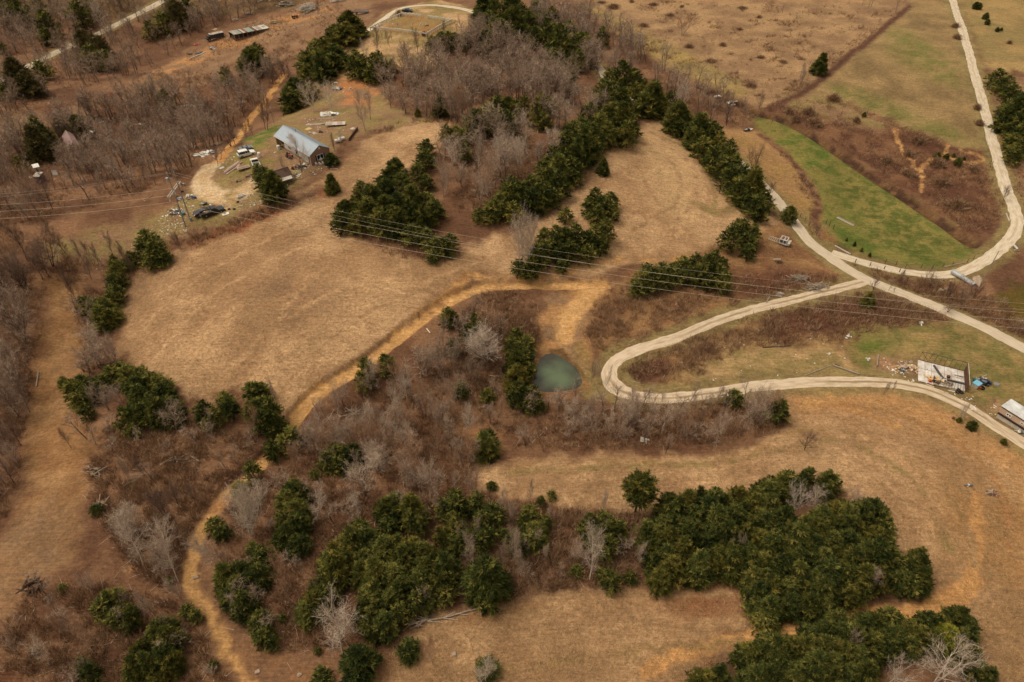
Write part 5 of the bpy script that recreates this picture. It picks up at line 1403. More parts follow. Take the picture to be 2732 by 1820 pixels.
for i, b in enumerate(cand):
    b['lab'], g = lb[i]
    b['grp'] = 'bare trees: ' + g[0] + ', ' + CL[g[1]] if g else None
for b in ind:
    ar = b['w'] / b['h']
    fam = 'wide' if ar > 0.57 else ('multi' if (b['h'] < 6 and rb.random() < .5) else 'tall')
    if b['c'] == 'w' and (b.get('solid') or (b['lab'] and 'big pale round' in b['lab']) or (b['lab'] and 'large pale grey' in b['lab'])): fam = 'full'
    src = BT[fam][int(rb.integers(len(BT[fam])))]
    r = thing('bare_tree', b['lab'], 'bare tree', b['p'], float(rb.random() * 6.28), b.get('grp'))
    r.scale = (b['w'] / src[2], b['w'] / src[2], b['h'] / src[3])
    r.rotation_euler[0] = rb.normal() * 0.05; r.rotation_euler[1] = rb.normal() * 0.05
    mA, mB = src[4][b['c']]
    part('trunk', mA, r); part('crown', mB, r)
merge('bare_woods', [(b['p'], b['w'] / s_[2], b['h'] / s_[3], s_, rb.random() * 6.28, {'w': .3, 'g': .05, 'r': -.05, 'd': -.3}[b['c']] + rb.normal() * .1)
                     for b in mass for s_ in [BTL[int(rb.integers(4))]]],
      M_BARK_G, M_TWIG, 'leafless brown woods of many smaller and farther trees', 'woodland')

# ------------------------------------------------------------------ undergrowth and dead grass
def spikes(name, px, py, per, hgt, wid, spread, mat, label, cat_, seed, tone=None, up=1.0):
    r = np.random.default_rng(seed)
    X, Y, Z = at_many(px, py)
    ok = (seg_dist(X, Y, TRACK) > 1.6) & (poly_in(X, Y, POND) < -0.4)
    for ln, wdt in LANES:
        ok &= seg_dist(X, Y, ln) > wdt
    X, Y, Z = X[ok], Y[ok], Z[ok]
    n = len(X)
    sc = 0.5 + r.random(n)
    X = np.repeat(X, per); Y = np.repeat(Y, per); Z = np.repeat(Z, per); S = np.repeat(sc, per)
    N_ = len(X)
    a = r.random(N_) * 6.283; rr = r.random(N_) * spread * S * 0.5
    bx = X + np.cos(a) * rr; by = Y + np.sin(a) * rr
    a2 = a + r.normal(size=N_) * 0.8
    out = spread * S * (0.3 + r.random(N_) * .7)
    hz = hgt * S * (0.45 + 0.75 * r.random(N_)) * up
    tx = bx + np.cos(a2) * out; ty = by + np.sin(a2) * out; tz = Z + hz
    sx = r.normal(size=N_); sy = r.normal(size=N_); l = np.hypot(sx, sy); sx /= l; sy /= l
    w = wid * (0.6 + 0.8 * r.random(N_))
    V = np.empty((N_, 3, 3))
    V[:, 0] = np.stack([bx - sx * w, by - sy * w, Z - 0.03], 1); V[:, 1] = np.stack([bx + sx * w, by + sy * w, Z - 0.03], 1); V[:, 2] = np.stack([tx, ty, tz], 1)
    rnd = np.clip(np.repeat(r.random(n), per) * 0.6 + r.random(N_) * 0.4, 0, 1)
    me = mesh_np(name, V.reshape(-1, 3), np.arange(N_ * 3).reshape(-1, 3), mat, rnd)
    o = bpy.data.objects.new(name, me); COL.objects.link(o)
    return tag(o, label, cat_, kind='stuff')


LANES = [(cat(poly_world(r_), 3), w) for r_, w in ((R1, 2.2), (R2, 2.3), (R3, 2.0), (R4, 2.4), (R5, 2.0))]


def scatter_px(polys, dens, seed):
    """random pixels inside outlines given in full-picture coordinates; dens = points per 100x100 px"""
    r = np.random.default_rng(seed); xs = []; ys = []
    for poly, d in polys:
        a = np.array(poly, float); lo = a.min(0); hi = a.max(0)
        n = int((hi[0] - lo[0]) * (hi[1] - lo[1]) / 1e4 * dens * d)
        q = lo + r.random((n, 2)) * (hi - lo)
        m = poly_in(q[:, 0], q[:, 1], [tuple(t) for t in a]) > 0
        q = q[m]
        q = q[(fbm(q[:, 0], q[:, 1], 3, 26) + r.random(len(q)) * 0.25) > 0.58]
        xs.append(q[:, 0] / .86164); ys.append(q[:, 1] / .86164)
    return np.concatenate(xs), np.concatenate(ys)


PASTURE = [j for j, a_ in enumerate(AREAS) if a_[0][0] in ((1330, -30),)]
BRUSHY = [(BZ[z][0], 1.0) for z in BZ] + [
    ([(1755, 252), (1850, 228), (1950, 240), (2080, 292), (2200, 342), (2272, 350), (2290, 430), (2310, 470), (2290, 525), (2250, 555), (2220, 530), (2150, 485), (2050, 415), (1930, 335), (1850, 288)], 1.1),
    ([(1340, 780), (1370, 690), (1450, 640), (1560, 650), (1700, 640), (1800, 620), (1930, 640), (1900, 665), (1700, 700), (1560, 745), (1400, 815)], 1.2),
    ([(1430, 850), (1500, 790), (1650, 732), (1900, 685), (2010, 668), (2190, 735), (2000, 765), (1960, 790), (1700, 800), (1620, 860), (1480, 890)], 1.3),
    ([(1050, 730), (1120, 660), (1230, 680), (1245, 790), (1230, 800), (1200, 900), (1100, 900), (960, 850)], 1.4),
    ([(780, 500), (880, 540), (1000, 580), (1050, 570), (1060, 590), (970, 612), (860, 575)], 1.2),
    ([(560, 500), (640, 462), (740, 432), (760, 440), (640, 486), (560, 525), (440, 565), (420, 555)], 1.5),
    ([(1860, 480), (1890, 520), (1880, 570), (1860, 540)], 1.2), ([(1800, 345), (1870, 425), (1880, 480), (1860, 470), (1790, 355)], 1.3),
    ([(2100, 15), (2005, 88), (1900, 160), (1810, 230), (1770, 245), (1780, 225), (1880, 150), (1980, 78), (2080, 0)], 1.8),
    ([(2010, 665), (2080, 690), (2170, 725), (2180, 740), (2000, 700)], 1.4), ([(1960, 590), (2080, 635), (2200, 645), (2354, 720), (2354, 770), (2180, 700), (2060, 660)], 1.2),
    ([(2262, 200), (2290, 230), (2354, 400), (2354, 500), (2330, 440), (2300, 330)], 0.8),
    ([(1100, 1130), (1300, 1170), (1480, 1185), (1480, 1340), (1300, 1355), (1150, 1385), (1000, 1200)], 1.6),
    ([(620, 1060), (760, 1100), (1100, 1150), (1000, 1250), (700, 1150)], 1.0),
    ([(190, 980), (600, 1000), (480, 1160), (430, 1380), (280, 1300)], 0.8),
    ([(1330, 0), (2080, 0), (1980, 90), (1760, 240), (1500, 120)], 0.12), ([(300, 185), (560, 58), (740, 0), (850, 30), (560, 170), (330, 215)], 1.3), ([(560, 140), (700, 90), (840, 50), (790, 70), (640, 160), (450, 205), (330, 215)], 1.6), ([(190, 240), (330, 190), (430, 130), (560, 70), (540, 90), (420, 170), (250, 250)], 1.0),
    ([(400, 540), (640, 470), (620, 500), (300, 640), (280, 610)], 0.9), ([(860, 300), (960, 268), (1040, 278), (1020, 292), (960, 280), (860, 312)], 2.5),
]
M_BRUSH = attr_mat('dead_brush', [(0.0, srgb(74, 50, 36)), (0.35, srgb(118, 84, 60)), (0.7, srgb(162, 126, 92)), (1.0, srgb(208, 174, 136))], rand=0)
M_LOGT = attr_mat('bleached_sticks', [(0.0, srgb(120, 98, 78)), (0.6, srgb(176, 152, 126)), (1.0, srgb(214, 196, 170))], rand=0)
M_HAY = attr_mat('dead_grass', [(0.0, srgb(122, 92, 60)), (0.5, srgb(172, 135, 92)), (1.0, srgb(208, 172, 122))], rand=0)
bx_, by_ = scatter_px(BRUSHY, 420, 71)
THICK = [[(1450, 840), (1520, 800), (1600, 772), (1640, 790), (1600, 845), (1500, 868), (1452, 868)], [(1700, 732), (1900, 692), (2010, 682), (2140, 722), (2100, 740), (1950, 745), (1800, 772), (1700, 772)],
         [(1350, 745), (1400, 702), (1480, 655), (1560, 662), (1640, 692), (1560, 728), (1440, 762), (1370, 788), (1346, 780)], [(1700, 652), (1900, 628), (1935, 640), (1900, 658), (1720, 688)],
         [(1060, 722), (1130, 682), (1240, 742), (1240, 790), (1160, 762), (1080, 762)], [(2010, 690), (2120, 715), (2190, 738), (2100, 742), (2010, 712)], [(2160, 640), (2290, 700), (2354, 760), (2354, 775), (2200, 712), (2120, 672)],
         [(1950, 600), (2060, 632), (2080, 645), (2040, 655), (1960, 615)], [(2120, 440), (2240, 470), (2300, 500), (2270, 530), (2200, 520)], [(1790, 235), (1860, 250), (1900, 300), (1860, 300), (1800, 262)],
         [(1460, 640), (1560, 620), (1700, 640), (1690, 660), (1560, 655), (1470, 655)], [(1280, 950), (1500, 960), (1780, 930), (1790, 985), (1600, 1010), (1300, 1010)]]
_r = np.random.default_rng(77)
for t_ in THICK:
    a_ = np.array(t_, float); lo = a_.min(0); hi = a_.max(0); q = lo + _r.random((int((hi[0] - lo[0]) * (hi[1] - lo[1]) / 1e4 * 380), 2)) * (hi - lo)
    q = q[(poly_in(q[:, 0], q[:, 1], t_) > 0) & (fbm(q[:, 0], q[:, 1], 3, 18) + _r.random(len(q)) * .2 > 0.50)]
    bx_ = np.concatenate([bx_, q[:, 0] / .86164]); by_ = np.concatenate([by_, q[:, 1] / .86164])
for _i in range(230):                                   # weed clumps over the upper pastures
    cx_, cy_ = 1400 + _r.random() * 900, _r.random() * 240
    if not any(poly_in(np.array([cx_]), np.array([cy_]), AREAS[j][0])[0] > 3 for j in PASTURE): continue
    n_ = int(4 + _r.exponential(14)); sg = 1.5 + n_ * .16
    q = np.stack([cx_ + _r.normal(size=n_) * sg * 1.6, cy_ + _r.normal(size=n_) * sg * .5], 1)
    bx_ = np.concatenate([bx_, q[:, 0] / .86164]); by_ = np.concatenate([by_, q[:, 1] / .86164])
spikes('undergrowth', bx_, by_, 9, 0.95, 0.030, 0.8, M_BRUSH, 'knee-high reddish brown dead brush and briars filling the rough ground', 'undergrowth', 72)
gx = np.random.default_rng(81).random(210000) * 2732; gy = np.random.default_rng(82).random(210000) ** 0.8 * 1500 + 330
keepg = []
GRASSY = [poly_in(gx * .86164, gy * .86164, a[0]) > 0 for a in AREAS if a[1] is STRAW or a[1] is OLIVE]
mk = np.zeros(len(gx), bool)
for g_ in GRASSY: mk |= g_
spikes('dry_grass', gx[mk], gy[mk], 4, 0.20, 0.028, 0.34, M_HAY, 'short dead straw-coloured grass tufts over the mown fields', 'grass', 83)

_r = np.random.default_rng(91)
_k = _r.permutation(len(bx_))[:9000]
spikes('fallen_twigs', bx_[_k] + _r.normal(size=9000) * 4, by_[_k] + _r.normal(size=9000) * 3, 1, 0.25, 0.035, 2.4, M_LOGT, 'pale fallen sticks and branches littering the woodland floor', 'fallen branches', 92)

# ------------------------------------------------------------------ small rubbish blown about the yards
_lr = np.random.default_rng(123)
_lx = []; _ly = []
for poly, n_ in (([(330, 545), (400, 470), (440, 450), (450, 490), (420, 520), (350, 560)], 170), ([(300, 560), (400, 510), (460, 520), (380, 560), (310, 590)], 70), ([(600, 400), (700, 380), (780, 370), (750, 395), (660, 420)], 130),
                 ([(680, 260), (800, 280), (790, 320), (700, 290)], 70), ([(440, 350), (520, 340), (560, 380), (480, 380)], 40), ([(560, 445), (640, 430), (620, 460), (540, 490)], 60), ([(740, 200), (800, 200), (790, 240), (740, 230)], 30),
                 ([(2020, 820), (2110, 840), (2110, 885), (2040, 860)], 50), ([(2100, 900), (2240, 905), (2250, 940), (2180, 905)], 20), ([(2230, 940), (2300, 910), (2290, 980)], 14), ([(560, 60), (760, 10), (760, 40), (620, 80)], 60),
                 ([(1450, 800), (1800, 760), (1960, 770), (1980, 850), (1600, 880)], 45), ([(190, 590), (330, 590), (400, 600), (230, 640)], 30), ([(330, 270), (360, 240), (560, 240), (420, 330)], 40)):
    a_ = np.array(poly, float); lo = a_.min(0); hi = a_.max(0); q = lo + _lr.random((n_ * 3, 2)) * (hi - lo)
    q = q[poly_in(q[:, 0], q[:, 1], poly) > 0][:n_]; _lx += list(q[:, 0] / .86164); _ly += list(q[:, 1] / .86164)
X, Y, Z = at_many(_lx, _ly)
n_ = len(X); V = np.empty((n_, 8, 3)); s3 = np.stack([.05 + _lr.exponential(.075, n_), .04 + _lr.exponential(.05, n_), .02 + _lr.random(n_) * .05], 1); ra = _lr.random(n_) * 6.28
for i, (a, b, c) in enumerate(((-1, -1, 0), (1, -1, 0), (1, 1, 0), (-1, 1, 0), (-.9, -.8, 1), (.9, -.9, 1), (.8, .9, 1), (-.9, .8, 1))):
    u = a * s3[:, 0]; v = b * s3[:, 1]; V[:, i, 0] = X + u * np.cos(ra) - v * np.sin(ra); V[:, i, 1] = Y + u * np.sin(ra) + v * np.cos(ra); V[:, i, 2] = Z + c * 2 * s3[:, 2] - .01
ff = np.array([(0, 3, 2, 1), (4, 5, 6, 7), (0, 1, 5, 4), (1, 2, 6, 5), (2, 3, 7, 6), (3, 0, 4, 7)])
M_LIT = attr_mat('mixed_rubbish', [(0.0, srgb(50, 48, 46)), (0.14, srgb(150, 126, 98)), (0.45, srgb(206, 186, 156)), (0.7, srgb(230, 226, 218)), (0.97, srgb(216, 220, 222)), (1.0, srgb(70, 110, 130))], rand=0)
o = bpy.data.objects.new('scattered_litter', mesh_np('scattered_litter', V.reshape(-1, 3), (np.arange(n_)[:, None, None] * 8 + ff[None]).reshape(-1, 4), M_LIT, np.repeat(_lr.random(n_), 6)))
COL.objects.link(o); tag(o, 'small pale scraps of rubbish scattered over the yards and roadsides', 'litter', kind='stuff')

# ------------------------------------------------------------------ materials of the built things
M_ROOF = simple('grey_metal_roof', srgb(160, 168, 174), 0.45, 0.4, 0.1, 0.10, 0.8)
M_BRICK = simple('brown_brick', srgb(158, 122, 98), 0.9, 0.2, 0, 0.25, 5)
M_PANEL = simple('pale_lilac_siding', srgb(206, 198, 192), 0.7, 0.3, 0, 0.12, 1)
M_WHITE = simple('white_paint', srgb(224, 216, 202), 0.6, 0.35, 0, 0.12, 1.5)
M_DWHITE = simple('dirty_white', srgb(200, 188, 170), 0.75, 0.3, 0, 0.30, 1.2)
M_GLASS = simple('dark_glass', srgb(40, 44, 46), 0.12, 0.6, 0, 0.2, 2)
M_PGLASS = simple('pale_door_glass', srgb(176, 186, 172), 0.2, 0.5, 0, 0.12, 2)
M_BLACK = simple('black_paint', srgb(26, 28, 32), 0.28, 0.6, 0.1, 0.2, 2)
M_MAROON = simple('dark_maroon_paint', srgb(58, 38, 38), 0.35, 0.5, 0.1, 0.3, 2)
M_GREYP = simple('grey_car_paint', srgb(112, 116, 118), 0.35, 0.5, 0.2, 0.2, 2)
M_NAVY = simple('dark_blue_grey_paint', srgb(52, 58, 66), 0.3, 0.5, 0.2, 0.2, 2)
M_RUBBER = simple('tyre_rubber', srgb(32, 30, 28), 0.9, 0.2, 0, 0.3, 6)
M_RIM = simple('wheel_metal', srgb(150, 146, 140), 0.4, 0.5, 0.6, 0.2, 6)
M_WOOD = simple('weathered_planks', srgb(168, 142, 116), 0.9, 0.15, 0, 0.4, 1.4, None, (0.5, 6, 6))
M_DWOOD = simple('dark_old_wood', srgb(98, 74, 58), 0.9, 0.15, 0, 0.35, 2)
M_PINKW = simple('pinkish_boards', srgb(186, 156, 138), 0.85, 0.2, 0, 0.3, 1.5)
M_LOG = simple('grey_dead_wood', srgb(164, 144, 122), 0.9, 0.15, 0, 0.35, 3)
M_POLE = simple('grey_pole_wood', srgb(164, 148, 128), 0.9, 0.15, 0, 0.25, 1, None, (1, 1, 0.2))
M_RUST = simple('rusty_tin', srgb(178, 166, 148), 0.6, 0.3, 0.2, 0.2, 0.9, srgb(140, 78, 54), (2.2, 0.15, 1))
M_GRTIN = simple('green_grey_tin', srgb(140, 152, 132), 0.55, 0.3, 0.2, 0.2, 1)
M_PINKROOF = simple('faded_pink_roof', srgb(158, 128, 120), 0.7, 0.25, 0, 0.15, 2)
M_BROOF = simple('brown_shingles', srgb(96, 74, 62), 0.9, 0.15, 0, 0.25, 3)
M_CONC = simple('worn_concrete', srgb(214, 206, 196), 0.85, 0.25, 0, 0.22, 0.9, srgb(176, 158, 140))
M_STEEL = simple('bare_steel', srgb(96, 90, 86), 0.55, 0.4, 0.5, 0.3, 2)
M_RSTEEL = simple('rust_brown_steel', srgb(104, 66, 50), 0.7, 0.3, 0.2, 0.3, 2)
M_BLUE = simple('light_blue_plastic', srgb(120, 176, 196), 0.5, 0.4, 0, 0.15, 2)
M_DBLUE = simple('dark_blue_siding', srgb(52, 54, 96), 0.6, 0.3, 0, 0.2, 2)
M_TEAL = simple('teal_plastic', srgb(60, 110, 112), 0.5, 0.4, 0, 0.2, 2)
M_ORANGE = simple('orange_red_plastic', srgb(196, 84, 44), 0.5, 0.4, 0, 0.2, 2)
M_RED = simple('faded_red_paint', srgb(150, 60, 46), 0.6, 0.35, 0, 0.25, 2)
M_CREAM = simple('tan_trailer_siding', srgb(190, 160, 134), 0.6, 0.3, 0, 0.12, 1)
M_BRAND = simple('dark_brown_band', srgb(60, 44, 40), 0.7, 0.3, 0, 0.2, 2)
M_GALV = simple('galvanised_pipe', srgb(190, 190, 186), 0.45, 0.5, 0.4, 0.3, 1.4)
M_STONE = simple('pale_rock', srgb(172, 148, 122), 0.9, 0.2, 0, 0.35, 1.5)
M_WIRE = simple('aluminium_cable', srgb(190, 172, 146), 0.4, 0.5, 0.2, 0.1, 1)
M_PLY = simple('plywood_tan', srgb(206, 172, 118), 0.8, 0.2, 0, 0.2, 1)
M_PALER = simple('pale_stained_roof', srgb(216, 214, 208), 0.6, 0.3, 0, 0.15, 0.6, srgb(176, 170, 162))
M_LIGHTS = simple('lamp_lens', srgb(220, 214, 200), 0.2, 0.6, 0, 0.1, 1)
M_LCLAY = simple('loose_boards', srgb(214, 186, 148), 0.85, 0.2, 0, 0.3, 2)


def obj(name, mb, parent=None, bevel=0.0, **kw):
    return mb.build(name, parent, bevel, **kw)


def gbox(mb, x0, x1, y0, y1, z0, z1, mat):
    return mb.box(((x0 + x1) / 2, (y0 + y1) / 2, (z0 + z1) / 2), (x1 - x0, y1 - y0, z1 - z0), mat)


def frame3(o, px, pw):
    """rectangle standing on corner o, x axis towards px; returns heading, length, signed width towards pw"""
    rz = head(o, px)
    L = math.hypot(px.x - o.x, px.y - o.y)
    W = -(pw.x - o.x) * math.sin(rz) + (pw.y - o.y) * math.cos(rz)
    return rz, L, W


def ground_min(pts):
    return min(float(H(p[0], p[1])) for p in pts)


def gable_roof(L, W, ze, zr, th, oh, mat, ribs=0):
    """two roof slabs over a rectangle (0..L, 0..W), ridge along x"""
    mb = MB(); sl = (zr - ze) / (W / 2)
    for s in (0, 1):
        def pt(x, k, up):      # k: 0 at eave overhang, 1 at ridge
            y = (-oh + (W / 2 + oh) * k)
            z = ze - oh * sl + (W / 2 + oh) * k * sl + up
            return (x, y if s == 0 else W - y, z)
        vs = [pt(-oh, 0, 0), pt(L + oh, 0, 0), pt(L + oh, 1, 0), pt(-oh, 1, 0), pt(-oh, 0, th), pt(L + oh, 0, th), pt(L + oh, 1, th), pt(-oh, 1, th)]
        mb.add(vs, [(0, 3, 2, 1), (4, 5, 6, 7), (0, 1, 5, 4), (1, 2, 6, 5), (2, 3, 7, 6), (3, 0, 4, 7)], mat)
        for r in range(ribs):
            x = -oh + (L + 2 * oh) * (r + 0.5) / ribs
            a = Vector(pt(x, 0.02, th + 0.02)); b = Vector(pt(x, 0.98, th + 0.02))
            mb.beam(a, b, 0.05, 0.04, mat)
    mb.box((L / 2, W / 2, zr + th + 0.02), (L + 2 * oh, 0.30, 0.05), mat)
    return mb


def gable_walls(L, W, z0, ze, zr, t, mat):
    mb = MB()
    for x in (0, L - t):
        vs = []
        for xx in (x, x + t):
            vs += [(xx, 0, z0), (xx, W, z0), (xx, W, ze), (xx, W / 2, zr - 0.03), (xx, 0, ze)]
        mb.add(vs, [(0, 1, 2, 3, 4), (9, 8, 7, 6, 5)] + [(i, i + 5, (i + 1) % 5 + 5, (i + 1) % 5) for i in range(5)], mat)
    gbox(mb, t + 0.002, L - t - 0.002, W - t, W - 0.002, z0, ze - 0.02, mat)
    return mb


def window(parent, c, w, h, axis, shutters=False, two=True, name='window', pane=None):
    """frame with panes; axis 'x' = wall runs along x (faces -y), 'y' = wall runs along y (faces +x)"""
    def bx(mb, u0, u1, v0, v1, d0, d1, mat):
        if axis == 'x': gbox(mb, c[0] + u0, c[0] + u1, c[1] - d1, c[1] - d0, c[2] + v0, c[2] + v1, mat)
        else: gbox(mb, c[0] + d0, c[0] + d1, c[1] + u0, c[1] + u1, c[2] + v0, c[2] + v1, mat)
    f = MB(); t = 0.12
    bx(f, -w / 2, w / 2, h / 2 - t, h / 2, 0, .08, M_WHITE); bx(f, -w / 2, w / 2, -h / 2, -h / 2 + t, 0, .08, M_WHITE)
    bx(f, -w / 2, -w / 2 + t, -h / 2 + t, h / 2 - t, 0, .078, M_WHITE); bx(f, w / 2 - t, w / 2, -h / 2 + t, h / 2 - t, 0, .078, M_WHITE)
    if two: bx(f, -t / 2, t / 2, -h / 2 + t, h / 2 - t, 0, .076, M_WHITE)
    fo = obj(name, f, parent)
    g = MB(); bx(g, -w / 2 + t, w / 2 - t, -h / 2 + t, h / 2 - t, 0.01, .045, pane or M_GLASS)
    obj('pane', g, fo)
    if shutters:
        for s in (-1, 1):
            m = MB(); bx(m, min(s * (w / 2 + .02), s * (w / 2 + .38)), max(s * (w / 2 + .02), s * (w / 2 + .38)), -h / 2, h / 2, 0, .05, M_BRAND)
            obj('shutter', m, parent)


# ------------------------------------------------------------------ the house
def build_house():
    FLe = at('a', 1225, 215, 3.5); FRe = at('a', 1710, 470, 3.5); BRe = at('a', 1960, 325, 3.5)
    o = Vector((FLe.x, FLe.y, 0)); rz, L, W = frame3(o, FRe, BRe)
    d = Vector((math.cos(rz), math.sin(rz), 0)); e = Vector((-d.y, d.x, 0))
    gz = ground_min([o, o + d * L, o + e * W, o + d * L + e * W]); o.z = gz + 0.35
    print('house', L, W)
    t = thing('house', 'long brown house with grey metal gable roof on the ridge', 'house', o, rz)
    oh = 0.28; L -= oh; W -= oh
    ze, zr = 3.2, 4.9
    w = gable_walls(L, W, -0.8, ze, zr, 0.25, M_BRICK)
    px = L * 0.24
    gbox(w, px, L - .252, 0.0, 0.25, -0.8, ze - 0.02, M_BRICK)
    gbox(w, px, L * 0.86, -0.03, -0.002, 0.9, ze - 0.05, M_PANEL)
    gbox(w, px, px + .25, 0.252, W - .252, -0.8, ze - 0.02, M_PANEL)
    gbox(w, 0.252, px - 0.002, 0.0, 0.25, -0.8, 0.0, M_WOOD)
    obj('wall', w, t)
    r = obj('roof', gable_roof(L, W, ze, zr, 0.09, oh, M_ROOF, 26), t)
    g = MB(); gbox(g, -oh, L + oh, -oh - 0.12, -oh - 0.01, ze - 0.30, ze - 0.18, M_WHITE); obj('gutter', g, t)
    g = MB(); g.tube((L + 0.06, -0.1, -0.6), (L + 0.06, -0.1, 3.0), 0.05, 0.05, M_WHITE); obj('downpipe', g, t)
    g = MB(); gbox(g, L * .985, L + oh + .05, -oh, W + oh, 2.56, 2.60, M_WHITE)
    window(t, (L + 0.0, W * 0.48, 1.75), 2.0, 1.4, 'y', True)
    window(t, (L * 0.40, -0.03, 1.8), 1.5, 1.1, 'x')
    window(t, (L * 0.60, -0.03, 1.7), 1.0, 1.5, 'x', two=False)
    window(t, (L * 0.84, -0.03, 1.7), 3.0, 2.2, 'x', name='patio_door', pane=M_PGLASS)
    for x in (0.25, px * 0.5):
        m = MB(); m.tube((x, -0.2, -0.5), (x, -0.2, 3.05), 0.09, 0.08, M_WOOD); obj('porch_post', m, t)
    m = MB(); m.beam((0.2, 0.4, 0.1), (px - .2, 0.5, 1.6), 0.08, 0.2, M_PLY); m.beam((px - .3, 0.5, 0.1), (0.4, 0.6, 1.5), 0.08, 0.2, M_PLY); obj('porch_brace', m, t)
    m = MB(); m.tube((L * 0.3, W * 0.6, 4.4), (L * 0.3, W * 0.6, 5.4), 0.09, 0.09, M_STEEL); obj('vent_pipe', m, t)
    m = MB(); m.box((L + .1, W * .5, 4.1), (0.1, 0.45, 0.45), M_WHITE); obj('gable_vent', m, t)
    # slab path along the front
    pw = thing('concrete_path', 'grey concrete path slab along the front of the house', 'path', (o.x, o.y, gz), rz)
    m = MB(); gbox(m, 2.0, L * 0.8, -2.6, -1.2, -0.3, 0.10, M_CONC)
    q = obj('slab', m, pw)
    return t, o, rz, L, W


HOUSE, HO, HRZ, HL, HW = build_house()


def build_shed():
    A = at('a', 1170, 700, 2.2); B = at('a', 1235, 815, 2.2); C = at('a', 1400, 745, 2.2)
    o = Vector((B.x, B.y, 0)); rz, L, W = frame3(o, C, A)
    d = Vector((math.cos(rz), math.sin(rz), 0)); e = Vector((-d.y, d.x, 0))
    L = max(4.0, L); W = max(3.8, min(W, 5.0))
    o.z = ground_min([o, o + d * L, o + e * W]) + 0.1
    t = thing('shed', 'small shed with brown shingle roof half hidden by a pine', 'shed', o, rz)
    w = gable_walls(L, W, -0.5, 2.0, 3.0, 0.12, M_DWOOD); gbox(w, 0.122, L - 0.122, 0, 0.12, -0.5, 1.98, M_DWOOD)
    obj('wall', w, t)
    obj('roof', gable_roof(L, W, 2.0, 3.0, 0.07, 0.3, M_BROOF), t)
    m = MB(); m.box((L * .5, -0.6, 1.75), (L * .9, 1.5, 0.05), M_DWHITE, Matrix.Rotation(0.35, 3, 'X')); obj('awning', m, t)
    m = MB(); gbox(m, L * .35, L * .6, -0.05, -0.002, -0.3, 1.7, M_WOOD); obj('door', m, t)


build_shed()


# ------------------------------------------------------------------ vehicles
def wheel(t, x, y, r=0.36, wd=0.24):
    m = MB(); m.tube((x, y - wd / 2, r), (x, y + wd / 2, r), r, r, M_RUBBER, 16)
    w = obj('wheel', m, t, 0.02)
    s = 1 if y > 0 else -1
    m = MB(); m.tube((x, y + s * (wd / 2 - .01), r), (x, y + s * (wd / 2 + .02), r), r * .62, r * .5, M_RIM, 12)
    obj('rim', m, w)


def place(k, rear, front):
    a = at(k, *rear); b = at(k, *front); c = (a + b) / 2
    c.z = float(H(c.x, c.y))
    return c, head(a, b)


def suv(name, label, cat_, k, rear, front, paint, L=4.7, Hh=1.75, wag=True):
    c, rz = place(k, rear, front)
    t = thing(name, label, cat_, c, rz)
    h = L / 2; w = 0.92
    m = MB()
    m.prof([(-h, 0.38), (-h - .03, 0.75), (-h + .05, 1.02), (h * .42, 1.05), (h - .25, 0.92), (h, 0.72), (h + .02, 0.42), (h - .2, 0.3), (-h + .2, 0.3)], w, paint)
    obj('body', m, t, 0.05)
    rr = -h + 0.15 if wag else -h * .55
    m = MB(); z0 = 1.03
    m.prof([(rr, z0), (rr + (0.2 if wag else .45), Hh - .10), (h * .10, Hh - .08), (h * .42, z0)], w - .07, M_GLASS, w - .2, 1.2)
    obj('window_band', m, t)
    m = MB(); m.prof([(rr + (0.16 if wag else .4), Hh - .12), (rr + (.24 if wag else .5), Hh), (h * .04, Hh), (h * .16, Hh - .12)], w - .17, paint)
    for s in (-1, 1):
        for xx in (rr + .3, -h * .18, h * .06):
            if xx > rr: m.beam((xx + .08, s * (w - .10), z0), (xx, s * (w - .19), Hh - .1), .09, .05, paint)
    obj('roof', m, t, 0.02)
    for x in (-h * .62, h * .62):
        for y in (-w + .08, w - .08): wheel(t, x, y)
    for s in (-1, 1):
        m = MB(); m.box((h - .06, s * .62, .76), (.16, .34, .14), M_LIGHTS); obj('headlight', m, t)
    m = MB(); m.box((-h, 0, .48), (.12, 1.7, .2), M_STEEL); obj('bumper', m, t)
    return t


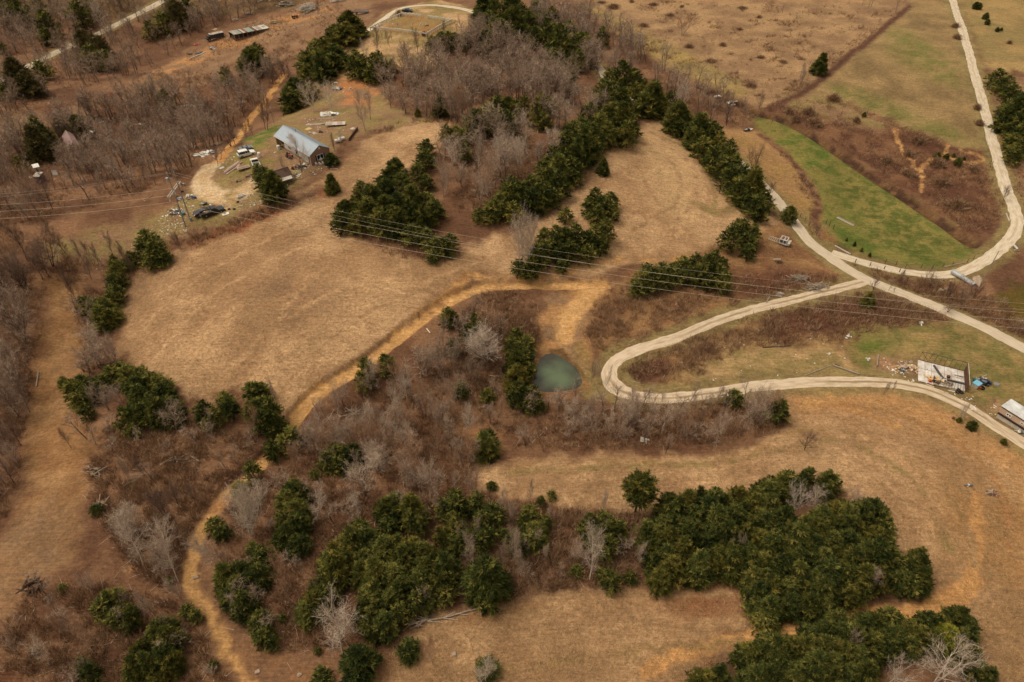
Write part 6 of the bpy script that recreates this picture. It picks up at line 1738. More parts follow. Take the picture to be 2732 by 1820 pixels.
def pickup(name, label, k, rear, front, paint, L=5.6, load=None):
    c, rz = place(k, rear, front)
    t = thing(name, label, 'pickup truck', c, rz)
    h = L / 2; w = .96
    m = MB()
    m.prof([(-h * .1, 0.42), (-h * .1, 1.12), (h * .48, 1.14), (h - .15, 1.05), (h, .82), (h, .45), (h - .2, .36), (-h * .1, .36)], w, paint)
    obj('body', m, t, 0.05)
    m = MB()
    gbox(m, -h, -h * .1 - .01, -w, w, .45, .58, paint)
    for s in (-1, 1): gbox(m, -h, -h * .1 - .01, min(s * w, s * (w - .12)), max(s * w, s * (w - .12)), .582, 1.10, paint)
    gbox(m, -h, -h + .1, -w + .122, w - .122, .582, 1.08, paint); gbox(m, -h * .1 - .1, -h * .1 - .012, -w + .122, w - .122, .582, 1.08, paint)
    gbox(m, -h + .102, -h * .1 - .102, -w + .124, w - .124, .584, .60, M_DWOOD)
    obj('bed', m, t, 0.0)
    m = MB(); m.prof([(-h * .1 + .05, 1.12), (-h * .1 + .18, 1.72), (h * .26, 1.72), (h * .46, 1.13)], w - .06, M_GLASS, w - .18, 1.3)
    obj('window_band', m, t)
    m = MB(); m.prof([(-h * .1 + .12, 1.66), (-h * .1 + .2, 1.80), (h * .22, 1.80), (h * .30, 1.66)], w - .15, paint)
    for s in (-1, 1):
        for xx in (-h * .1 + .1, h * .1): m.beam((xx + .02, s * (w - .08), 1.12), (xx + .06, s * (w - .18), 1.68), .1, .05, paint)
    obj('roof', m, t, 0.02)
    for x in (-h * .62, h * .62):
        for y in (-w + .06, w - .06): wheel(t, x, y, .40, .27)
    for s in (-1, 1):
        m = MB(); m.box((h - .02, s * .7, .84), (.12, .3, .18), M_LIGHTS); obj('headlight', m, t)
    m = MB(); m.box((-h - .06, 0, .5), (.14, 1.8, .18), M_STEEL); m.box((h + .04, 0, .5), (.14, 1.8, .2), M_STEEL); obj('bumper', m, t)
    if load:
        q = heap_obj('scrap_load', t, (-h * .55, 0, .62), 1.6, 1.3, .35, load, 16, 99)
        q.parent = None; q.matrix_world = Matrix.Translation(c) @ Matrix.Rotation(rz, 4, 'Z') @ Matrix.Translation((-h * .55, 0, .60))
        tag(q, 'tan scrap and boards lying in the bed of the black pickup', 'scrap heap')
    return t


def heap_obj(name, parent, loc, lx, ly, hz, mats, n, seed, size=(.3, .9), flatn=0.3):
    r = random.Random(seed); m = MB()
    for i in range(n):
        x = r.gauss(0, .27) * lx; y = r.gauss(0, .27) * ly
        z = r.random() * hz * max(0.1, 1 - (x / lx * 1.6) ** 2 - (y / ly * 1.6) ** 2) + .06
        s = r.uniform(*size)
        R = Matrix.Rotation(r.random() * 6.28, 3, 'Z') @ Matrix.Rotation(r.gauss(0, flatn), 3, 'X') @ Matrix.Rotation(r.gauss(0, flatn), 3, 'Y')
        m.box((x, y, z), (s, s * r.uniform(.2, .8), r.uniform(.03, .2)), mats[r.randrange(len(mats))], R)
    o = m.build(name, parent); o.location = loc
    return o


def pile(k, x, y, lx, ly, hz, n, mats, label, cat_='wood pile', name='brush_pile', size=(1.2, 3.4), th=(.05, .14), rz=0.0, seed=1, flat_=0.25):
    """heap of crossing poles and branches"""
    p = at(k, x, y); r = random.Random(seed); m = MB()
    for i in range(n):
        u = r.gauss(0, .3) * lx; v = r.gauss(0, .3) * ly
        zz = .08 + r.random() * hz * max(.15, 1 - (u / lx) ** 2 * 2 - (v / ly) ** 2 * 2)
        L = r.uniform(*size) / 2; a = r.gauss(0, 0.6) if lx > ly * 1.5 else r.random() * 6.28
        el = r.gauss(0, flat_)
        dz = math.sin(el) * L
        d = Vector((math.cos(a) * L, math.sin(a) * L, 0))
        q = r.uniform(*th)
        m.tube(Vector((u, v, max(.05, zz - dz))) - d, Vector((u, v, zz + abs(dz))) + d, q, q * .6, mats[r.randrange(len(mats))], 5)
    o = m.build(name); o.location = p; o.rotation_euler = (0, 0, rz)
    return tag(o, label, cat_)


def scrap(k, x, y, lx, ly, hz, n, mats, label, name='scrap_heap', cat_='scrap heap', seed=1, size=(.4, 1.4), rz=0.0, flatn=.3):
    o = heap_obj(name, None, at(k, x, y), lx, ly, hz, mats, n, seed, size, flatn)
    o.rotation_euler = (0, 0, rz)
    return tag(o, label, cat_)


def bars(k, a, b, items, label, name, cat_, group=None):
    """boards or poles lying between two pixels; items = (side offset, start, end, width, height, mat, lift)"""
    A = at(k, *a); B = at(k, *b); c = (A + B) / 2; rz = head(A, B); L = (B - A).length
    c.z = float(H(c.x, c.y))
    m = MB()
    for (off, s, e, w, h, mat, lift) in items:
        m.box(((s + e) / 2 * L / 2, off, h / 2 + lift), ((e - s) * L / 2, w, h), mat, Matrix.Rotation((hash((off, s)) % 7 - 3) * .012, 3, 'Z'))
    o = m.build(name); o.location = c; o.rotation_euler = (0, 0, rz)
    o.rotation_euler[1] = -math.atan2(B.z - A.z, L)
    return tag(o, label, cat_, group)


suv('parked_suv', 'white station wagon parked on the grass beside the lumber stacks', 'car', 'a', (765, 520), (895, 475), M_WHITE)
suv('parked_car', 'low grey car parked tight behind the white station wagon', 'car', 'a', (785, 440), (860, 415), M_GREYP, 3.6, 1.25, False)
pickup('pickup_truck', 'white pickup parked beside the pine, nose towards the yard', 'a', (975, 670), (940, 600), M_WHITE, 5.0)
pickup('pickup_truck', 'black pickup with open loaded bed at the edge of the yard', 'b', (1325, 1090), (1630, 960), M_BLACK, 5.8, [M_WOOD, M_LCLAY, M_DWOOD])
suv('parked_car', 'dark maroon car jammed against the side of the black pickup', 'car', 'b', (1400, 960), (1165, 1080), M_MAROON, 4.9, 1.4, False)
suv('parked_car', 'small dark sedan parked on the grass outside the cemetery fence', 'car', 'e', (925, 255), (1075, 250), M_NAVY, 4.3, 1.4, False)


def old_bus():
    c, rz = place('d', (735, 770), (435, 875))
    t = thing('box_truck', 'old dark truck with long white-topped body in the clearing', 'truck', c, rz)
    L = 7.6; h = L / 2; w = 1.15
    m = MB(); gbox(m, -h, h * .55, -w, w, .75, 2.45, M_NAVY); obj('body', m, t, 0.03)
    m = MB(); gbox(m, -h, h * .55, -w - .03, w + .03, 2.455, 2.55, M_DWHITE)
    r = random.Random(4)
    for i in range(9): m.box((-h + .5 + i * .62, r.uniform(-.5, .5), 2.62), (.5, r.uniform(.5, 1.3), .1), [M_DWHITE, M_WOOD, M_PINKW][i % 3])
    obj('roof', m, t)
    m = MB(); m.prof([(h * .56, .6), (h * .56, 1.9), (h * .74, 1.9), (h * .82, 1.35), (h, 1.2), (h, .6)], w - .1, M_BLACK); obj('cab', m, t, .04)
    m = MB()
    for i in range(5):
        for s in (-1, 1): m = MB(); gbox(m, -h + .5 + i * 1.1, -h + 1.3 + i * 1.1, min(s * (w + .002), s * (w + .02)), max(s * (w + .002), s * (w + .02)), 1.5, 2.1, M_GLASS); obj('window', m, t)
    for x in (-h * .62, h * .78):
        for y in (-w + .1, w - .1): wheel(t, x, y, .5, .3)


old_bus()


def barn():
    dz = 3.0
    A = at('d', 960, 725, dz); B = at('d', 1685, 460, dz); D = at('d', 830, 650, dz)
    o = Vector((A.x, A.y, 0)); rz, L, W = frame3(o, B, D)
    d = Vector((math.cos(rz), math.sin(rz), 0)); o.z = ground_min([o, o + d * L]); W = max(W, 5)
    print('barn', L, W)
    t = thing('pole_barn', 'long open pole barn with patchy rusty tin roof', 'barn', o, rz)
    m = MB(); mats = [M_RUST, M_DWHITE, M_RUST, M_GRTIN, M_RUST, M_PINKW, M_DWHITE, M_RSTEEL]
    n = 26; r = random.Random(3)
    for i in range(n):
        x0 = L * i / n; x1 = L * (i + 1) / n - .03
        mt = M_DWHITE if i > n * .78 else (M_GRTIN if i in (3, 4, 5, 13, 14) else mats[r.randrange(8)])
        up = .02 * (i % 2)
        m.add([(x0, -.4, dz + up), (x1, -.4, dz + up), (x1, W + .4, dz - .5 + up), (x0, W + .4, dz - .5 + up), (x0, -.4, dz + .06 + up), (x1, -.4, dz + .06 + up), (x1, W + .4, dz - .44 + up),
               (x0, W + .4, dz - .44 + up)], [(0, 3, 2, 1), (4, 5, 6, 7), (0, 1, 5, 4), (1, 2, 6, 5), (2, 3, 7, 6), (3, 0, 4, 7)], mt)
    m.box((L * .92, W * .75, dz - .28), (L * .1, W * .4, .03), M_GRTIN, Matrix.Rotation(-.14, 3, 'X'))
    obj('roof', m, t)
    for i in range(9):
        x = .2 + (L - .4) * i / 8
        m = MB(); m.box((x, 0, dz / 2 - .3), (.16, .16, dz + .5), M_WOOD); obj('front_post', m, t)
        m = MB(); m.box((x, W, dz / 2 - .5), (.16, .16, dz - .1), M_DWOOD); obj('back_post', m, t)
    m = MB(); m.box((L / 2, -.02, dz - .2), (L, .06, .2), M_WOOD); m.box((L / 2, -.1, 1.0), (L * .96, .05, .16), M_POLE); obj('rail', m, t)
    m = MB(); gbox(m, 0.1, L - .1, W + .1, W + .16, -.3, dz - .75, M_DWOOD); obj('back_wall', m, t)
    m = MB(); gbox(m, .5, L * .7, 1.0, W - .4, -.3, 1.1, M_DWOOD); obj('stalls', m, t)


barn()


def cemetery():
    pts = [at('e', 225, 640), at('e', 885, 335), at('e', 1925, 475), at('e', 1390, 770)]
    c = sum(pts, Vector()) / 4
    t = thing('white_fence', 'white post and rail fence round the hilltop cemetery', 'fence', (c.x, c.y, float(H(c.x, c.y))), 0)
    zc_ = t.location.z
    n_ = (12, 13, 13, 13)
    for i in range(4):
        a, b = pts[i], pts[(i + 1) % 4]
        n = n_[i]; tops = []
        for k in range(n):
            q = a + (b - a) * k / n; z = float(H(q.x, q.y)) - zc_
            if i == 1 and k in (6,): continue
            m = MB(); m.box((0, 0, .6), (.30, .30, 1.5), M_WHITE); m.box((0, 0, 1.37), (.36, .36, .06), M_WHITE)
            o = m.build('post', t); o.location = (q.x - c.x, q.y - c.y, z)
        m = MB()
        for k in range(n):
            q = a + (b - a) * k / n; s = a + (b - a) * (k + 1) / n
            if i == 1 and k in (5, 6): continue
            for hh in (1.12,):
                m.beam((q.x - c.x, q.y - c.y, float(H(q.x, q.y)) - zc_ + hh), (s.x - c.x, s.y - c.y, float(H(s.x, s.y)) - zc_ + hh), .10, .46, M_WHITE)
        obj('rail', m, t)
    for (x, y, hh, lab) in ((1308, 380, 2.6, 'left tall'), (1418, 390, 2.6, 'right tall')):
        p = at('e', x, y); m = MB(); m.box((0, 0, hh / 2 - .1), (.28, .28, hh), M_WHITE); m.box((0, 0, hh), (.36, .36, .08), M_WHITE, None, .5)
        o = m.build('gate_pillar'); o.location = p; tag(o, lab + ' white gate post of the cemetery', 'gate post', 'cemetery gate posts')
    p = at('e', 782, 345); m = MB(); m.box((0, 0, 1.2), (.22, .22, 2.5), M_WHITE); m.box((0, 0, 2.45), (.3, .3, .06), M_WHITE); o = m.build('tall_marker'); o.location = p
    tag(o, 'single tall white post beside the shrub at the cemetery corner', 'post')
    hs = [(690, 510, .3, M_WHITE, 'lowest white headstone, leftmost in the cemetery'), (787, 540, 1.0, M_DWHITE, 'tallest narrow white headstone in the cemetery'), (965, 515, .3, M_STONE, 'flat brownish headstone near the middle of the cemetery'),
          (1100, 520, .55, M_DWHITE, 'pale grey headstone in the middle of the cemetery'), (1262, 540, .6, M_WHITE, 'white headstone nearer of the close pair'), (1288, 515, .55, M_WHITE, 'white headstone farther of the close pair')]
    for (x, y, hh, mt, lab) in hs:
        p = at('e', x, y); m = MB(); m.box((0, 0, .05), (.8, .4, .12), M_CONC); m.prof([(-.3, .1), (-.3, hh * .85), (-.18, hh), (.18, hh), (.3, hh * .85), (.3, .1)], .09, mt)
        o = m.build('headstone'); o.location = p; o.rotation_euler = (0, 0, .2); tag(o, lab, 'headstone', 'headstones in the cemetery')
    scrap('e', 1405, 540, 1.6, 1.0, .3, 14, [M_BLACK, M_DWOOD, M_TEAL], 'dark wreath and leftovers on a grave plot', 'grave_wreath', 'wreath', 5, (.2, .6))


cemetery()


# ------------------------------------------------------------------ power line
def power():
    bA = at('b', 905, 1290); bB = at('b', 1003, 1165)
    hA = top_height(bA, 'b', 405, 155); hB = top_height(bB, 'b', 655, 295)
    c = (bA + bB) / 2; c.z = min(bA.z, bB.z)
    print('poles', hA, hB)
    t = thing('power_pylon', 'two-pole wooden power line frame with pale crossarm by the scrap yard', 'power pole', c)
    hA = max(14, min(hA, 19)); hB = max(13, min(hB, 18))
    for b, hh in ((bA, hA), (bB, hB)):
        m = MB(); m.tube(b - c + Vector((0, 0, -.5)), b - c + Vector((0, 0, hh)), .20, .13, M_POLE, 8); obj('pole', m, t)
    # the crossarm, from its two seen ends at one height
    z = min(bA.z + hA, bB.z + hB) - 3.0

    def lvl(k, x, y, zz):
        px, py = P(k, x, y); u, yy, w = rays(px, py); q = (zz - CAM_H) / w
        return Vector((u * q, yy * q, zz))
    best = None
    for zz in np.arange(c.z + 6, c.z + 17, .2):            # height at which the arm's ends pass beside both poles
        e1 = lvl('b', 545, 680, zz); e2 = lvl('b', 775, 350, zz)
        d = abs(seg_dist(np.array([bA.x, bB.x]), np.array([bA.y, bB.y]), [(e1.x, e1.y), (e2.x, e2.y)])).sum()
        if best is None or d < best[0]: best = (d, zz)
    z = best[1]; e1 = lvl('b', 545, 680, z); e2 = lvl('b', 775, 350, z)
    print('arm', best, (e2 - e1).length)
    dirv = (e2 - e1).normalized(); n = Vector((-dirv.y, dirv.x, 0))
    m = MB()
    for s in (-.26, .26): m.beam(e1 - c + n * s, e2 - c + n * s, .14, .26, M_DWHITE)
    obj('crossarm', m, t)
    ends = []
    for f in (.03, .5, .97):
        q = e1 + (e2 - e1) * f
        m = MB()
        for i in range(6): m.tube(q - c + Vector((0, 0, -.1 - i * .2)), q - c + Vector((0, 0, -.22 - i * .2)), .05, .14, M_DWHITE, 8)
        obj('insulator', m, t); ends.append(q + Vector((0, 0, -1.35)))
    m = MB(); q = bA - c + Vector((0, 0, hA * .84)); m.tube(q + Vector((-.45, 0, 0)), q + Vector((-.45, 0, .9)), .28, .28, M_GALV, 10); obj('transformer', m, t, .02)
    m = MB(); m.beam(q + Vector((-.9, .0, .8)), q + Vector((.9, 0, .8)), .1, .14, M_DWHITE); obj('bracket', m, t)
    topA = bA + Vector((0, 0, hA - .1)); topB = bB + Vector((0, 0, hB - .1))
    cab = thing('meter_box', 'small green-grey meter box at the foot of the right pole', 'meter box', bB + Vector((.4, -.3, 0)))
    m = MB(); m.box((0, 0, .5), (.5, .35, 1.0), M_GRTIN); obj('box', m, cab, .02)

    def wire(a, end_px, z_above, mid, label, rad=.026):
        px, py = end_px
        X, Y, Z = at_many([px], [py], z_above); e = Vector((float(X[0]), float(Y[0]), float(Z[0]) + z_above))
        def pts(sag, n=60):
            return [a + (e - a) * (i / n) + Vector((0, 0, -4 * sag * (i / n) * (1 - i / n))) for i in range(n + 1)]
        lo, hi = 0.0, 25.0
        if mid:
            for _ in range(25):
                s = (lo + hi) / 2; pr = [pix(p) for p in pts(s, 200)]
                y = np.interp(mid[0], sorted(q[0] for q in pr), [q[1] for q in sorted(pr)])
                if y < mid[1]: lo = s
                else: hi = s
            s = (lo + hi) / 2
        else: s = 1.2
        m = MB(); P_ = pts(s, 70)
        m2 = [q - a for q in P_]
        for i in range(70): m.tube(m2[i], m2[i + 1], rad, rad, M_WIRE, 4, caps=(i in (0, 69)))
        o = m.build('power_line'); o.location = a
        tag(o, label, 'power line', 'power lines')
        return s
    S1 = wire(ends[2], (3050, 859), 13, (1360, 671), 'far heavy cable of the three, from the frame across the fields to the right')
    S2 = wire(ends[1], (3050, 881), 13, (1360, 692), 'middle heavy cable of the three, from the frame across the fields to the right')
    S3 = wire(ends[0], (3050, 902), 13, (1360, 713.7), 'nearest heavy cable of the three, from the frame across the fields to the right')
    S4 = wire(topB, (3050, 831), 17, (1360, 649.8), 'topmost thin wire crossing the fields to the right edge', .015)
    S5 = wire(topA, (3050, 845), 17, (1360, 668), 'second thin wire, just above the far heavy cable', .015)
    print('sags', S1, S2, S3, S4, S5)
    for a, e, lab, r_ in ((ends[2], (-300, 556), 'far heavy cable running from the frame to the left edge', .03), (ends[1], (-300, 573), 'middle heavy cable running from the frame to the left edge', .03),
                          (ends[0], (-300, 592), 'nearest heavy cable running from the frame to the left edge', .03), (topA, (-300, 535), 'topmost thin wire running from the frame to the left edge', .015),
                          (topB, (-300, 548), 'lower thin wire running from the frame to the left edge', .015)):
        wire(a, e, 12, None, lab, r_)


power()


def single_pole(k, base, top, label, r=.11, arm=False, mat=None):
    b = at(k, *base); h = max(2, top_height(b, k, *top))
    t = thing('utility_pole', label, 'utility pole', b)
    m = MB(); m.tube((0, 0, -.3), (0, 0, h), r, r * .7, mat or M_POLE, 8); obj('pole', m, t)
    if arm:
        m = MB(); m.box((0, 0, h - .4), (1.6, .1, .12), mat or M_POLE); obj('crossarm', m, t)
        m = MB(); m.tube((.25, .2, h - 1.6), (.25, .2, h - .9), .2, .2, M_GALV, 8); obj('transformer', m, t)
    return t


single_pole('h', (110, 910), (10, 700), 'pale utility pole with crossarm left of the pink-roofed cabin', .11, True)
single_pole('d', (1222, 400), (1170, 160), 'bare wooden pole standing behind the long pole barn', .1)
single_pole('f', (880, 1275), (1195, 750), 'slim leaning-looking utility pole beside the stone slab, right edge', .1, False)
single_pole('f', (1482, 720), (1590, 605), 'short pole beside the small white frame at the right edge', .07)


# ------------------------------------------------------------------ slab of the dismantled building
def slab():
    A = at('c', 285, 325, .35); B = at('c', 925, 462, .35); C = at('c', 270, 600, .35); D = at('c', 930, 765, .35)
    o = Vector((C.x, C.y, 0)); rz, L, W = frame3(o, D, A)
    print('slab', L, W)
    d = Vector((math.cos(rz), math.sin(rz), 0)); e = Vector((-d.y, d.x, 0))
    o.z = ground_min([o, o + d * L, o + e * W, o + d * L + e * W])
    t = thing('dismantled_building', 'pale floor deck with a bare steel wall frame, half torn down', 'building frame', o, rz)
    F = .45; m = MB(); gbox(m, 0, L, 0, W, -.6, F, M_CONC)
    for i in range(1, 7): gbox(m, L * i / 7, L * i / 7 + .04, .02, W - .02, F + .001, F + .012, M_STEEL)
    gbox(m, .02, L - .02, W * .62, W * .62 + .05, F + .014, F + .03, M_STEEL)
    obj('floor', m, t)
    h = 2.1
    m = MB(); m.beam((0, W, F + h), (L + .3, W, F + h), .08, .08, M_STEEL); m.beam((0, W, F + .05), (L, W, F + .05), .08, .08, M_RSTEEL)
    obj('top_rail', m, t)
    for i in range(10):
        x = L * i / 9; m = MB(); m.beam((x, W, F), (x, W, F + h), .05, .05, M_STEEL); obj('stud', m, t)
    m = MB(); m.beam((0, W - .1, F + h), (1.7, W - .1, F + .1), .07, .07, M_RSTEEL); obj('brace', m, t)
    m = MB()
    for i in range(11):
        y = W * (.06 + .92 * i / 10); m.beam((L, y, F), (L, y, F + h), .05, .05, M_RSTEEL)
        if i < 10: m.box((L - .03, y + .32, F + .8), (.04, .5, 1.5), M_RSTEEL if i % 3 else M_DWOOD)
    m.beam((L, 0, F + h), (L, W, F + h), .08, .08, M_DWHITE)
    obj('end_wall', m, t)
    m = MB()
    for i in range(7): m.beam((L * (.58 + .06 * i), .1, F + .12), (L * (.60 + .06 * i), W * .30, F + .55), .05, .05, M_STEEL)
    m.beam((L * .55, W * .32, F + .6), (L, W * .30, F + .6), .07, .07, M_STEEL); m.beam((0, .05, F + .1), (L, .05, F + .1), .08, .08, M_DWOOD)
    obj('floor_joists', m, t)
    def onslab(k, x, y, dz=0):
        return at(k, x, y, F + .1 + dz)
    for (a, b, lab) in (((475, 395), (615, 570), 'upper fallen steel beam lying on the deck'), ((610, 570), (930, 640), 'lower fallen steel beam lying on the deck')):
        A_ = onslab('c', *a); B_ = onslab('c', *b); zz = o.z + F + .18
        m = MB(); cc = (A_ + B_) / 2; hv = (B_ - A_) / 2; hv.z = 0
        m.beam(-hv, hv, .22, .2, M_STEEL); m.beam(-hv + Vector((0, 0, .14)), hv + Vector((0, 0, .14)), .34, .03, M_STEEL)
        q = m.build('steel_beam'); q.location = (cc.x, cc.y, zz); tag(q, lab, 'steel beam')
    def on(x, y, zadd):
        p = onslab('c', x, y); p.z = o.z + F + zadd; return p
    for (x, y, lab) in ((840, 708, 'worn tyre lying on the deck near its front right corner'),):
        q = tyre('tyre', on(x, y, .02), .38, lab)
    q = heap_obj('lumber_rubble', None, on(580, 590, 0), 4.2, 1.4, .4, [M_LCLAY, M_WOOD, M_DWHITE, M_PLY, M_DWOOD], 60, 12, (.3, 1.5)); q.rotation_euler = (0, 0, rz)
    tag(q, 'loose broken boards strewn over the front of the deck', 'rubble')
    q = heap_obj('scrap_heap', None, on(490, 595, 0), .8, .6, .5, [M_NAVY, M_BLACK], 12, 13, (.2, .5)); tag(q, 'blue-black bundle lying among the boards on the deck', 'scrap heap')
    m = MB(); m.box((0, 0, .2), (.5, .4, .4), M_ORANGE); m.tube((0, 0, .4), (0, 0, .55), .12, .1, M_ORANGE); q = m.build('fuel_can'); q.location = on(435, 592, .0); tag(q, 'orange can on the left of the deck', 'can')
    m = MB(); m.box((0, 0, .22), (.45, .45, .44), M_RSTEEL); m.box((0, 0, .46), (.5, .5, .04), M_RSTEEL); q = m.build('rusty_box'); q.location = on(685, 548, .0); tag(q, 'small rusty box standing in the middle of the deck', 'box')
    m = MB(); m.beam((-1.2, .2, .05), (.9, .5, .05), .06, .06, M_STEEL); m.beam((-1.2, .25, .1), (.9, -.1, .1), .06, .06, M_STEEL); q = m.build('steel_bars'); q.location = on(870, 548, 0); q.rotation_euler = (0, 0, rz)
    tag(q, 'two thin crossed steel bars on the right of the deck', 'steel bars')


def tyre(name, p, r, label, group='loose tyres'):
    m = MB(); n = 18; R = r * .72; q = r * .28
    vs = []; fs = []
    for i in range(n):
        a = 6.2832 * i / n
        for j in range(8):
            b = 6.2832 * j / 8
            rr = R + q * math.cos(b); vs.append((rr * math.cos(a), rr * math.sin(a), q * .9 * math.sin(b) + q))
    for i in range(n):
        for j in range(8):
            fs.append((i * 8 + j, ((i + 1) % n) * 8 + j, ((i + 1) % n) * 8 + (j + 1) % 8, i * 8 + (j + 1) % 8))
    m.add(vs, fs, M_RUBBER); o = m.build(name); o.location = p
    return tag(o, label, 'tyre', group)


slab()
for (k, x, y, r, lab) in (('c', 805, 768, .42, 'left of the two tyres in the grass at the front edge of the deck'), ('c', 858, 778, .42, 'right of the two tyres in the grass at the front edge of the deck'),
                          ('c', 1142, 712, .55, 'big tractor tyre in front of the light blue box'), ('c', 1212, 668, .5, 'tractor tyre at the right of the blue junk'),
                          ('a', 705, 1148, .38, 'tyre in the grass below the white bathtub'), ('a', 655, 1248, .36, 'tyre at the brush edge right of the white post'),
                          ('a', 582, 1248, .36, 'tyre at the brush edge left of the white post'), ('b', 835, 565, .4, 'dark tyre between the power line poles and the driveway'),
                          ('b', 718, 688, .4, 'dark tyre beside the blue-grey sheet under the power lines')):
    p = at(k, x, y); tyre('tyre', p, r, lab)


def junk():
    # box, machine and drum beside the deck
    t = thing('blue_box', 'light blue topped box beside the end wall of the deck', 'box', at('c', 1058, 690), .55)
    m = MB(); m.box((0, 0, .45), (1.4, 1.1, .9), M_DWHITE); obj('body', m, t, .03)
    m = MB(); m.box((0, 0, .97), (1.5, 1.2, .1), M_BLUE); obj('lid', m, t, .02)
    m = MB(); m.box((0, 0, .35), (.5, .9, .7), M_TEAL, None, .8); m.box((.1, 0, .75), (.3, .6, .12), M_GRTIN); o = m.build('green_bin', None, .03); o.location = at('c', 1045, 618); tag(o, 'small green bin behind the light blue box', 'bin')
    m = MB(); m.box((0, 0, .25), (.6, .5, .5), M_ORANGE, None, .8); m.tube((0, 0, .5), (0, .2, .8), .1, .06, M_ORANGE); o = m.build('orange_mower'); o.location = at('c', 1105, 715); tag(o, 'orange-red machine between the blue box and the tractor tyre', 'machine')
    scrap('c', 1185, 640, 2.4, 1.4, .9, 34, [M_NAVY, M_BLACK, M_DBLUE, M_GREYP], 'heap of blue-black machine parts beside the light blue box', 'machine_parts', 'scrap heap', 15, (.3, 1.0))
    scrap('c', 1150, 590, 1.2, .8, .7, 14, [M_GREYP, M_DWHITE, M_RSTEEL], 'greyish metal scrap behind the blue-black parts', 'scrap_heap', 'scrap heap', 16, (.3, .8))
    bars('c', (1135, 560), (1215, 528), [(0, -1, 1, .08, .08, M_DWHITE, .05)], 'thin white bar in the grass beyond the machine parts', 'metal_rod', 'bar')
    scrap('c', 150, 440, 8.0, 2.8, .4, 80, [M_LCLAY, M_PLY, M_DWHITE, M_WOOD, M_PINKW], 'splintered boards spread on the ground left of the deck', 'board_rubble', 'rubble', 17, (.2, .9))
    scrap('c', 30, 465, 1.4, .8, .5, 12, [M_TEAL, M_DWHITE, M_NAVY], 'teal and white bits at the far left of the board litter', 'scrap_heap', 'scrap heap', 18, (.2, .7))
    bars('c', (365, 650), (480, 700), [(0, -1, 1, .2, .06, M_LCLAY, .02), (.5, -.8, .6, .15, .06, M_WOOD, .02)], 'long pale boards lying in the grass before the deck', 'loose_boards', 'boards')
    bars('c', (680, 742), (790, 768), [(0, -1, .8, .3, .06, M_DWHITE, .02), (.45, -.6, 1, .2, .06, M_WOOD, .02)], 'whitish boards lying near the two tyres before the deck', 'loose_boards', 'boards')
    # yard
    bars('a', (505, 758), (750, 592), [(-.9, -1, .6, .5, .25, M_PINKW, 0), (-.3, -1, 1, .45, .3, M_WOOD, 0), (.3, -.8, .9, .4, .35, M_PINKW, 0), (.8, -.3, 1, .4, .22, M_WOOD, 0), (-.5, -.9, .3, .3, .2, M_WOOD, .3)],
         'long stack of reddish timber on the yard grass', 'lumber_stack', 'lumber stack')
    t = thing('flat_trailer', 'short flat trailer loaded with boards beside the white pickup', 'trailer', *place('a', (715, 715), (860, 665)))
    m = MB(); m.box((0, 0, .6), (3.2, 1.5, .12), M_PINKW); obj('deck', m, t)
    m = MB(); m.box((0, -.2, .72), (2.8, .5, .1), M_WOOD); m.box((.2, .4, .72), (2.4, .3, .1), M_PINKW); obj('plank_load', m, t)
    m = MB(); m.beam((-1.6, 0, .5), (-2.6, 0, .4), .1, .1, M_STEEL); obj('drawbar', m, t)
    for y in (-.8, .8): wheel(t, .3, y, .3, .2)
    bars('a', (398, 702), (560, 628), [(0, -1, 1, .12, .1, M_DWHITE, 0), (.35, -.8, .9, .1, .1, M_POLE, 0)], 'two thin pale poles near the driveway bend', 'loose_poles', 'poles')
    bars('a', (450, 685), (510, 660), [(0, -1, 1, .9, .1, M_DWHITE, .03)], 'flat white panel lying across the thin poles', 'white_sheet', 'panel')
    scrap('a', 285, 480, 4.5, 1.8, .6, 26, [M_GALV, M_DWHITE, M_WHITE], 'crumpled white roofing sheets dumped left of the driveway', 'sheet_metal_pile', 'scrap heap', 21, (.8, 2.2), .3)
    scrap('a', 415, 345, 2.2, 1.0, .3, 12, [M_DWHITE, M_WOOD], 'few pale boards on the slope above the crumpled sheets', 'loose_boards', 'boards', 22, (.4, 1.4))
    for (x, y, r, h, lab) in ((1008, 520, .42, 1.3, 'white tank standing alone on the green patch of yard'), (1275, 415, .42, 1.2, 'white tank standing at the porch end of the house')):
        t = thing('water_tank', lab, 'tank', at('a', x, y)); m = MB(); m.tube((0, 0, 0), (0, 0, h), r, r, M_WHITE, 16); obj('body', m, t, .03)
        m = MB(); m.tube((0, 0, h), (0, 0, h + .16), r * .7, r * .2, M_WHITE, 12); obj('lid', m, t)
    # bath
    t = thing('bathtub', 'empty white bathtub lying on the grass beside the drive', 'bathtub', *place('a', (705, 1095), (795, 1050)))
    m = MB(); L, W = 1.9, .85
    gbox(m, -L / 2, L / 2, -W / 2, W / 2, .0, .10, M_DWHITE)
    for s in (-1, 1): gbox(m, -L / 2, L / 2, min(s * W / 2, s * (W / 2 - .1)), max(s * W / 2, s * (W / 2 - .1)), .102, .5, M_WHITE)
    for s in (-1, 1): gbox(m, min(s * L / 2, s * (L / 2 - .1)), max(s * L / 2, s * (L / 2 - .1)), -W / 2 + .102, W / 2 - .102, .102, .498, M_WHITE)
    obj('tub', m, t, 0.0)
    bars('a', (490, 1330), (580, 1300), [(0, -1, 1, 1.0, .08, M_WHITE, .05), (.1, -.5, .1, .3, .1, M_WOOD, .13)], 'white board sheet at the brush edge beside the black pickup', 'white_sheet', 'panel')
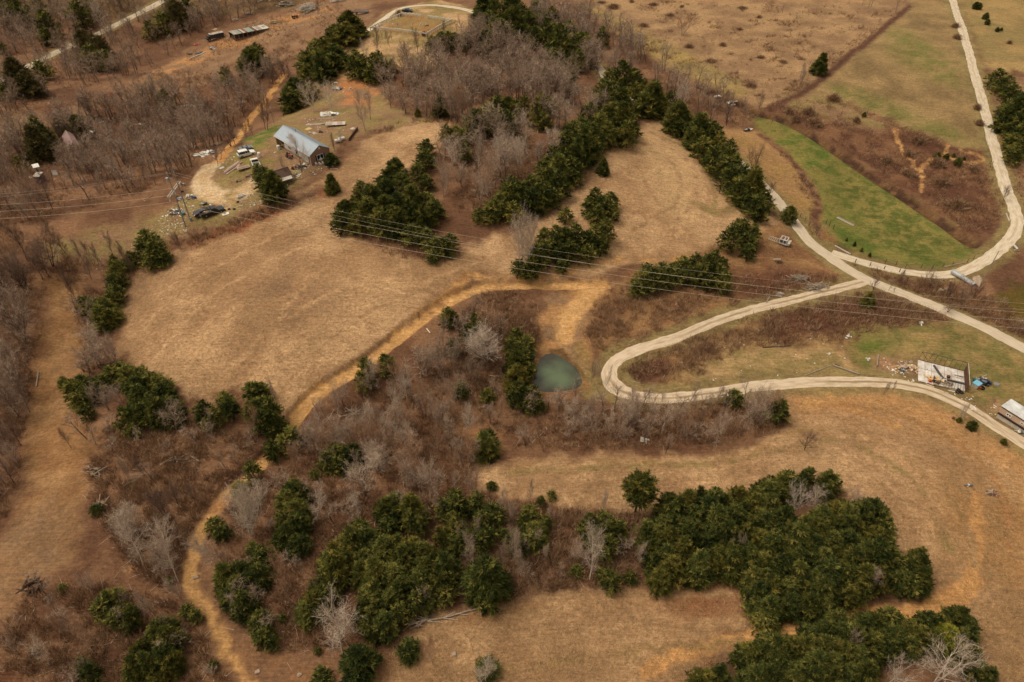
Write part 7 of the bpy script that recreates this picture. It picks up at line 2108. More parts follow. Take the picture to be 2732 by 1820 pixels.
    m = MB(); m.tube((0, 0, -.2), (0, 0, 1.6), .05, .05, M_WHITE); m.box((0, 0, 1.62), (.12, .12, .04), M_WHITE); o = m.build('marker_stake'); o.location = at('a', 622, 1262); tag(o, 'thin white post at the brush edge below the drive', 'post')
    bars('a', (660, 1240), (735, 1195), [(0, -1, 1, .15, .1, M_LCLAY, .03)], 'pale plank at the brush edge below the bathtub', 'plank', 'plank')
    scrap('b', 1000, 690, 2.4, 1.2, .8, 22, [M_DWHITE, M_WHITE, M_PINKW], 'heap of white plastic sheeting near the power line poles', 'plastic_heap', 'scrap heap', 25, (.4, 1.1))
    m = MB(); m.tube((-.45, 0, .32), (.45, 0, .32), .32, .32, M_DBLUE, 14); m.tube((-.47, 0, .32), (-.46, 0, .32), .26, .26, M_BLACK, 12); o = m.build('blue_drum', None, .0); o.location = at('b', 1090, 705); tag(o, 'dark blue drum on its side against the white plastic heap', 'drum')
    scrap('b', 800, 705, 1.8, 1.0, .15, 8, [M_GREYP, M_GALV], 'blue-grey sheets lying flat under the power line poles', 'metal_sheets', 'scrap heap', 26, (.7, 1.3), flatn=.08)
    scrap('b', 740, 990, 4.2, 2.4, .6, 90, [M_DWHITE, M_GREYP, M_GALV, M_STEEL, M_TEAL, M_WHITE, M_DWOOD], 'big mixed rubbish heap left of the power line poles', 'rubbish_heap', 'rubbish heap', 27, (.15, .6))
    m = MB(); m.box((0, 0, .3), (.9, .7, .6), M_TEAL, None, .85); m.box((0, 0, .62), (1.0, .8, .06), M_TEAL); o = m.build('teal_bin', None, .02); o.location = at('b', 850, 1045); tag(o, 'teal bin at the right end of the big rubbish heap', 'bin')
    bars('b', (100, 705), (205, 625), [(0, -1, 1, .18, .12, M_WOOD, .02)], 'single pale board on the slope left of the power poles', 'plank', 'plank')
    bars('b', (5, 725), (60, 765), [(0, -1, 1, .16, .12, M_WOOD, .02)], 'short pale board left of the single board', 'plank', 'plank')
    t = thing('garden_chair', 'red and white chair behind the dark maroon car', 'chair', at('b', 1510, 880), .5)
    m = MB(); m.box((0, 0, .45), (.6, .6, .08), M_RED); obj('seat', m, t); m = MB(); m.box((-.28, 0, .85), (.08, .6, .8), M_PINKW); obj('backrest', m, t)
    for sx in (-.25, .25):
        for sy in (-.25, .25): m = MB(); m.box((sx, sy, .2), (.06, .06, .42), M_WHITE); obj('leg', m, t)
    scrap('b', 1330, 830, 2.0, .8, .7, 16, [M_BLACK, M_STEEL, M_DWHITE], 'dark junk behind the maroon car and the pickup', 'scrap_heap', 'scrap heap', 28, (.3, .8))
    scrap('b', 890, 415, 1.5, .9, .4, 12, [M_BLACK, M_DWHITE, M_DWOOD], 'small dark rubbish spot left of the driveway bend', 'rubbish_heap', 'rubbish heap', 29, (.2, .5))
    scrap('b', 2010, 350, 1.2, .8, .3, 9, [M_BLACK, M_STEEL], 'dark scrap on the green island inside the drive', 'scrap_heap', 'scrap heap', 30, (.2, .5))
    scrap('b', 2220, 240, 1.0, .8, .3, 9, [M_BLACK, M_STEEL, M_RSTEEL], 'dark bent pipes between the trailer and the green island', 'scrap_heap', 'scrap heap', 31, (.3, .7))
    # behind the house
    t = thing('flatbed_trailer', 'white-decked flatbed on wheels behind the house', 'trailer', *place('a', (1950, 95), (2190, 75)))
    m = MB(); m.box((0, 0, .75), (5.6, 2.2, .14), M_DWHITE); m.box((-1.8, .1, .9), (1.6, 1.8, .14), M_PINKW); m.box((1.2, 0, .86), (1.5, 1.6, .08), M_PINKW); obj('deck', m, t, .02)
    for x in (-.6, .5):
        for y in (-1.0, 1.0): wheel(t, x, y, .36, .22)
    m = MB(); m.beam((-2.8, .5, .65), (-4.0, 0, .5), .12, .12, M_STEEL); m.beam((-2.8, -.5, .65), (-4.0, 0, .5), .12, .12, M_STEEL); obj('drawbar', m, t)
    bars('a', (1655, 68), (1950, 52), [(0, -1, 1, .3, .1, M_DWHITE, .02), (.6, -.7, 1, .2, .1, M_WOOD, .02), (-.5, -.9, .5, .15, .1, M_DWHITE, .02)], 'long white boards laid in line with the flatbed', 'long_boards', 'boards')
    bars('a', (1655, 145), (1720, 118), [(0, -1, 1, 1.3, .1, M_PLY, .05)], 'yellow plywood sheet leaning near the back roof edge', 'plywood_sheet', 'plywood')
    scrap('a', 1760, 190, 2.4, 1.0, .4, 20, [M_DWHITE, M_WOOD, M_PINKW, M_BLACK], 'low litter of boards along the back of the house', 'board_litter', 'rubbish heap', 33, (.3, 1.0))
    scrap('a', 1880, 175, 1.4, .8, .3, 10, [M_BLACK, M_DWOOD], 'dark scraps between house and flatbed', 'scrap_heap', 'scrap heap', 34, (.3, .8))
    scrap('B', 530, 803, 5.5, 2.0, .5, 26, [M_DWHITE, M_GALV, M_WHITE, M_POLE], 'white roofing sheets and poles piled on the slope behind the flatbed', 'sheet_metal_pile', 'scrap heap', 35, (1.0, 2.8))
    bars('B', (430, 832), (550, 826), [(0, -1, 1, .15, .1, M_DWHITE, .02), (.5, -.8, .9, .15, .1, M_POLE, .02)], 'thin pale poles below the roofing sheets', 'loose_poles', 'poles')
    for (x, y, lab) in ((2105, 318, 'left propane tank'), (2155, 288, 'right propane tank')):
        t = thing('propane_tank', 'white ' + lab + ' in the bushes behind the house', 'gas tank', at('a', x, y), .3, 'propane tanks behind the house')
        m = MB(); m.tube((-.75, 0, .65), (.75, 0, .65), .42, .42, M_WHITE, 14); m.tube((.75, 0, .65), (.95, 0, .65), .42, .2, M_WHITE, 14); m.tube((-.75, 0, .65), (-.95, 0, .65), .42, .2, M_WHITE, 14); obj('body', m, t)
        for s in (-.5, .5): m = MB(); m.box((s, 0, .12), (.12, .6, .3), M_STEEL); obj('foot', m, t)
    scrap('B', 580, 625, 3.2, 2.2, .8, 30, [M_WHITE, M_DWHITE, M_GREYP, M_STEEL], 'white and grey appliance scrap under the forked bare tree', 'scrap_heap', 'scrap heap', 36, (.4, 1.4))
    scrap('B', 560, 582, 1.2, .6, .3, 4, [M_WHITE], 'white slab at the top of the appliance scrap', 'white_sheet', 'panel', 37, (.6, 1.2))
    t = thing('white_bench', 'white A-shaped rack on the bare clay behind the house', 'rack', at('B', 670, 633), .4)
    m = MB(); m.beam((-.7, 0, 0), (0, 0, 1.1), .12, .5, M_WHITE); obj('side_panel', m, t); m = MB(); m.beam((.9, 0, 0), (.02, 0, 1.1), .12, .5, M_WHITE); obj('side_panel', m, t)
    scrap('B', 775, 660, 1.4, 1.0, .4, 10, [M_GREYP, M_STEEL], 'grey scrap beside the slim trees on the clay patch', 'scrap_heap', 'scrap heap', 38, (.3, .9))
    bars('B', (655, 985), (720, 905), [(0, -1, 1, .16, .8, M_DWOOD, 0)], 'dark board wall between the yard and the hay field corner', 'board_fence', 'fence')
    bars('B', (672, 922), (695, 912), [(0, -1, 1, 1.0, .1, M_DWHITE, .8)], 'white sheet lying over the dark board wall', 'white_sheet', 'panel')
    bars('B', (525, 1176), (578, 1178), [(0, -1, 1, .14, .14, M_LCLAY, 0)], 'thin pale pole on the field below the house', 'loose_pole', 'pole')
    # in front of the house
    t = thing('garden_tractor', 'red garden tractor parked beside the front path', 'tractor', at('a', 1425, 520), -.6)
    m = MB(); m.box((.3, 0, .6), (1.1, .5, .4), M_RED); m.box((-.5, 0, .5), (.7, .8, .3), M_RED); obj('body', m, t, .04)
    m = MB(); m.box((-.5, 0, .75), (.4, .45, .12), M_BLACK); m.box((-.7, 0, .95), (.1, .45, .35), M_BLACK); obj('seat', m, t)
    for x, r_ in ((-.55, .42), (.6, .28)):
        for y in (-.5, .5): wheel(t, x, y, r_, .2)
    scrap('a', 1450, 545, 1.4, 1.0, .5, 14, [M_BLACK, M_STEEL, M_RED, M_GREYP], 'dark machine junk beside the garden tractor', 'scrap_heap', 'scrap heap', 40, (.2, .7))
    scrap('a', 1550, 670, 3.6, 1.6, .8, 46, [M_BLACK, M_DWHITE, M_STEEL, M_GREYP, M_RED, M_WOOD], 'cluttered yard junk between shed and house corner', 'junk_heap', 'scrap heap', 41, (.2, .8))
    scrap('a', 1640, 655, 1.8, 1.4, .8, 22, [M_WOOD, M_DWHITE, M_STEEL, M_PINKW], 'pile of boards and metal at the front corner of the house', 'scrap_heap', 'scrap heap', 42, (.3, 1.0))
    scrap('a', 1750, 590, 1.8, 1.2, .7, 26, [M_ORANGE, M_BLACK, M_DWHITE, M_TEAL], 'pots and planters crowded below the gable wall', 'planter_heap', 'planters', 43, (.2, .5))
    m = MB(); m.tube((0, 0, .1), (0, 0, .8), .32, .32, M_RED, 12); o = m.build('red_barrel', None, .03); o.location = at('a', 1470, 690); tag(o, 'red barrel among the junk beside the shed', 'barrel')
    for (x, y, lab) in ((1805, 635, 'leftmost'), (1855, 635, 'middle'), (1900, 622, 'rightmost')):
        t = thing('plastic_chair', lab + ' of the three white plastic chairs at the gable end', 'chair', at('a', x, y), 1.2, 'white plastic chairs')
        m = MB(); m.box((0, 0, .42), (.5, .5, .06), M_WHITE); obj('seat', m, t); m = MB(); m.box((-.25, 0, .75), (.05, .5, .6), M_WHITE); obj('backrest', m, t)
        for sx in (-.2, .2):
            for sy in (-.2, .2): m = MB(); m.box((sx, sy, .2), (.05, .05, .4), M_WHITE); obj('leg', m, t)
    me_ = MB(); me_.tube((0, 0, .1), (0, 0, .45), .25, .5, M_WHITE, 14); me_.tube((0, 0, .45), (0, 0, .8), .5, .46, M_WHITE, 14); me_.tube((0, 0, .8), (0, 0, 1.05), .46, .15, M_WHITE, 14)
    o = me_.build('white_tank'); o.location = at('a', 1862, 575); tag(o, 'round white tank at the gable end above the plastic chairs', 'tank')
    pile('a', 1450, 850, 2.6, .8, .5, 12, [M_LOG, M_WOOD], 'stack of weathered poles lying below the brown-roofed shed', 'log stack', 'log_stack', (2.0, 3.6), (.07, .12), .5, 51, .05)
    bars('a', (1505, 800), (1590, 760), [(-.5, -1, .3, .35, .1, M_LCLAY, .02), (.1, -.6, 1, .5, .1, M_DWHITE, .08), (.5, -1, .4, .25, .1, M_WOOD, .02)], 'pale boards fanned out right of the shed', 'loose_boards', 'boards')
    pile('a', 1500, 770, 1.4, 1.2, .5, 12, [M_WOOD, M_DWHITE, M_LOG], 'jumble of broken timber between the fanned boards and the junk', 'wood pile', 'timber_heap', (.8, 1.8), (.04, .08), 0, 52)
    # upper left clearing
    pile('d', 1310, 290, 2.5, 1.2, .8, 16, [M_DWHITE, M_LOG], 'white bleached timber heap right of the bare pole', 'wood pile', 'timber_heap', (1, 3), (.08, .16), .4, 61)
    pile('d', 1040, 418, 4.5, 1.5, .4, 18, [M_LOG, M_DWHITE], 'pale sticks scattered behind the left half of the barn', 'wood pile', 'stick_pile', (1, 3), (.05, .1), .2, 62)
    pile('d', 2090, 115, 5.5, 3.0, 1.6, 60, [M_LOG, M_DWHITE, M_DWOOD], 'large log pile with radiating ends at the top of the clearing', 'wood pile', 'log_pile', (2, 4.5), (.08, .18), 0, 63)
    pile('d', 1830, 480, 5.5, 3.2, .8, 80, [M_LOG, M_WOOD, M_PLY], 'spread of split wood at the right end of the barn', 'wood pile', 'firewood_pile', (.6, 2.0), (.06, .12), 0, 64)
    pile('d', 1620, 630, 5.5, 2.2, .5, 50, [M_LOG, M_DWHITE], 'scattered pale sticks in front of the right end of the barn', 'wood pile', 'stick_pile', (.6, 2.2), (.05, .1), .2, 65)
    pile('B', 375, 75, 6.5, 3.8, 2.4, 110, [M_LOG, M_DWHITE, M_DWHITE], 'tall heap of bleached dead branches, right of the log pile', 'brush pile', 'brush_pile', (2, 5), (.06, .14), 0, 66, .6)
    pile('B', 585, 12, 6.0, 1.6, .8, 30, [M_WHITE, M_DWHITE, M_LOG], 'white dead branches at the very top above the bare tree', 'brush pile', 'brush_pile', (1.5, 4), (.06, .14), 0, 67)
    pile('B', 60, 5, 6.0, 2.0, .8, 30, [M_DWHITE, M_LOG], 'bleached timber at the very top of the clearing', 'brush pile', 'brush_pile', (1.5, 4), (.06, .14), 0, 68)
    t = thing('farm_tractor', 'small reddish tractor on the clay right of the barn', 'tractor', at('d', 2255, 385), .5)
    m = MB(); m.box((.5, 0, .95), (1.6, .6, .6), M_RED); m.box((-.6, 0, .9), (.8, .9, .5), M_DWOOD); obj('body', m, t, .04)
    m = MB(); m.box((-.7, 0, 1.3), (.4, .5, .12), M_DWHITE); m.tube((.5, 0, 1.2), (.5, 0, 1.9), .05, .05, M_DWHITE); obj('seat', m, t)
    for x, r_ in ((-.7, .65), (.9, .4)):
        for y in (-.65, .65): wheel(t, x, y, r_, .3)
    scrap('d', 210, 945, 3.0, 1.0, .4, 14, [M_ORANGE, M_RED, M_RSTEEL], 'rust-orange tarp crumpled below the old truck', 'orange_tarp', 'tarp', 70, (.6, 1.4))
    bars('d', (20, 1245), (400, 1090), [(0, -1, 1, .35, .3, M_DWHITE, .05), (.5, -.2, .9, .2, .2, M_LOG, .05)], 'very long pale beam lying in the clearing below the truck', 'long_beam', 'beam')
    scrap('d', 540, 1030, 3.0, 1.6, 1.0, 14, [M_GREYP, M_GALV], 'grey metal lump at the right end of the long beam', 'scrap_heap', 'scrap heap', 71, (.6, 1.6))
    scrap('d', 265, 1120, 2.6, 1.0, .8, 14, [M_GREYP, M_DWOOD], 'grey lump beside the middle of the long beam', 'scrap_heap', 'scrap heap', 72, (.6, 1.4))
    scrap('d', 30, 1145, 2.0, 1.0, .6, 10, [M_STEEL, M_DWOOD], 'dark grey lump left of the long beam', 'scrap_heap', 'scrap heap', 73, (.6, 1.2))
    scrap('d', 560, 625, 2.0, 1.2, .3, 10, [M_PINKW, M_LCLAY], 'pinkish rubble left above the truck', 'rubble', 'rubble', 74, (.4, 1.2))
    t = thing('hay_wagon', 'low dark wagon on the grass left of the cemetery', 'wagon', at('B', 745, 98), .0)
    m = MB(); m.box((0, 0, .9), (6, 2, .15), M_BLACK); m.box((0, .9, 1.4), (6, .08, .1), M_STEEL); obj('deck', m, t)
    for x in (-2, 2):
        for y in (-.8, .8): wheel(t, x, y, .4, .25)
    for x in (-2.8, -.9, .9, 2.8): m = MB(); m.box((x, .9, 1.15), (.08, .08, .5), M_STEEL); obj('stake', m, t)
    # left: cabin and sheds in the wood
    A = at('h', 1048, 215, 2.3); B = at('h', 1220, 540, 2.3); C = at('h', 1285, 155, 2.3)
    o = Vector((B.x, B.y, 0)); rz, L, W = frame3(o, A, C); W = abs(W)
    rz2 = rz; L = min(L, 15); print('cabin', L, W, rz)
    t = thing('cabin', 'small cabin with faded pink gable roof in the left wood', 'cabin', (B.x, B.y, float(H(B.x, B.y)) + .1), rz)
    rt = Matrix.Identity(4)
    sgn = -1 if frame3(Vector((B.x, B.y, 0)), A, C)[2] < 0 else 1
    holder_w = gable_walls(L, W, -.4, 2.3, 3.5, .15, M_DWOOD); gbox(holder_w, .152, L - .152, 0, .15, -.4, 2.28, M_DWOOD)
    roof_m = gable_roof(L, W, 2.3, 3.5, .08, .3, M_PINKROOF)
    if sgn < 0:
        for mb in (holder_w, roof_m): mb.v = [(x, -y, z) for x, y, z in mb.v]
    obj('wall', holder_w, t); obj('roof', roof_m, t)
    m = MB(); gbox(m, L * .4, L * .46, -.06, -.005, -.1, 1.8, M_WOOD); obj('door', m, t)
    def small_shed(k, pts, hgt, roofm, wallm, label, name='small_shed'):
        A = at(k, *pts[0], hgt); B = at(k, *pts[1], hgt); C = at(k, *pts[2], hgt)
        o = Vector((A.x, A.y, 0)); rz, L, W = frame3(o, B, C); s = 1 if W > 0 else -1; W = abs(W); L = max(1.5, min(L, 6)); W = max(1.5, min(W, 5))
        t = thing(name, label, 'shed', (A.x, A.y, float(H(A.x, A.y))), rz)
        m = MB(); gbox(m, .05, L - .05, min(.05 * s, s * (W - .05)), max(.05 * s, s * (W - .05)), -.3, hgt - .12, wallm); obj('wall', m, t)
        m = MB(); gbox(m, -.1, L + .1, min(-.1 * s, s * (W + .1)), max(-.1 * s, s * (W + .1)), hgt - .11, hgt, roofm); obj('roof', m, t, .02)
        m = MB(); gbox(m, L * .3, L * .6, min(-.0 * s, .04 * s) if s > 0 else 0.0 - .0, max(.0, .04), 0, hgt * .75, M_DWOOD); obj('door', m, t)
    small_shed('h', [(285, 1060), (365, 1050), (300, 985)], 1.6, M_WHITE, M_DWHITE, 'small white hut in the left wood, above the blue-walled one')
    small_shed('h', [(425, 1285), (550, 1200), (320, 1240)], 2.0, M_DWHITE, M_DBLUE, 'blue-walled hut with white flat roof in the left wood')
    t = thing('white_tent', 'little white ridge tent right of the blue-walled hut', 'tent', at('h', 865, 1225), .3)
    m = MB(); m.add([(-.8, -.8, 0), (-.8, .8, 0), (.8, .8, 0), (.8, -.8, 0), (-.6, 0, 1.3), (.6, 0, 1.3)], [(0, 3, 2, 1), (0, 4, 1), (2, 5, 3), (1, 4, 5, 2), (3, 5, 4, 0)], M_DWHITE); obj('canvas', m, t)
    scrap('h', 225, 1320, 1.6, .8, .3, 8, [M_WHITE, M_DWHITE, M_PINKW], 'white litter left of the blue-walled hut', 'rubbish_heap', 'rubbish heap', 80, (.3, .9))
    scrap('h', 1810, 150, 2.6, 1.4, .5, 22, [M_DWHITE, M_STEEL, M_WHITE], 'white and dark scrap in the clearing right of the cabin', 'scrap_heap', 'scrap heap', 81, (.4, 1.4))
    scrap('A', 715, 855, 1.6, 1.0, .5, 10, [M_WHITE, M_DWHITE], 'white rubbish in the wood above the bare clearing', 'rubbish_heap', 'rubbish heap', 82, (.4, 1.2))
    scrap('A', 1340, 740, 7.0, 1.4, .3, 40, [M_DWHITE, M_LCLAY, M_GALV], 'pale strip of litter beside the wood at the clay road', 'rubble_strip', 'rubble', 83, (.3, 1.2))
    scrap('A', 990, 870, 3.5, 2.0, .3, 22, [M_DWHITE, M_LCLAY, M_STEEL], 'pale litter showing through the bare wood, centre left', 'rubbish_heap', 'rubbish heap', 84, (.3, .9))
    # right side things
    t = thing('culvert_pipe', 'ribbed silver culvert pipe lying beside the field road', 'pipe', *place('f', (435, 1180), (650, 1290)))
    m = MB()
    for i in range(14): m.tube((-2.9 + i * .42, 0, .55), (-2.9 + i * .42 + .2, 0, .55), .50, .56, M_GALV, 16); m.tube((-2.7 + i * .42, 0, .55), (-2.48 + i * .42, 0, .55), .56, .50, M_GALV, 16)
    obj('body', m, t); m = MB(); m.tube((3.2, 0, .55), (3.21, 0, .55), .44, .44, M_BLACK, 14); obj('opening_shade_disc', m, t)  # black disc paints the dark hollow onto the solid pipe end
    t = thing('stone_slab', 'upright-looking pale brown rock slab right of the culvert pipe', 'rock', *place('f', (815, 1340), (800, 1195)))
    rock(t, 4.6, 1.9, .9, 3)
    for (x, y, s, lab) in ((180, 1430, 1.6, 'left of the two pale boulders in the brush below the culvert pipe'), (272, 1402, 1.3, 'right of the two pale boulders in the brush below the culvert pipe'),
                           (212, 1235, 1.0, 'small pale rock at the road edge left of the culvert pipe'), (360, 1270, 1.1, 'small pale rock just below the culvert pipe')):
        t = thing('boulder', lab, 'rock', at('f', x, y), .4); rock(t, s, s * .7, s * .5, int(x))
    t = thing('metal_rack', 'small white metal frame by the short pole, right edge', 'metal frame', *place('f', (1395, 695), (1445, 750)))
    m = MB(); m.box((0, 0, .7), (2.0, .5, .12), M_DWHITE); obj('top', m, t)
    for x in (-.9, .9): m = MB(); m.box((x, 0, .35), (.12, 1.2, .12), M_WHITE); m.box((x, 0, .2), (.1, .1, .7), M_DWHITE); obj('leg', m, t)
    bars('f', (1283, 130), (1330, 255), [(0, -1, 1, .22, .2, M_DWHITE, .02)], 'white pole lying beside the bend of the upper gravel road', 'white_pole', 'pole')
    bars('f', (235, 1033), (570, 962), [(0, -1, 1, .14, .14, M_POLE, .25)], 'long pale rail along the lower edge of the green field', 'rail', 'rail')
    bars('g', (1190, 503), (1400, 622), [(0, -1, 1, .2, .2, M_DWHITE, .02)], 'single white pole lying above the lane junction', 'white_pole', 'pole')
    bars('g', (1215, 108), (1445, 225), [(0, -1, 1, .22, .2, M_DWHITE, .02), (.5, -.95, 1, .2, .2, M_POLE, .02)], 'pair of long white poles lying on the green field', 'white_poles', 'poles')
    bars('g', (330, 697), (430, 697), [(0, -1, 1, .25, .2, M_DWHITE, .02)], 'short white log on the tan ground below the wrecked frame', 'white_log', 'log')
    pile('g', 410, 735, 1.6, .7, .4, 12, [M_RSTEEL, M_DWOOD], 'reddish sticks just below the short white log', 'wood pile', 'stick_pile', (.5, 1.4), (.04, .08), 0, 91)
    pile('g', 690, 975, 3.6, 1.9, .9, 70, [M_LOG, M_POLE], 'grey heap of cut branches, upper left one near the junction', 'brush pile', 'brush_pile', (.8, 2.4), (.05, .10), 0, 92)
    pile('g', 930, 1085, 4.2, 1.4, 1.0, 80, [M_LOG, M_POLE], 'grey heap of cut branches nearest the hairpin road', 'brush pile', 'brush_pile', (.8, 2.6), (.05, .10), .35, 93)
    pile('g', 415, 1195, 2.0, 1.2, .6, 30, [M_DWHITE, M_LOG], 'whitish heap of cut branches at the left, under the cables', 'brush pile', 'brush_pile', (.6, 1.6), (.05, .10), 0, 94)
    t = thing('wrecked_cab', 'stripped white vehicle cab with open window frames in the bushes', 'wreck', *place('g', (400, 450), (530, 500)))
    m = MB()
    for y in (-.9, .9):
        m.beam((-.9, y, .5), (1.1, y, .5), .12, .3, M_DWHITE); m.beam((-.8, y, 1.6), (.8, y, 1.6), .1, .12, M_WHITE)
        for x in (-.8, .1, .8): m.beam((x, y, .5), (x, y, 1.6), .1, .1, M_WHITE)
    for x in (-.8, .1, .8): m.beam((x, -.9, 1.6), (x, .9, 1.6), .1, .1, M_WHITE)
    m.box((1.3, 0, .75), (.6, 1.8, .6), M_DWHITE); m.box((0, 0, .3), (2.0, 1.7, .2), M_BLACK); obj('shell', m, t)
    m = MB()
    for i in range(5): m.beam((-3.4 + i * .45, -.8, .5), (-3.4 + i * .45, .8, .5), .06, .06, M_DWHITE)
    m.beam((-3.5, -.8, .5), (-1.0, -.8, .5), .08, .1, M_DWHITE); m.beam((-3.5, .8, .5), (-1.0, .8, .5), .08, .1, M_DWHITE); obj('chassis_rack', m, t)
    bars('g', (230, 1295), (275, 1220), [(0, -1, 1, .2, .18, M_LOG, .1)], 'pale stump pole standing out of brush beside the hairpin road', 'dead_pole', 'pole')
    bars('H', (495, 980), (680, 1048), [(0, -1, 1, .28, .22, M_LOG, .05), (.2, -.9, -.5, .5, .2, M_DWOOD, .05)], 'long fallen pole inside the hairpin bend', 'fallen_pole', 'pole')
    bars('H', (300, 1050), (480, 985), [(0, -1, 1, .14, .12, M_LOG, .02)], 'thinner fallen pole meeting the long one inside the hairpin', 'fallen_pole', 'pole')
    bars('H', (800, 990), (810, 915), [(0, -1, 1, .12, .5, M_POLE, .0)], 'low pale fence panel on the lawn left of the deck', 'short_fence', 'fence')
    bars('H', (5, 855), (205, 845), [(0, -1, 1, .2, .18, M_DWOOD, .02)], 'long dark fallen trunk in the brush inside the hairpin', 'fallen_log', 'log')
    for (k, x, y, s, mt, lab) in (('H', 1118, 690, .7, M_WHITE, 'white lump on the lawn edge under the cables'), ('H', 605, 785, .8, M_WHITE, 'white bag at the left end of the lawn'),
                                  ('H', 468, 903, .5, M_WHITE, 'small white bag in the tan grass inside the hairpin'), ('H', 740, 940, .6, M_WHITE, 'small white sheet on the lawn left of the board litter'),
                                  ('G', 945, 1510, 1.0, M_DWHITE, 'white lump in the brush below the hedge belt'), ('C', 1660, 910, 1.6, M_DWHITE, 'dark and white wreck at the left end of the green field'),
                                  ('C', 1465, 680, 1.8, M_WHITE, 'white sheet in the creek bed at the wood end'), ('C', 1555, 722, 2.0, M_WHITE, 'white strip lying along the creek bank')):
        scrap(k, x, y, s * 1.5, s, s * .5, 7, [mt, mt, M_BLACK if 'dark' in lab else mt], lab, 'white_rubbish', 'rubbish', int(x), (s * .4, s))
    # mobile home at the right edge
    A = at('c', 1437, 950, 3.0); B = at('c', 1735, 1125, 3.0); C = at('c', 1545, 865, 3.0)
    o = Vector((A.x, A.y, 0)); rz, L0, W = frame3(o, B, C); print('mobile', W)
    L = 14.0; o.z = float(H(o.x, o.y)) + .05
    t = thing('mobile_home', 'long tan mobile home with pale roof cut by the right edge', 'mobile home', o, rz)
    m = MB(); gbox(m, 0, L, 0, W, .9, 2.72, M_CREAM); gbox(m, .0, L, -.03, -.002, .9, 1.35, M_BRAND); gbox(m, 0, L, -.04, -.004, 2.5, 2.7, M_BRAND); obj('wall', m, t)
    m = MB(); gbox(m, .1, L - .1, .1, W - .1, -.3, .898, M_DWHITE); obj('skirting', m, t)
    m = MB(); gbox(m, -.12, L + .1, -.12, W + .12, 2.73, 2.85, M_PALER); gbox(m, 0, L, W * .3, W * .7, 2.852, 2.90, M_PALER); obj('roof', m, t, .02)
    window(t, (1.6, -.03, 1.95), .9, .6, 'x'); window(t, (3.9, -.03, 1.95), .7, .45, 'x', two=False)
    window(t, (7.5, -.03, 1.9), 1.4, .8, 'x')
    scrap('c', 1715, 1325, 1.6, 1.0, .8, 18, [M_WHITE, M_DWHITE, M_GREYP], 'white clutter at the foot of the mobile home, right edge', 'scrap_heap', 'scrap heap', 97, (.3, .8))
    # logs and stumps nearer the camera
    A = at('J', 1035, 1188); B = at('J', 1592, 1062); m = MB(); v = B - A
    for i in range(8): m.tube(v * (i / 8) + Vector((0, .12 * math.sin(i * 1.3), .2)), v * ((i + 1) / 8) + Vector((0, .12 * math.sin(i * 1.3 + 1.3), .2)), .14 - .007 * i, .133 - .007 * i, M_LOG, 7, caps=True)
    for f0, s_, l_ in ((.1, 1, 1.6), (.22, -1, 2.2), (.38, -1, 2.6), (.45, 1, 1.0), (.6, -1, 1.4), (.75, 1, 1.1), (.9, 1, .8)):
        q = v * f0; e_ = (v.normalized() + Vector((0, .35 * s_, 0))) * l_; m.tube(q + Vector((0, 0, .2)), q + e_ + Vector((0, 0, .25)), .05, .02, M_DWHITE, 5)
    o = m.build('fallen_tree'); o.location = A; tag(o, 'long bleached fallen trunk on the top edge of the bottom field', 'fallen tree')
    pile('J', 1120, 1165, 3.0, .9, .4, 10, [M_LOG, M_WOOD], 'broken branch ends at the left end of the long fallen tree', 'fallen branches', 'fallen_branches', (1.2, 2.8), (.05, .10), .1, 102, .1)
    pile('I', 640, 160, 1.0, 2.6, .7, 18, [M_LOG, M_DWOOD, M_WOOD], 'shattered standing stump at the right side of the left lane', 'tree stump', 'tree_snag', (1.2, 2.8), (.08, .2), 1.35, 103, .5)
    pile('I', 690, 370, .9, 2.0, .5, 12, [M_LOG, M_WOOD], 'pale broken trunk pieces below the shattered stump', 'fallen logs', 'fallen_logs', (1.0, 2.6), (.08, .16), 1.9, 104, .3)
    pile('I', 1180, 75, 4.0, 1.0, .4, 16, [M_DWOOD, M_LOG], 'dark fallen logs on the rough slope above the clay track bend', 'fallen logs', 'fallen_logs', (1.5, 3.5), (.06, .14), .15, 105, .15)
    pile('I', 900, 190, 3.5, 1.5, .4, 14, [M_LOG, M_WOOD], 'pale broken branches on the rough slope right of the stump', 'fallen branches', 'fallen_branches', (1.0, 2.6), (.04, .09), .6, 106, .2)
    pile('I', 240, 930, 2.2, 1.6, .9, 18, [M_DWOOD], 'dark uprooted stump above the bottom left scrub', 'tree stump', 'uprooted_stump', (1.0, 2.4), (.08, .18), 2.2, 107, .5)
    pile('I', 240, 1380, 1.6, 1.2, .7, 12, [M_DWOOD], 'black broken stump in the bottom left scrub', 'tree stump', 'broken_stump', (.8, 1.8), (.1, .2), .5, 108, .5)
    pile('F', 680, 1310, 3.4, 1.4, .4, 12, [M_LOG], 'grey poles lying in the hollow below the clay track', 'fallen logs', 'fallen_logs', (1.6, 3.6), (.05, .1), .0, 109, .1)
    pile('E', 760, 975, 2.6, .5, .4, 8, [M_DWOOD], 'dark bent trunk fallen at the left tip of the main field', 'fallen logs', 'fallen_logs', (1.4, 3.0), (.1, .16), .1, 110, .2)
    bars('E', (252, 1130), (272, 1025), [(0, -1, 1, .2, .18, M_LOG, .05)], 'pale log lying along the edge of the left lane', 'fallen_log', 'log')
    bars('F', (1198, 725), (1220, 756), [(0, -1, 1, .16, .12, M_WHITE, .05)], 'short white post fallen in the brush below the clay track', 'fallen_stake', 'post')
    pile('G', 640, 1, .1, .1, .1, 1, [M_LOG], 'small stick on the grass below the dark clump', 'stick', 'stick', (.8, .9), (.03, .04), 0, 111) if False else None
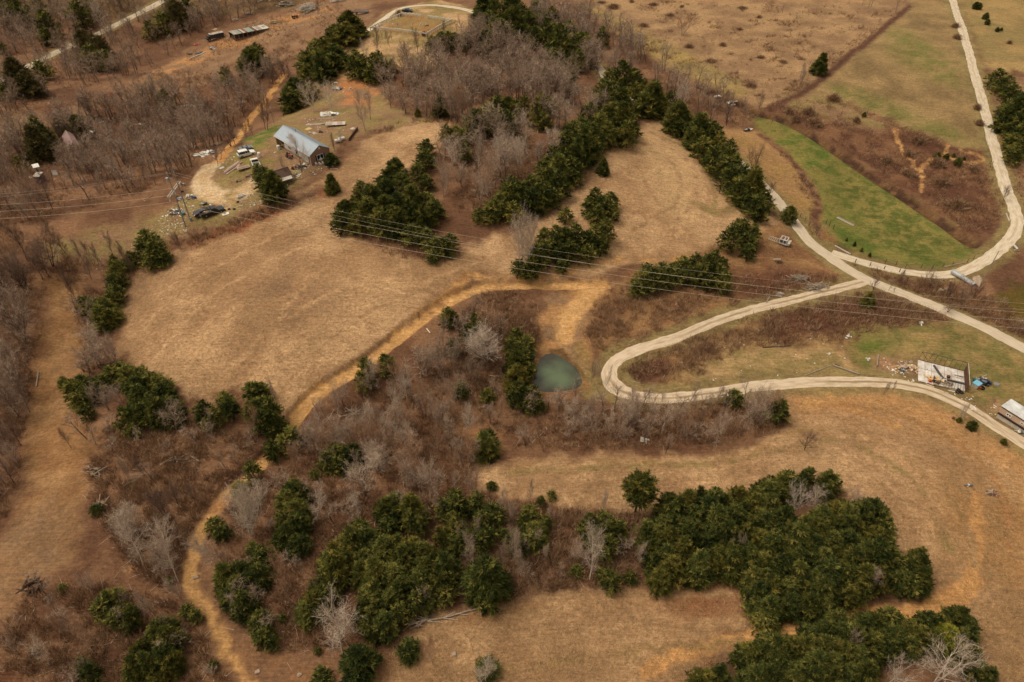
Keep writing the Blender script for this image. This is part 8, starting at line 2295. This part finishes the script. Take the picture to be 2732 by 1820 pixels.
    pile('E', 1200, 258, 2.0, .4, .2, 4, [M_LOG], 'pale stick at the field edge right of the strip pines', 'stick', 'fallen_stick', (1.5, 2.4), (.04, .07), 0, 112, .05)
    for (k, x, y, s, lab) in (('J', 20, 1500, .7, 'pale boulder at the bottom edge beside the clay track'), ('J', 300, 1520, .6, 'pale boulder right of the clay track end, bottom edge'),
                              ('J', 1345, 1380, .8, 'tan earth mound on the bottom field'), ('I', 1325, 860, .8, 'tan boulder on the lower clay track')):
        t = thing('boulder', lab, 'rock', at(k, x, y), .4); rock(t, s, s * .8, s * .5, int(x))
    scrap('L', 1390, 245, 1.4, .8, .3, 9, [M_WHITE, M_GREYP], 'white and grey bits on the clay-tinted right field', 'rubbish_heap', 'rubbish heap', 121, (.15, .4))
    pile('L', 1550, 300, 1.5, .9, .6, 34, [M_RSTEEL, M_RED, M_DWHITE], 'rust-red heap of twigs and cans on the right field', 'brush pile', 'rusty_pile', (.4, 1.0), (.03, .05), 0, 122)


def rock(t, lx, ly, lz, seed):
    bm = bmesh.new(); bmesh.ops.create_icosphere(bm, subdivisions=3, radius=.5)
    r = random.Random(seed); ph = [r.random() * 6 for _ in range(4)]
    for v in bm.verts:
        n = 1 + .14 * math.sin(v.co.x * 9 + ph[0]) + .12 * math.sin(v.co.y * 11 + ph[1]) + .08 * math.sin(v.co.z * 13 + ph[2])
        v.co = Vector((v.co.x * lx * n, v.co.y * ly * n, v.co.z * lz * n + lz * .3))
    me = bpy.data.meshes.new('stone'); bm.to_mesh(me); bm.free(); me.materials.append(M_STONE)
    return part('stone', me, t)


junk()


# ------------------------------------------------------------------ fence posts along the lanes
def wire_fence(name, label, k, pts, h=1.2, rail=None, r=.07, wires=True):
    P0 = at(k, *pts[0]); z0 = P0.z
    t = thing(name, label, 'fence', P0)
    W_ = [at(k, *p) for p in pts]
    for q in W_:
        m = MB(); m.tube((0, 0, -.2), (.03, 0, h), r, r * .8, M_DWOOD, 6); o = m.build('post', t); o.location = q - P0
    if wires:
        m = MB()
        for a, b in zip(W_[:-1], W_[1:]):
            for hh in (h * .9, h * .5): m.beam(a - P0 + Vector((0, 0, hh)), b - P0 + Vector((0, 0, hh)), .012 if not rail else .10, .012 if not rail else .10, rail or M_STEEL)
        obj('wire', m, t)


wire_fence('field_fence', 'row of thin posts between the tarmac lane and the tan strip', 'g', [(645, 40), (705, 100), (768, 160), (825, 222), (918, 322)])
wire_fence('road_fence', 'dark post fence along the median of the field road', 'g', [(1470, 735), (1675, 782), (1872, 830), (2085, 870)], 1.0, None, .10)
wire_fence('field_fence', 'thin posts along the lower edge of the green field', 'H', [(860, 268), (935, 280), (1000, 303), (1110, 300), (1190, 303), (1260, 295), (1325, 285), (1430, 265), (1475, 240)], 1.2)
wire_fence('field_fence', 'two dark posts on the left end of the green field', 'g', [(1165, 268), (1110, 225), (1060, 200)], 1.4)
wire_fence('road_fence', 'posts along the left side of the upper gravel road', 'D', [(1325, 130), (1372, 270), (1424, 440), (1450, 570), (1495, 720), (1530, 880), (1565, 1010), (1605, 1150)], 1.1, None, .045)
wire_fence('bank_fence', 'short posts on the creek bank above the green field', 'D', [(70, 860), (180, 870), (300, 960), (520, 1030), (680, 1110), (850, 1210), (1000, 1300)], 1.2)


def shrub(k, x, y, w, hgt, mat, label, seed, n=420):
    p = at(k, x, y); r = np.random.default_rng(seed); A = NPM(); A.rng = r
    for i in range(n):
        a = r.random() * 6.283; el = .2 + 1.3 * r.random(); d = np.array([math.cos(a) * math.cos(el) * w / 2, math.sin(a) * math.cos(el) * w / 2, math.sin(el) * hgt]) * (.5 + .5 * r.random())
        b = np.array([r.normal() * .1 * w, r.normal() * .1 * w, 0]); q = b + d
        A.ribbon(b, q, .02, .012, r.random())
        for _ in range(3):
            s = b + d * (.4 + .6 * r.random()); A.ribbon(s, s + unit(d + r.normal(size=3) * w * .3) * w * .14, .014, .01, r.random())
    me = A.mesh('shrub', mat); o = bpy.data.objects.new('shrub', me); COL.objects.link(o); o.location = p
    return tag(o, label, 'shrub')


shrub('e', 820, 330, 3.6, 2.6, M_TWIG_R, 'russet shrub at the top corner of the cemetery fence', 201)
shrub('e', 1355, 745, 3.0, 1.8, M_TWIG_R, 'russet shrub inside the near corner of the cemetery fence', 202)
shrub('c', 745, 1135, .8, .6, M_TWIG_R, 'tiny red bush left of the pale sapling on the clay bank', 203, 120)
SH = [('D', 500, 700, 6, 2.6, 'bramble mound'), ('D', 330, 790, 6, 2.4, 'bramble mound'), ('D', 370, 870, 7, 2.6, 'bramble mound'), ('D', 1090, 990, 7, 2.6, 'big round thicket'),
      ('D', 190, 790, 5, 2.2, 'bramble mound'), ('D', 240, 840, 5, 2, 'bramble mound'), ('D', 660, 850, 4, 2, 'bramble mound'), ('D', 1360, 1450, 8, 3, 'thicket'), ('D', 870, 1130, 6, 2, 'bramble mound'), ('D', 1020, 1220, 6, 2, 'bramble mound'),
      ('D', 1220, 1150, 7, 2.4, 'bramble mound'), ('D', 1480, 1190, 6, 2, 'bramble mound'), ('D', 1250, 1280, 7, 2.4, 'bramble mound'), ('D', 1500, 760, 4, 2, 'bramble mound'), ('D', 1515, 870, 4, 2, 'bramble mound'),
      ('D', 1350, 190, 5, 2, 'bramble mound'), ('D', 1360, 270, 5, 2, 'bramble mound'), ('D', 1725, 305, 3, 1.5, 'bramble mound'), ('D', 1020, 1080, 5, 1.8, 'bramble mound'),
      ('C', 935, 185, 6, 1.5, 'm'), ('C', 720, 55, 9, 2, 'm'), ('C', 1485, 320, 4, 1.5, 'm'), ('C', 1250, 330, 5, 1.5, 'm'), ('C', 1400, 430, 7, 1.2, 'm'), ('C', 1605, 210, 3, 1.2, 'm'), ('C', 1680, 600, 7, 1.5, 'm'),
      ('C', 1120, 110, 6, 1.2, 'm'), ('C', 1000, 35, 6, 1.2, 'm'), ('C', 850, 15, 4, 1.2, 'm'), ('C', 1620, 60, 6, 1.2, 'm'), ('C', 1740, 125, 4, 1.2, 'm'), ('C', 1750, 405, 4, 1.2, 'm'), ('C', 1200, 50, 3, 1, 'm'),
      ('D', 150, 435, 5, .9, 'm'), ('C', 640, 20, 6, 1.0, 'm')]
_sh = []
for i in range(3):
    r = np.random.default_rng(300 + i); A = NPM(); A.rng = r
    for j in range(520):
        a = r.random() * 6.283; el = .15 + 1.35 * r.random() ** .8; d = np.array([math.cos(a) * math.cos(el), math.sin(a) * math.cos(el), math.sin(el)]) * (.55 + .45 * r.random())
        b = np.array([r.normal() * .15, r.normal() * .15, -.1]); A.ribbon(b, b + d, .012, .008, r.random())
        for _ in range(2):
            s = b + d * (.4 + .6 * r.random()); A.ribbon(s, s + unit(d + r.normal(size=3) * .6) * .22, .010, .006, r.random())
    _sh.append(A.mesh('thicket', M_BRUSH))
ib = im = 0
LB = {}
for i, (k, x, y, w, h_, ph) in enumerate(SH):
    p = at(k, x, y); o = bpy.data.objects.new('thicket', _sh[i % 3]); COL.objects.link(o); o.location = p; o.scale = (w / 2, w / 2 * .8, h_); o.rotation_euler = (0, 0, i * 1.3)
    if ph == 'm': tag(o, 'low dark weed clump dotted over the tan upper pasture', 'thicket', 'weed clumps on the upper pasture')
    elif ph == 'bramble mound': tag(o, 'dark red-brown bramble mound in the brushy ground by the upper gravel road', 'thicket', 'bramble mounds')
    elif ph == 'thicket': tag(o, 'broad dark thicket at the bend of the upper gravel road', 'thicket')
    else: tag(o, 'big round dark thicket between the clay gullies', 'thicket')
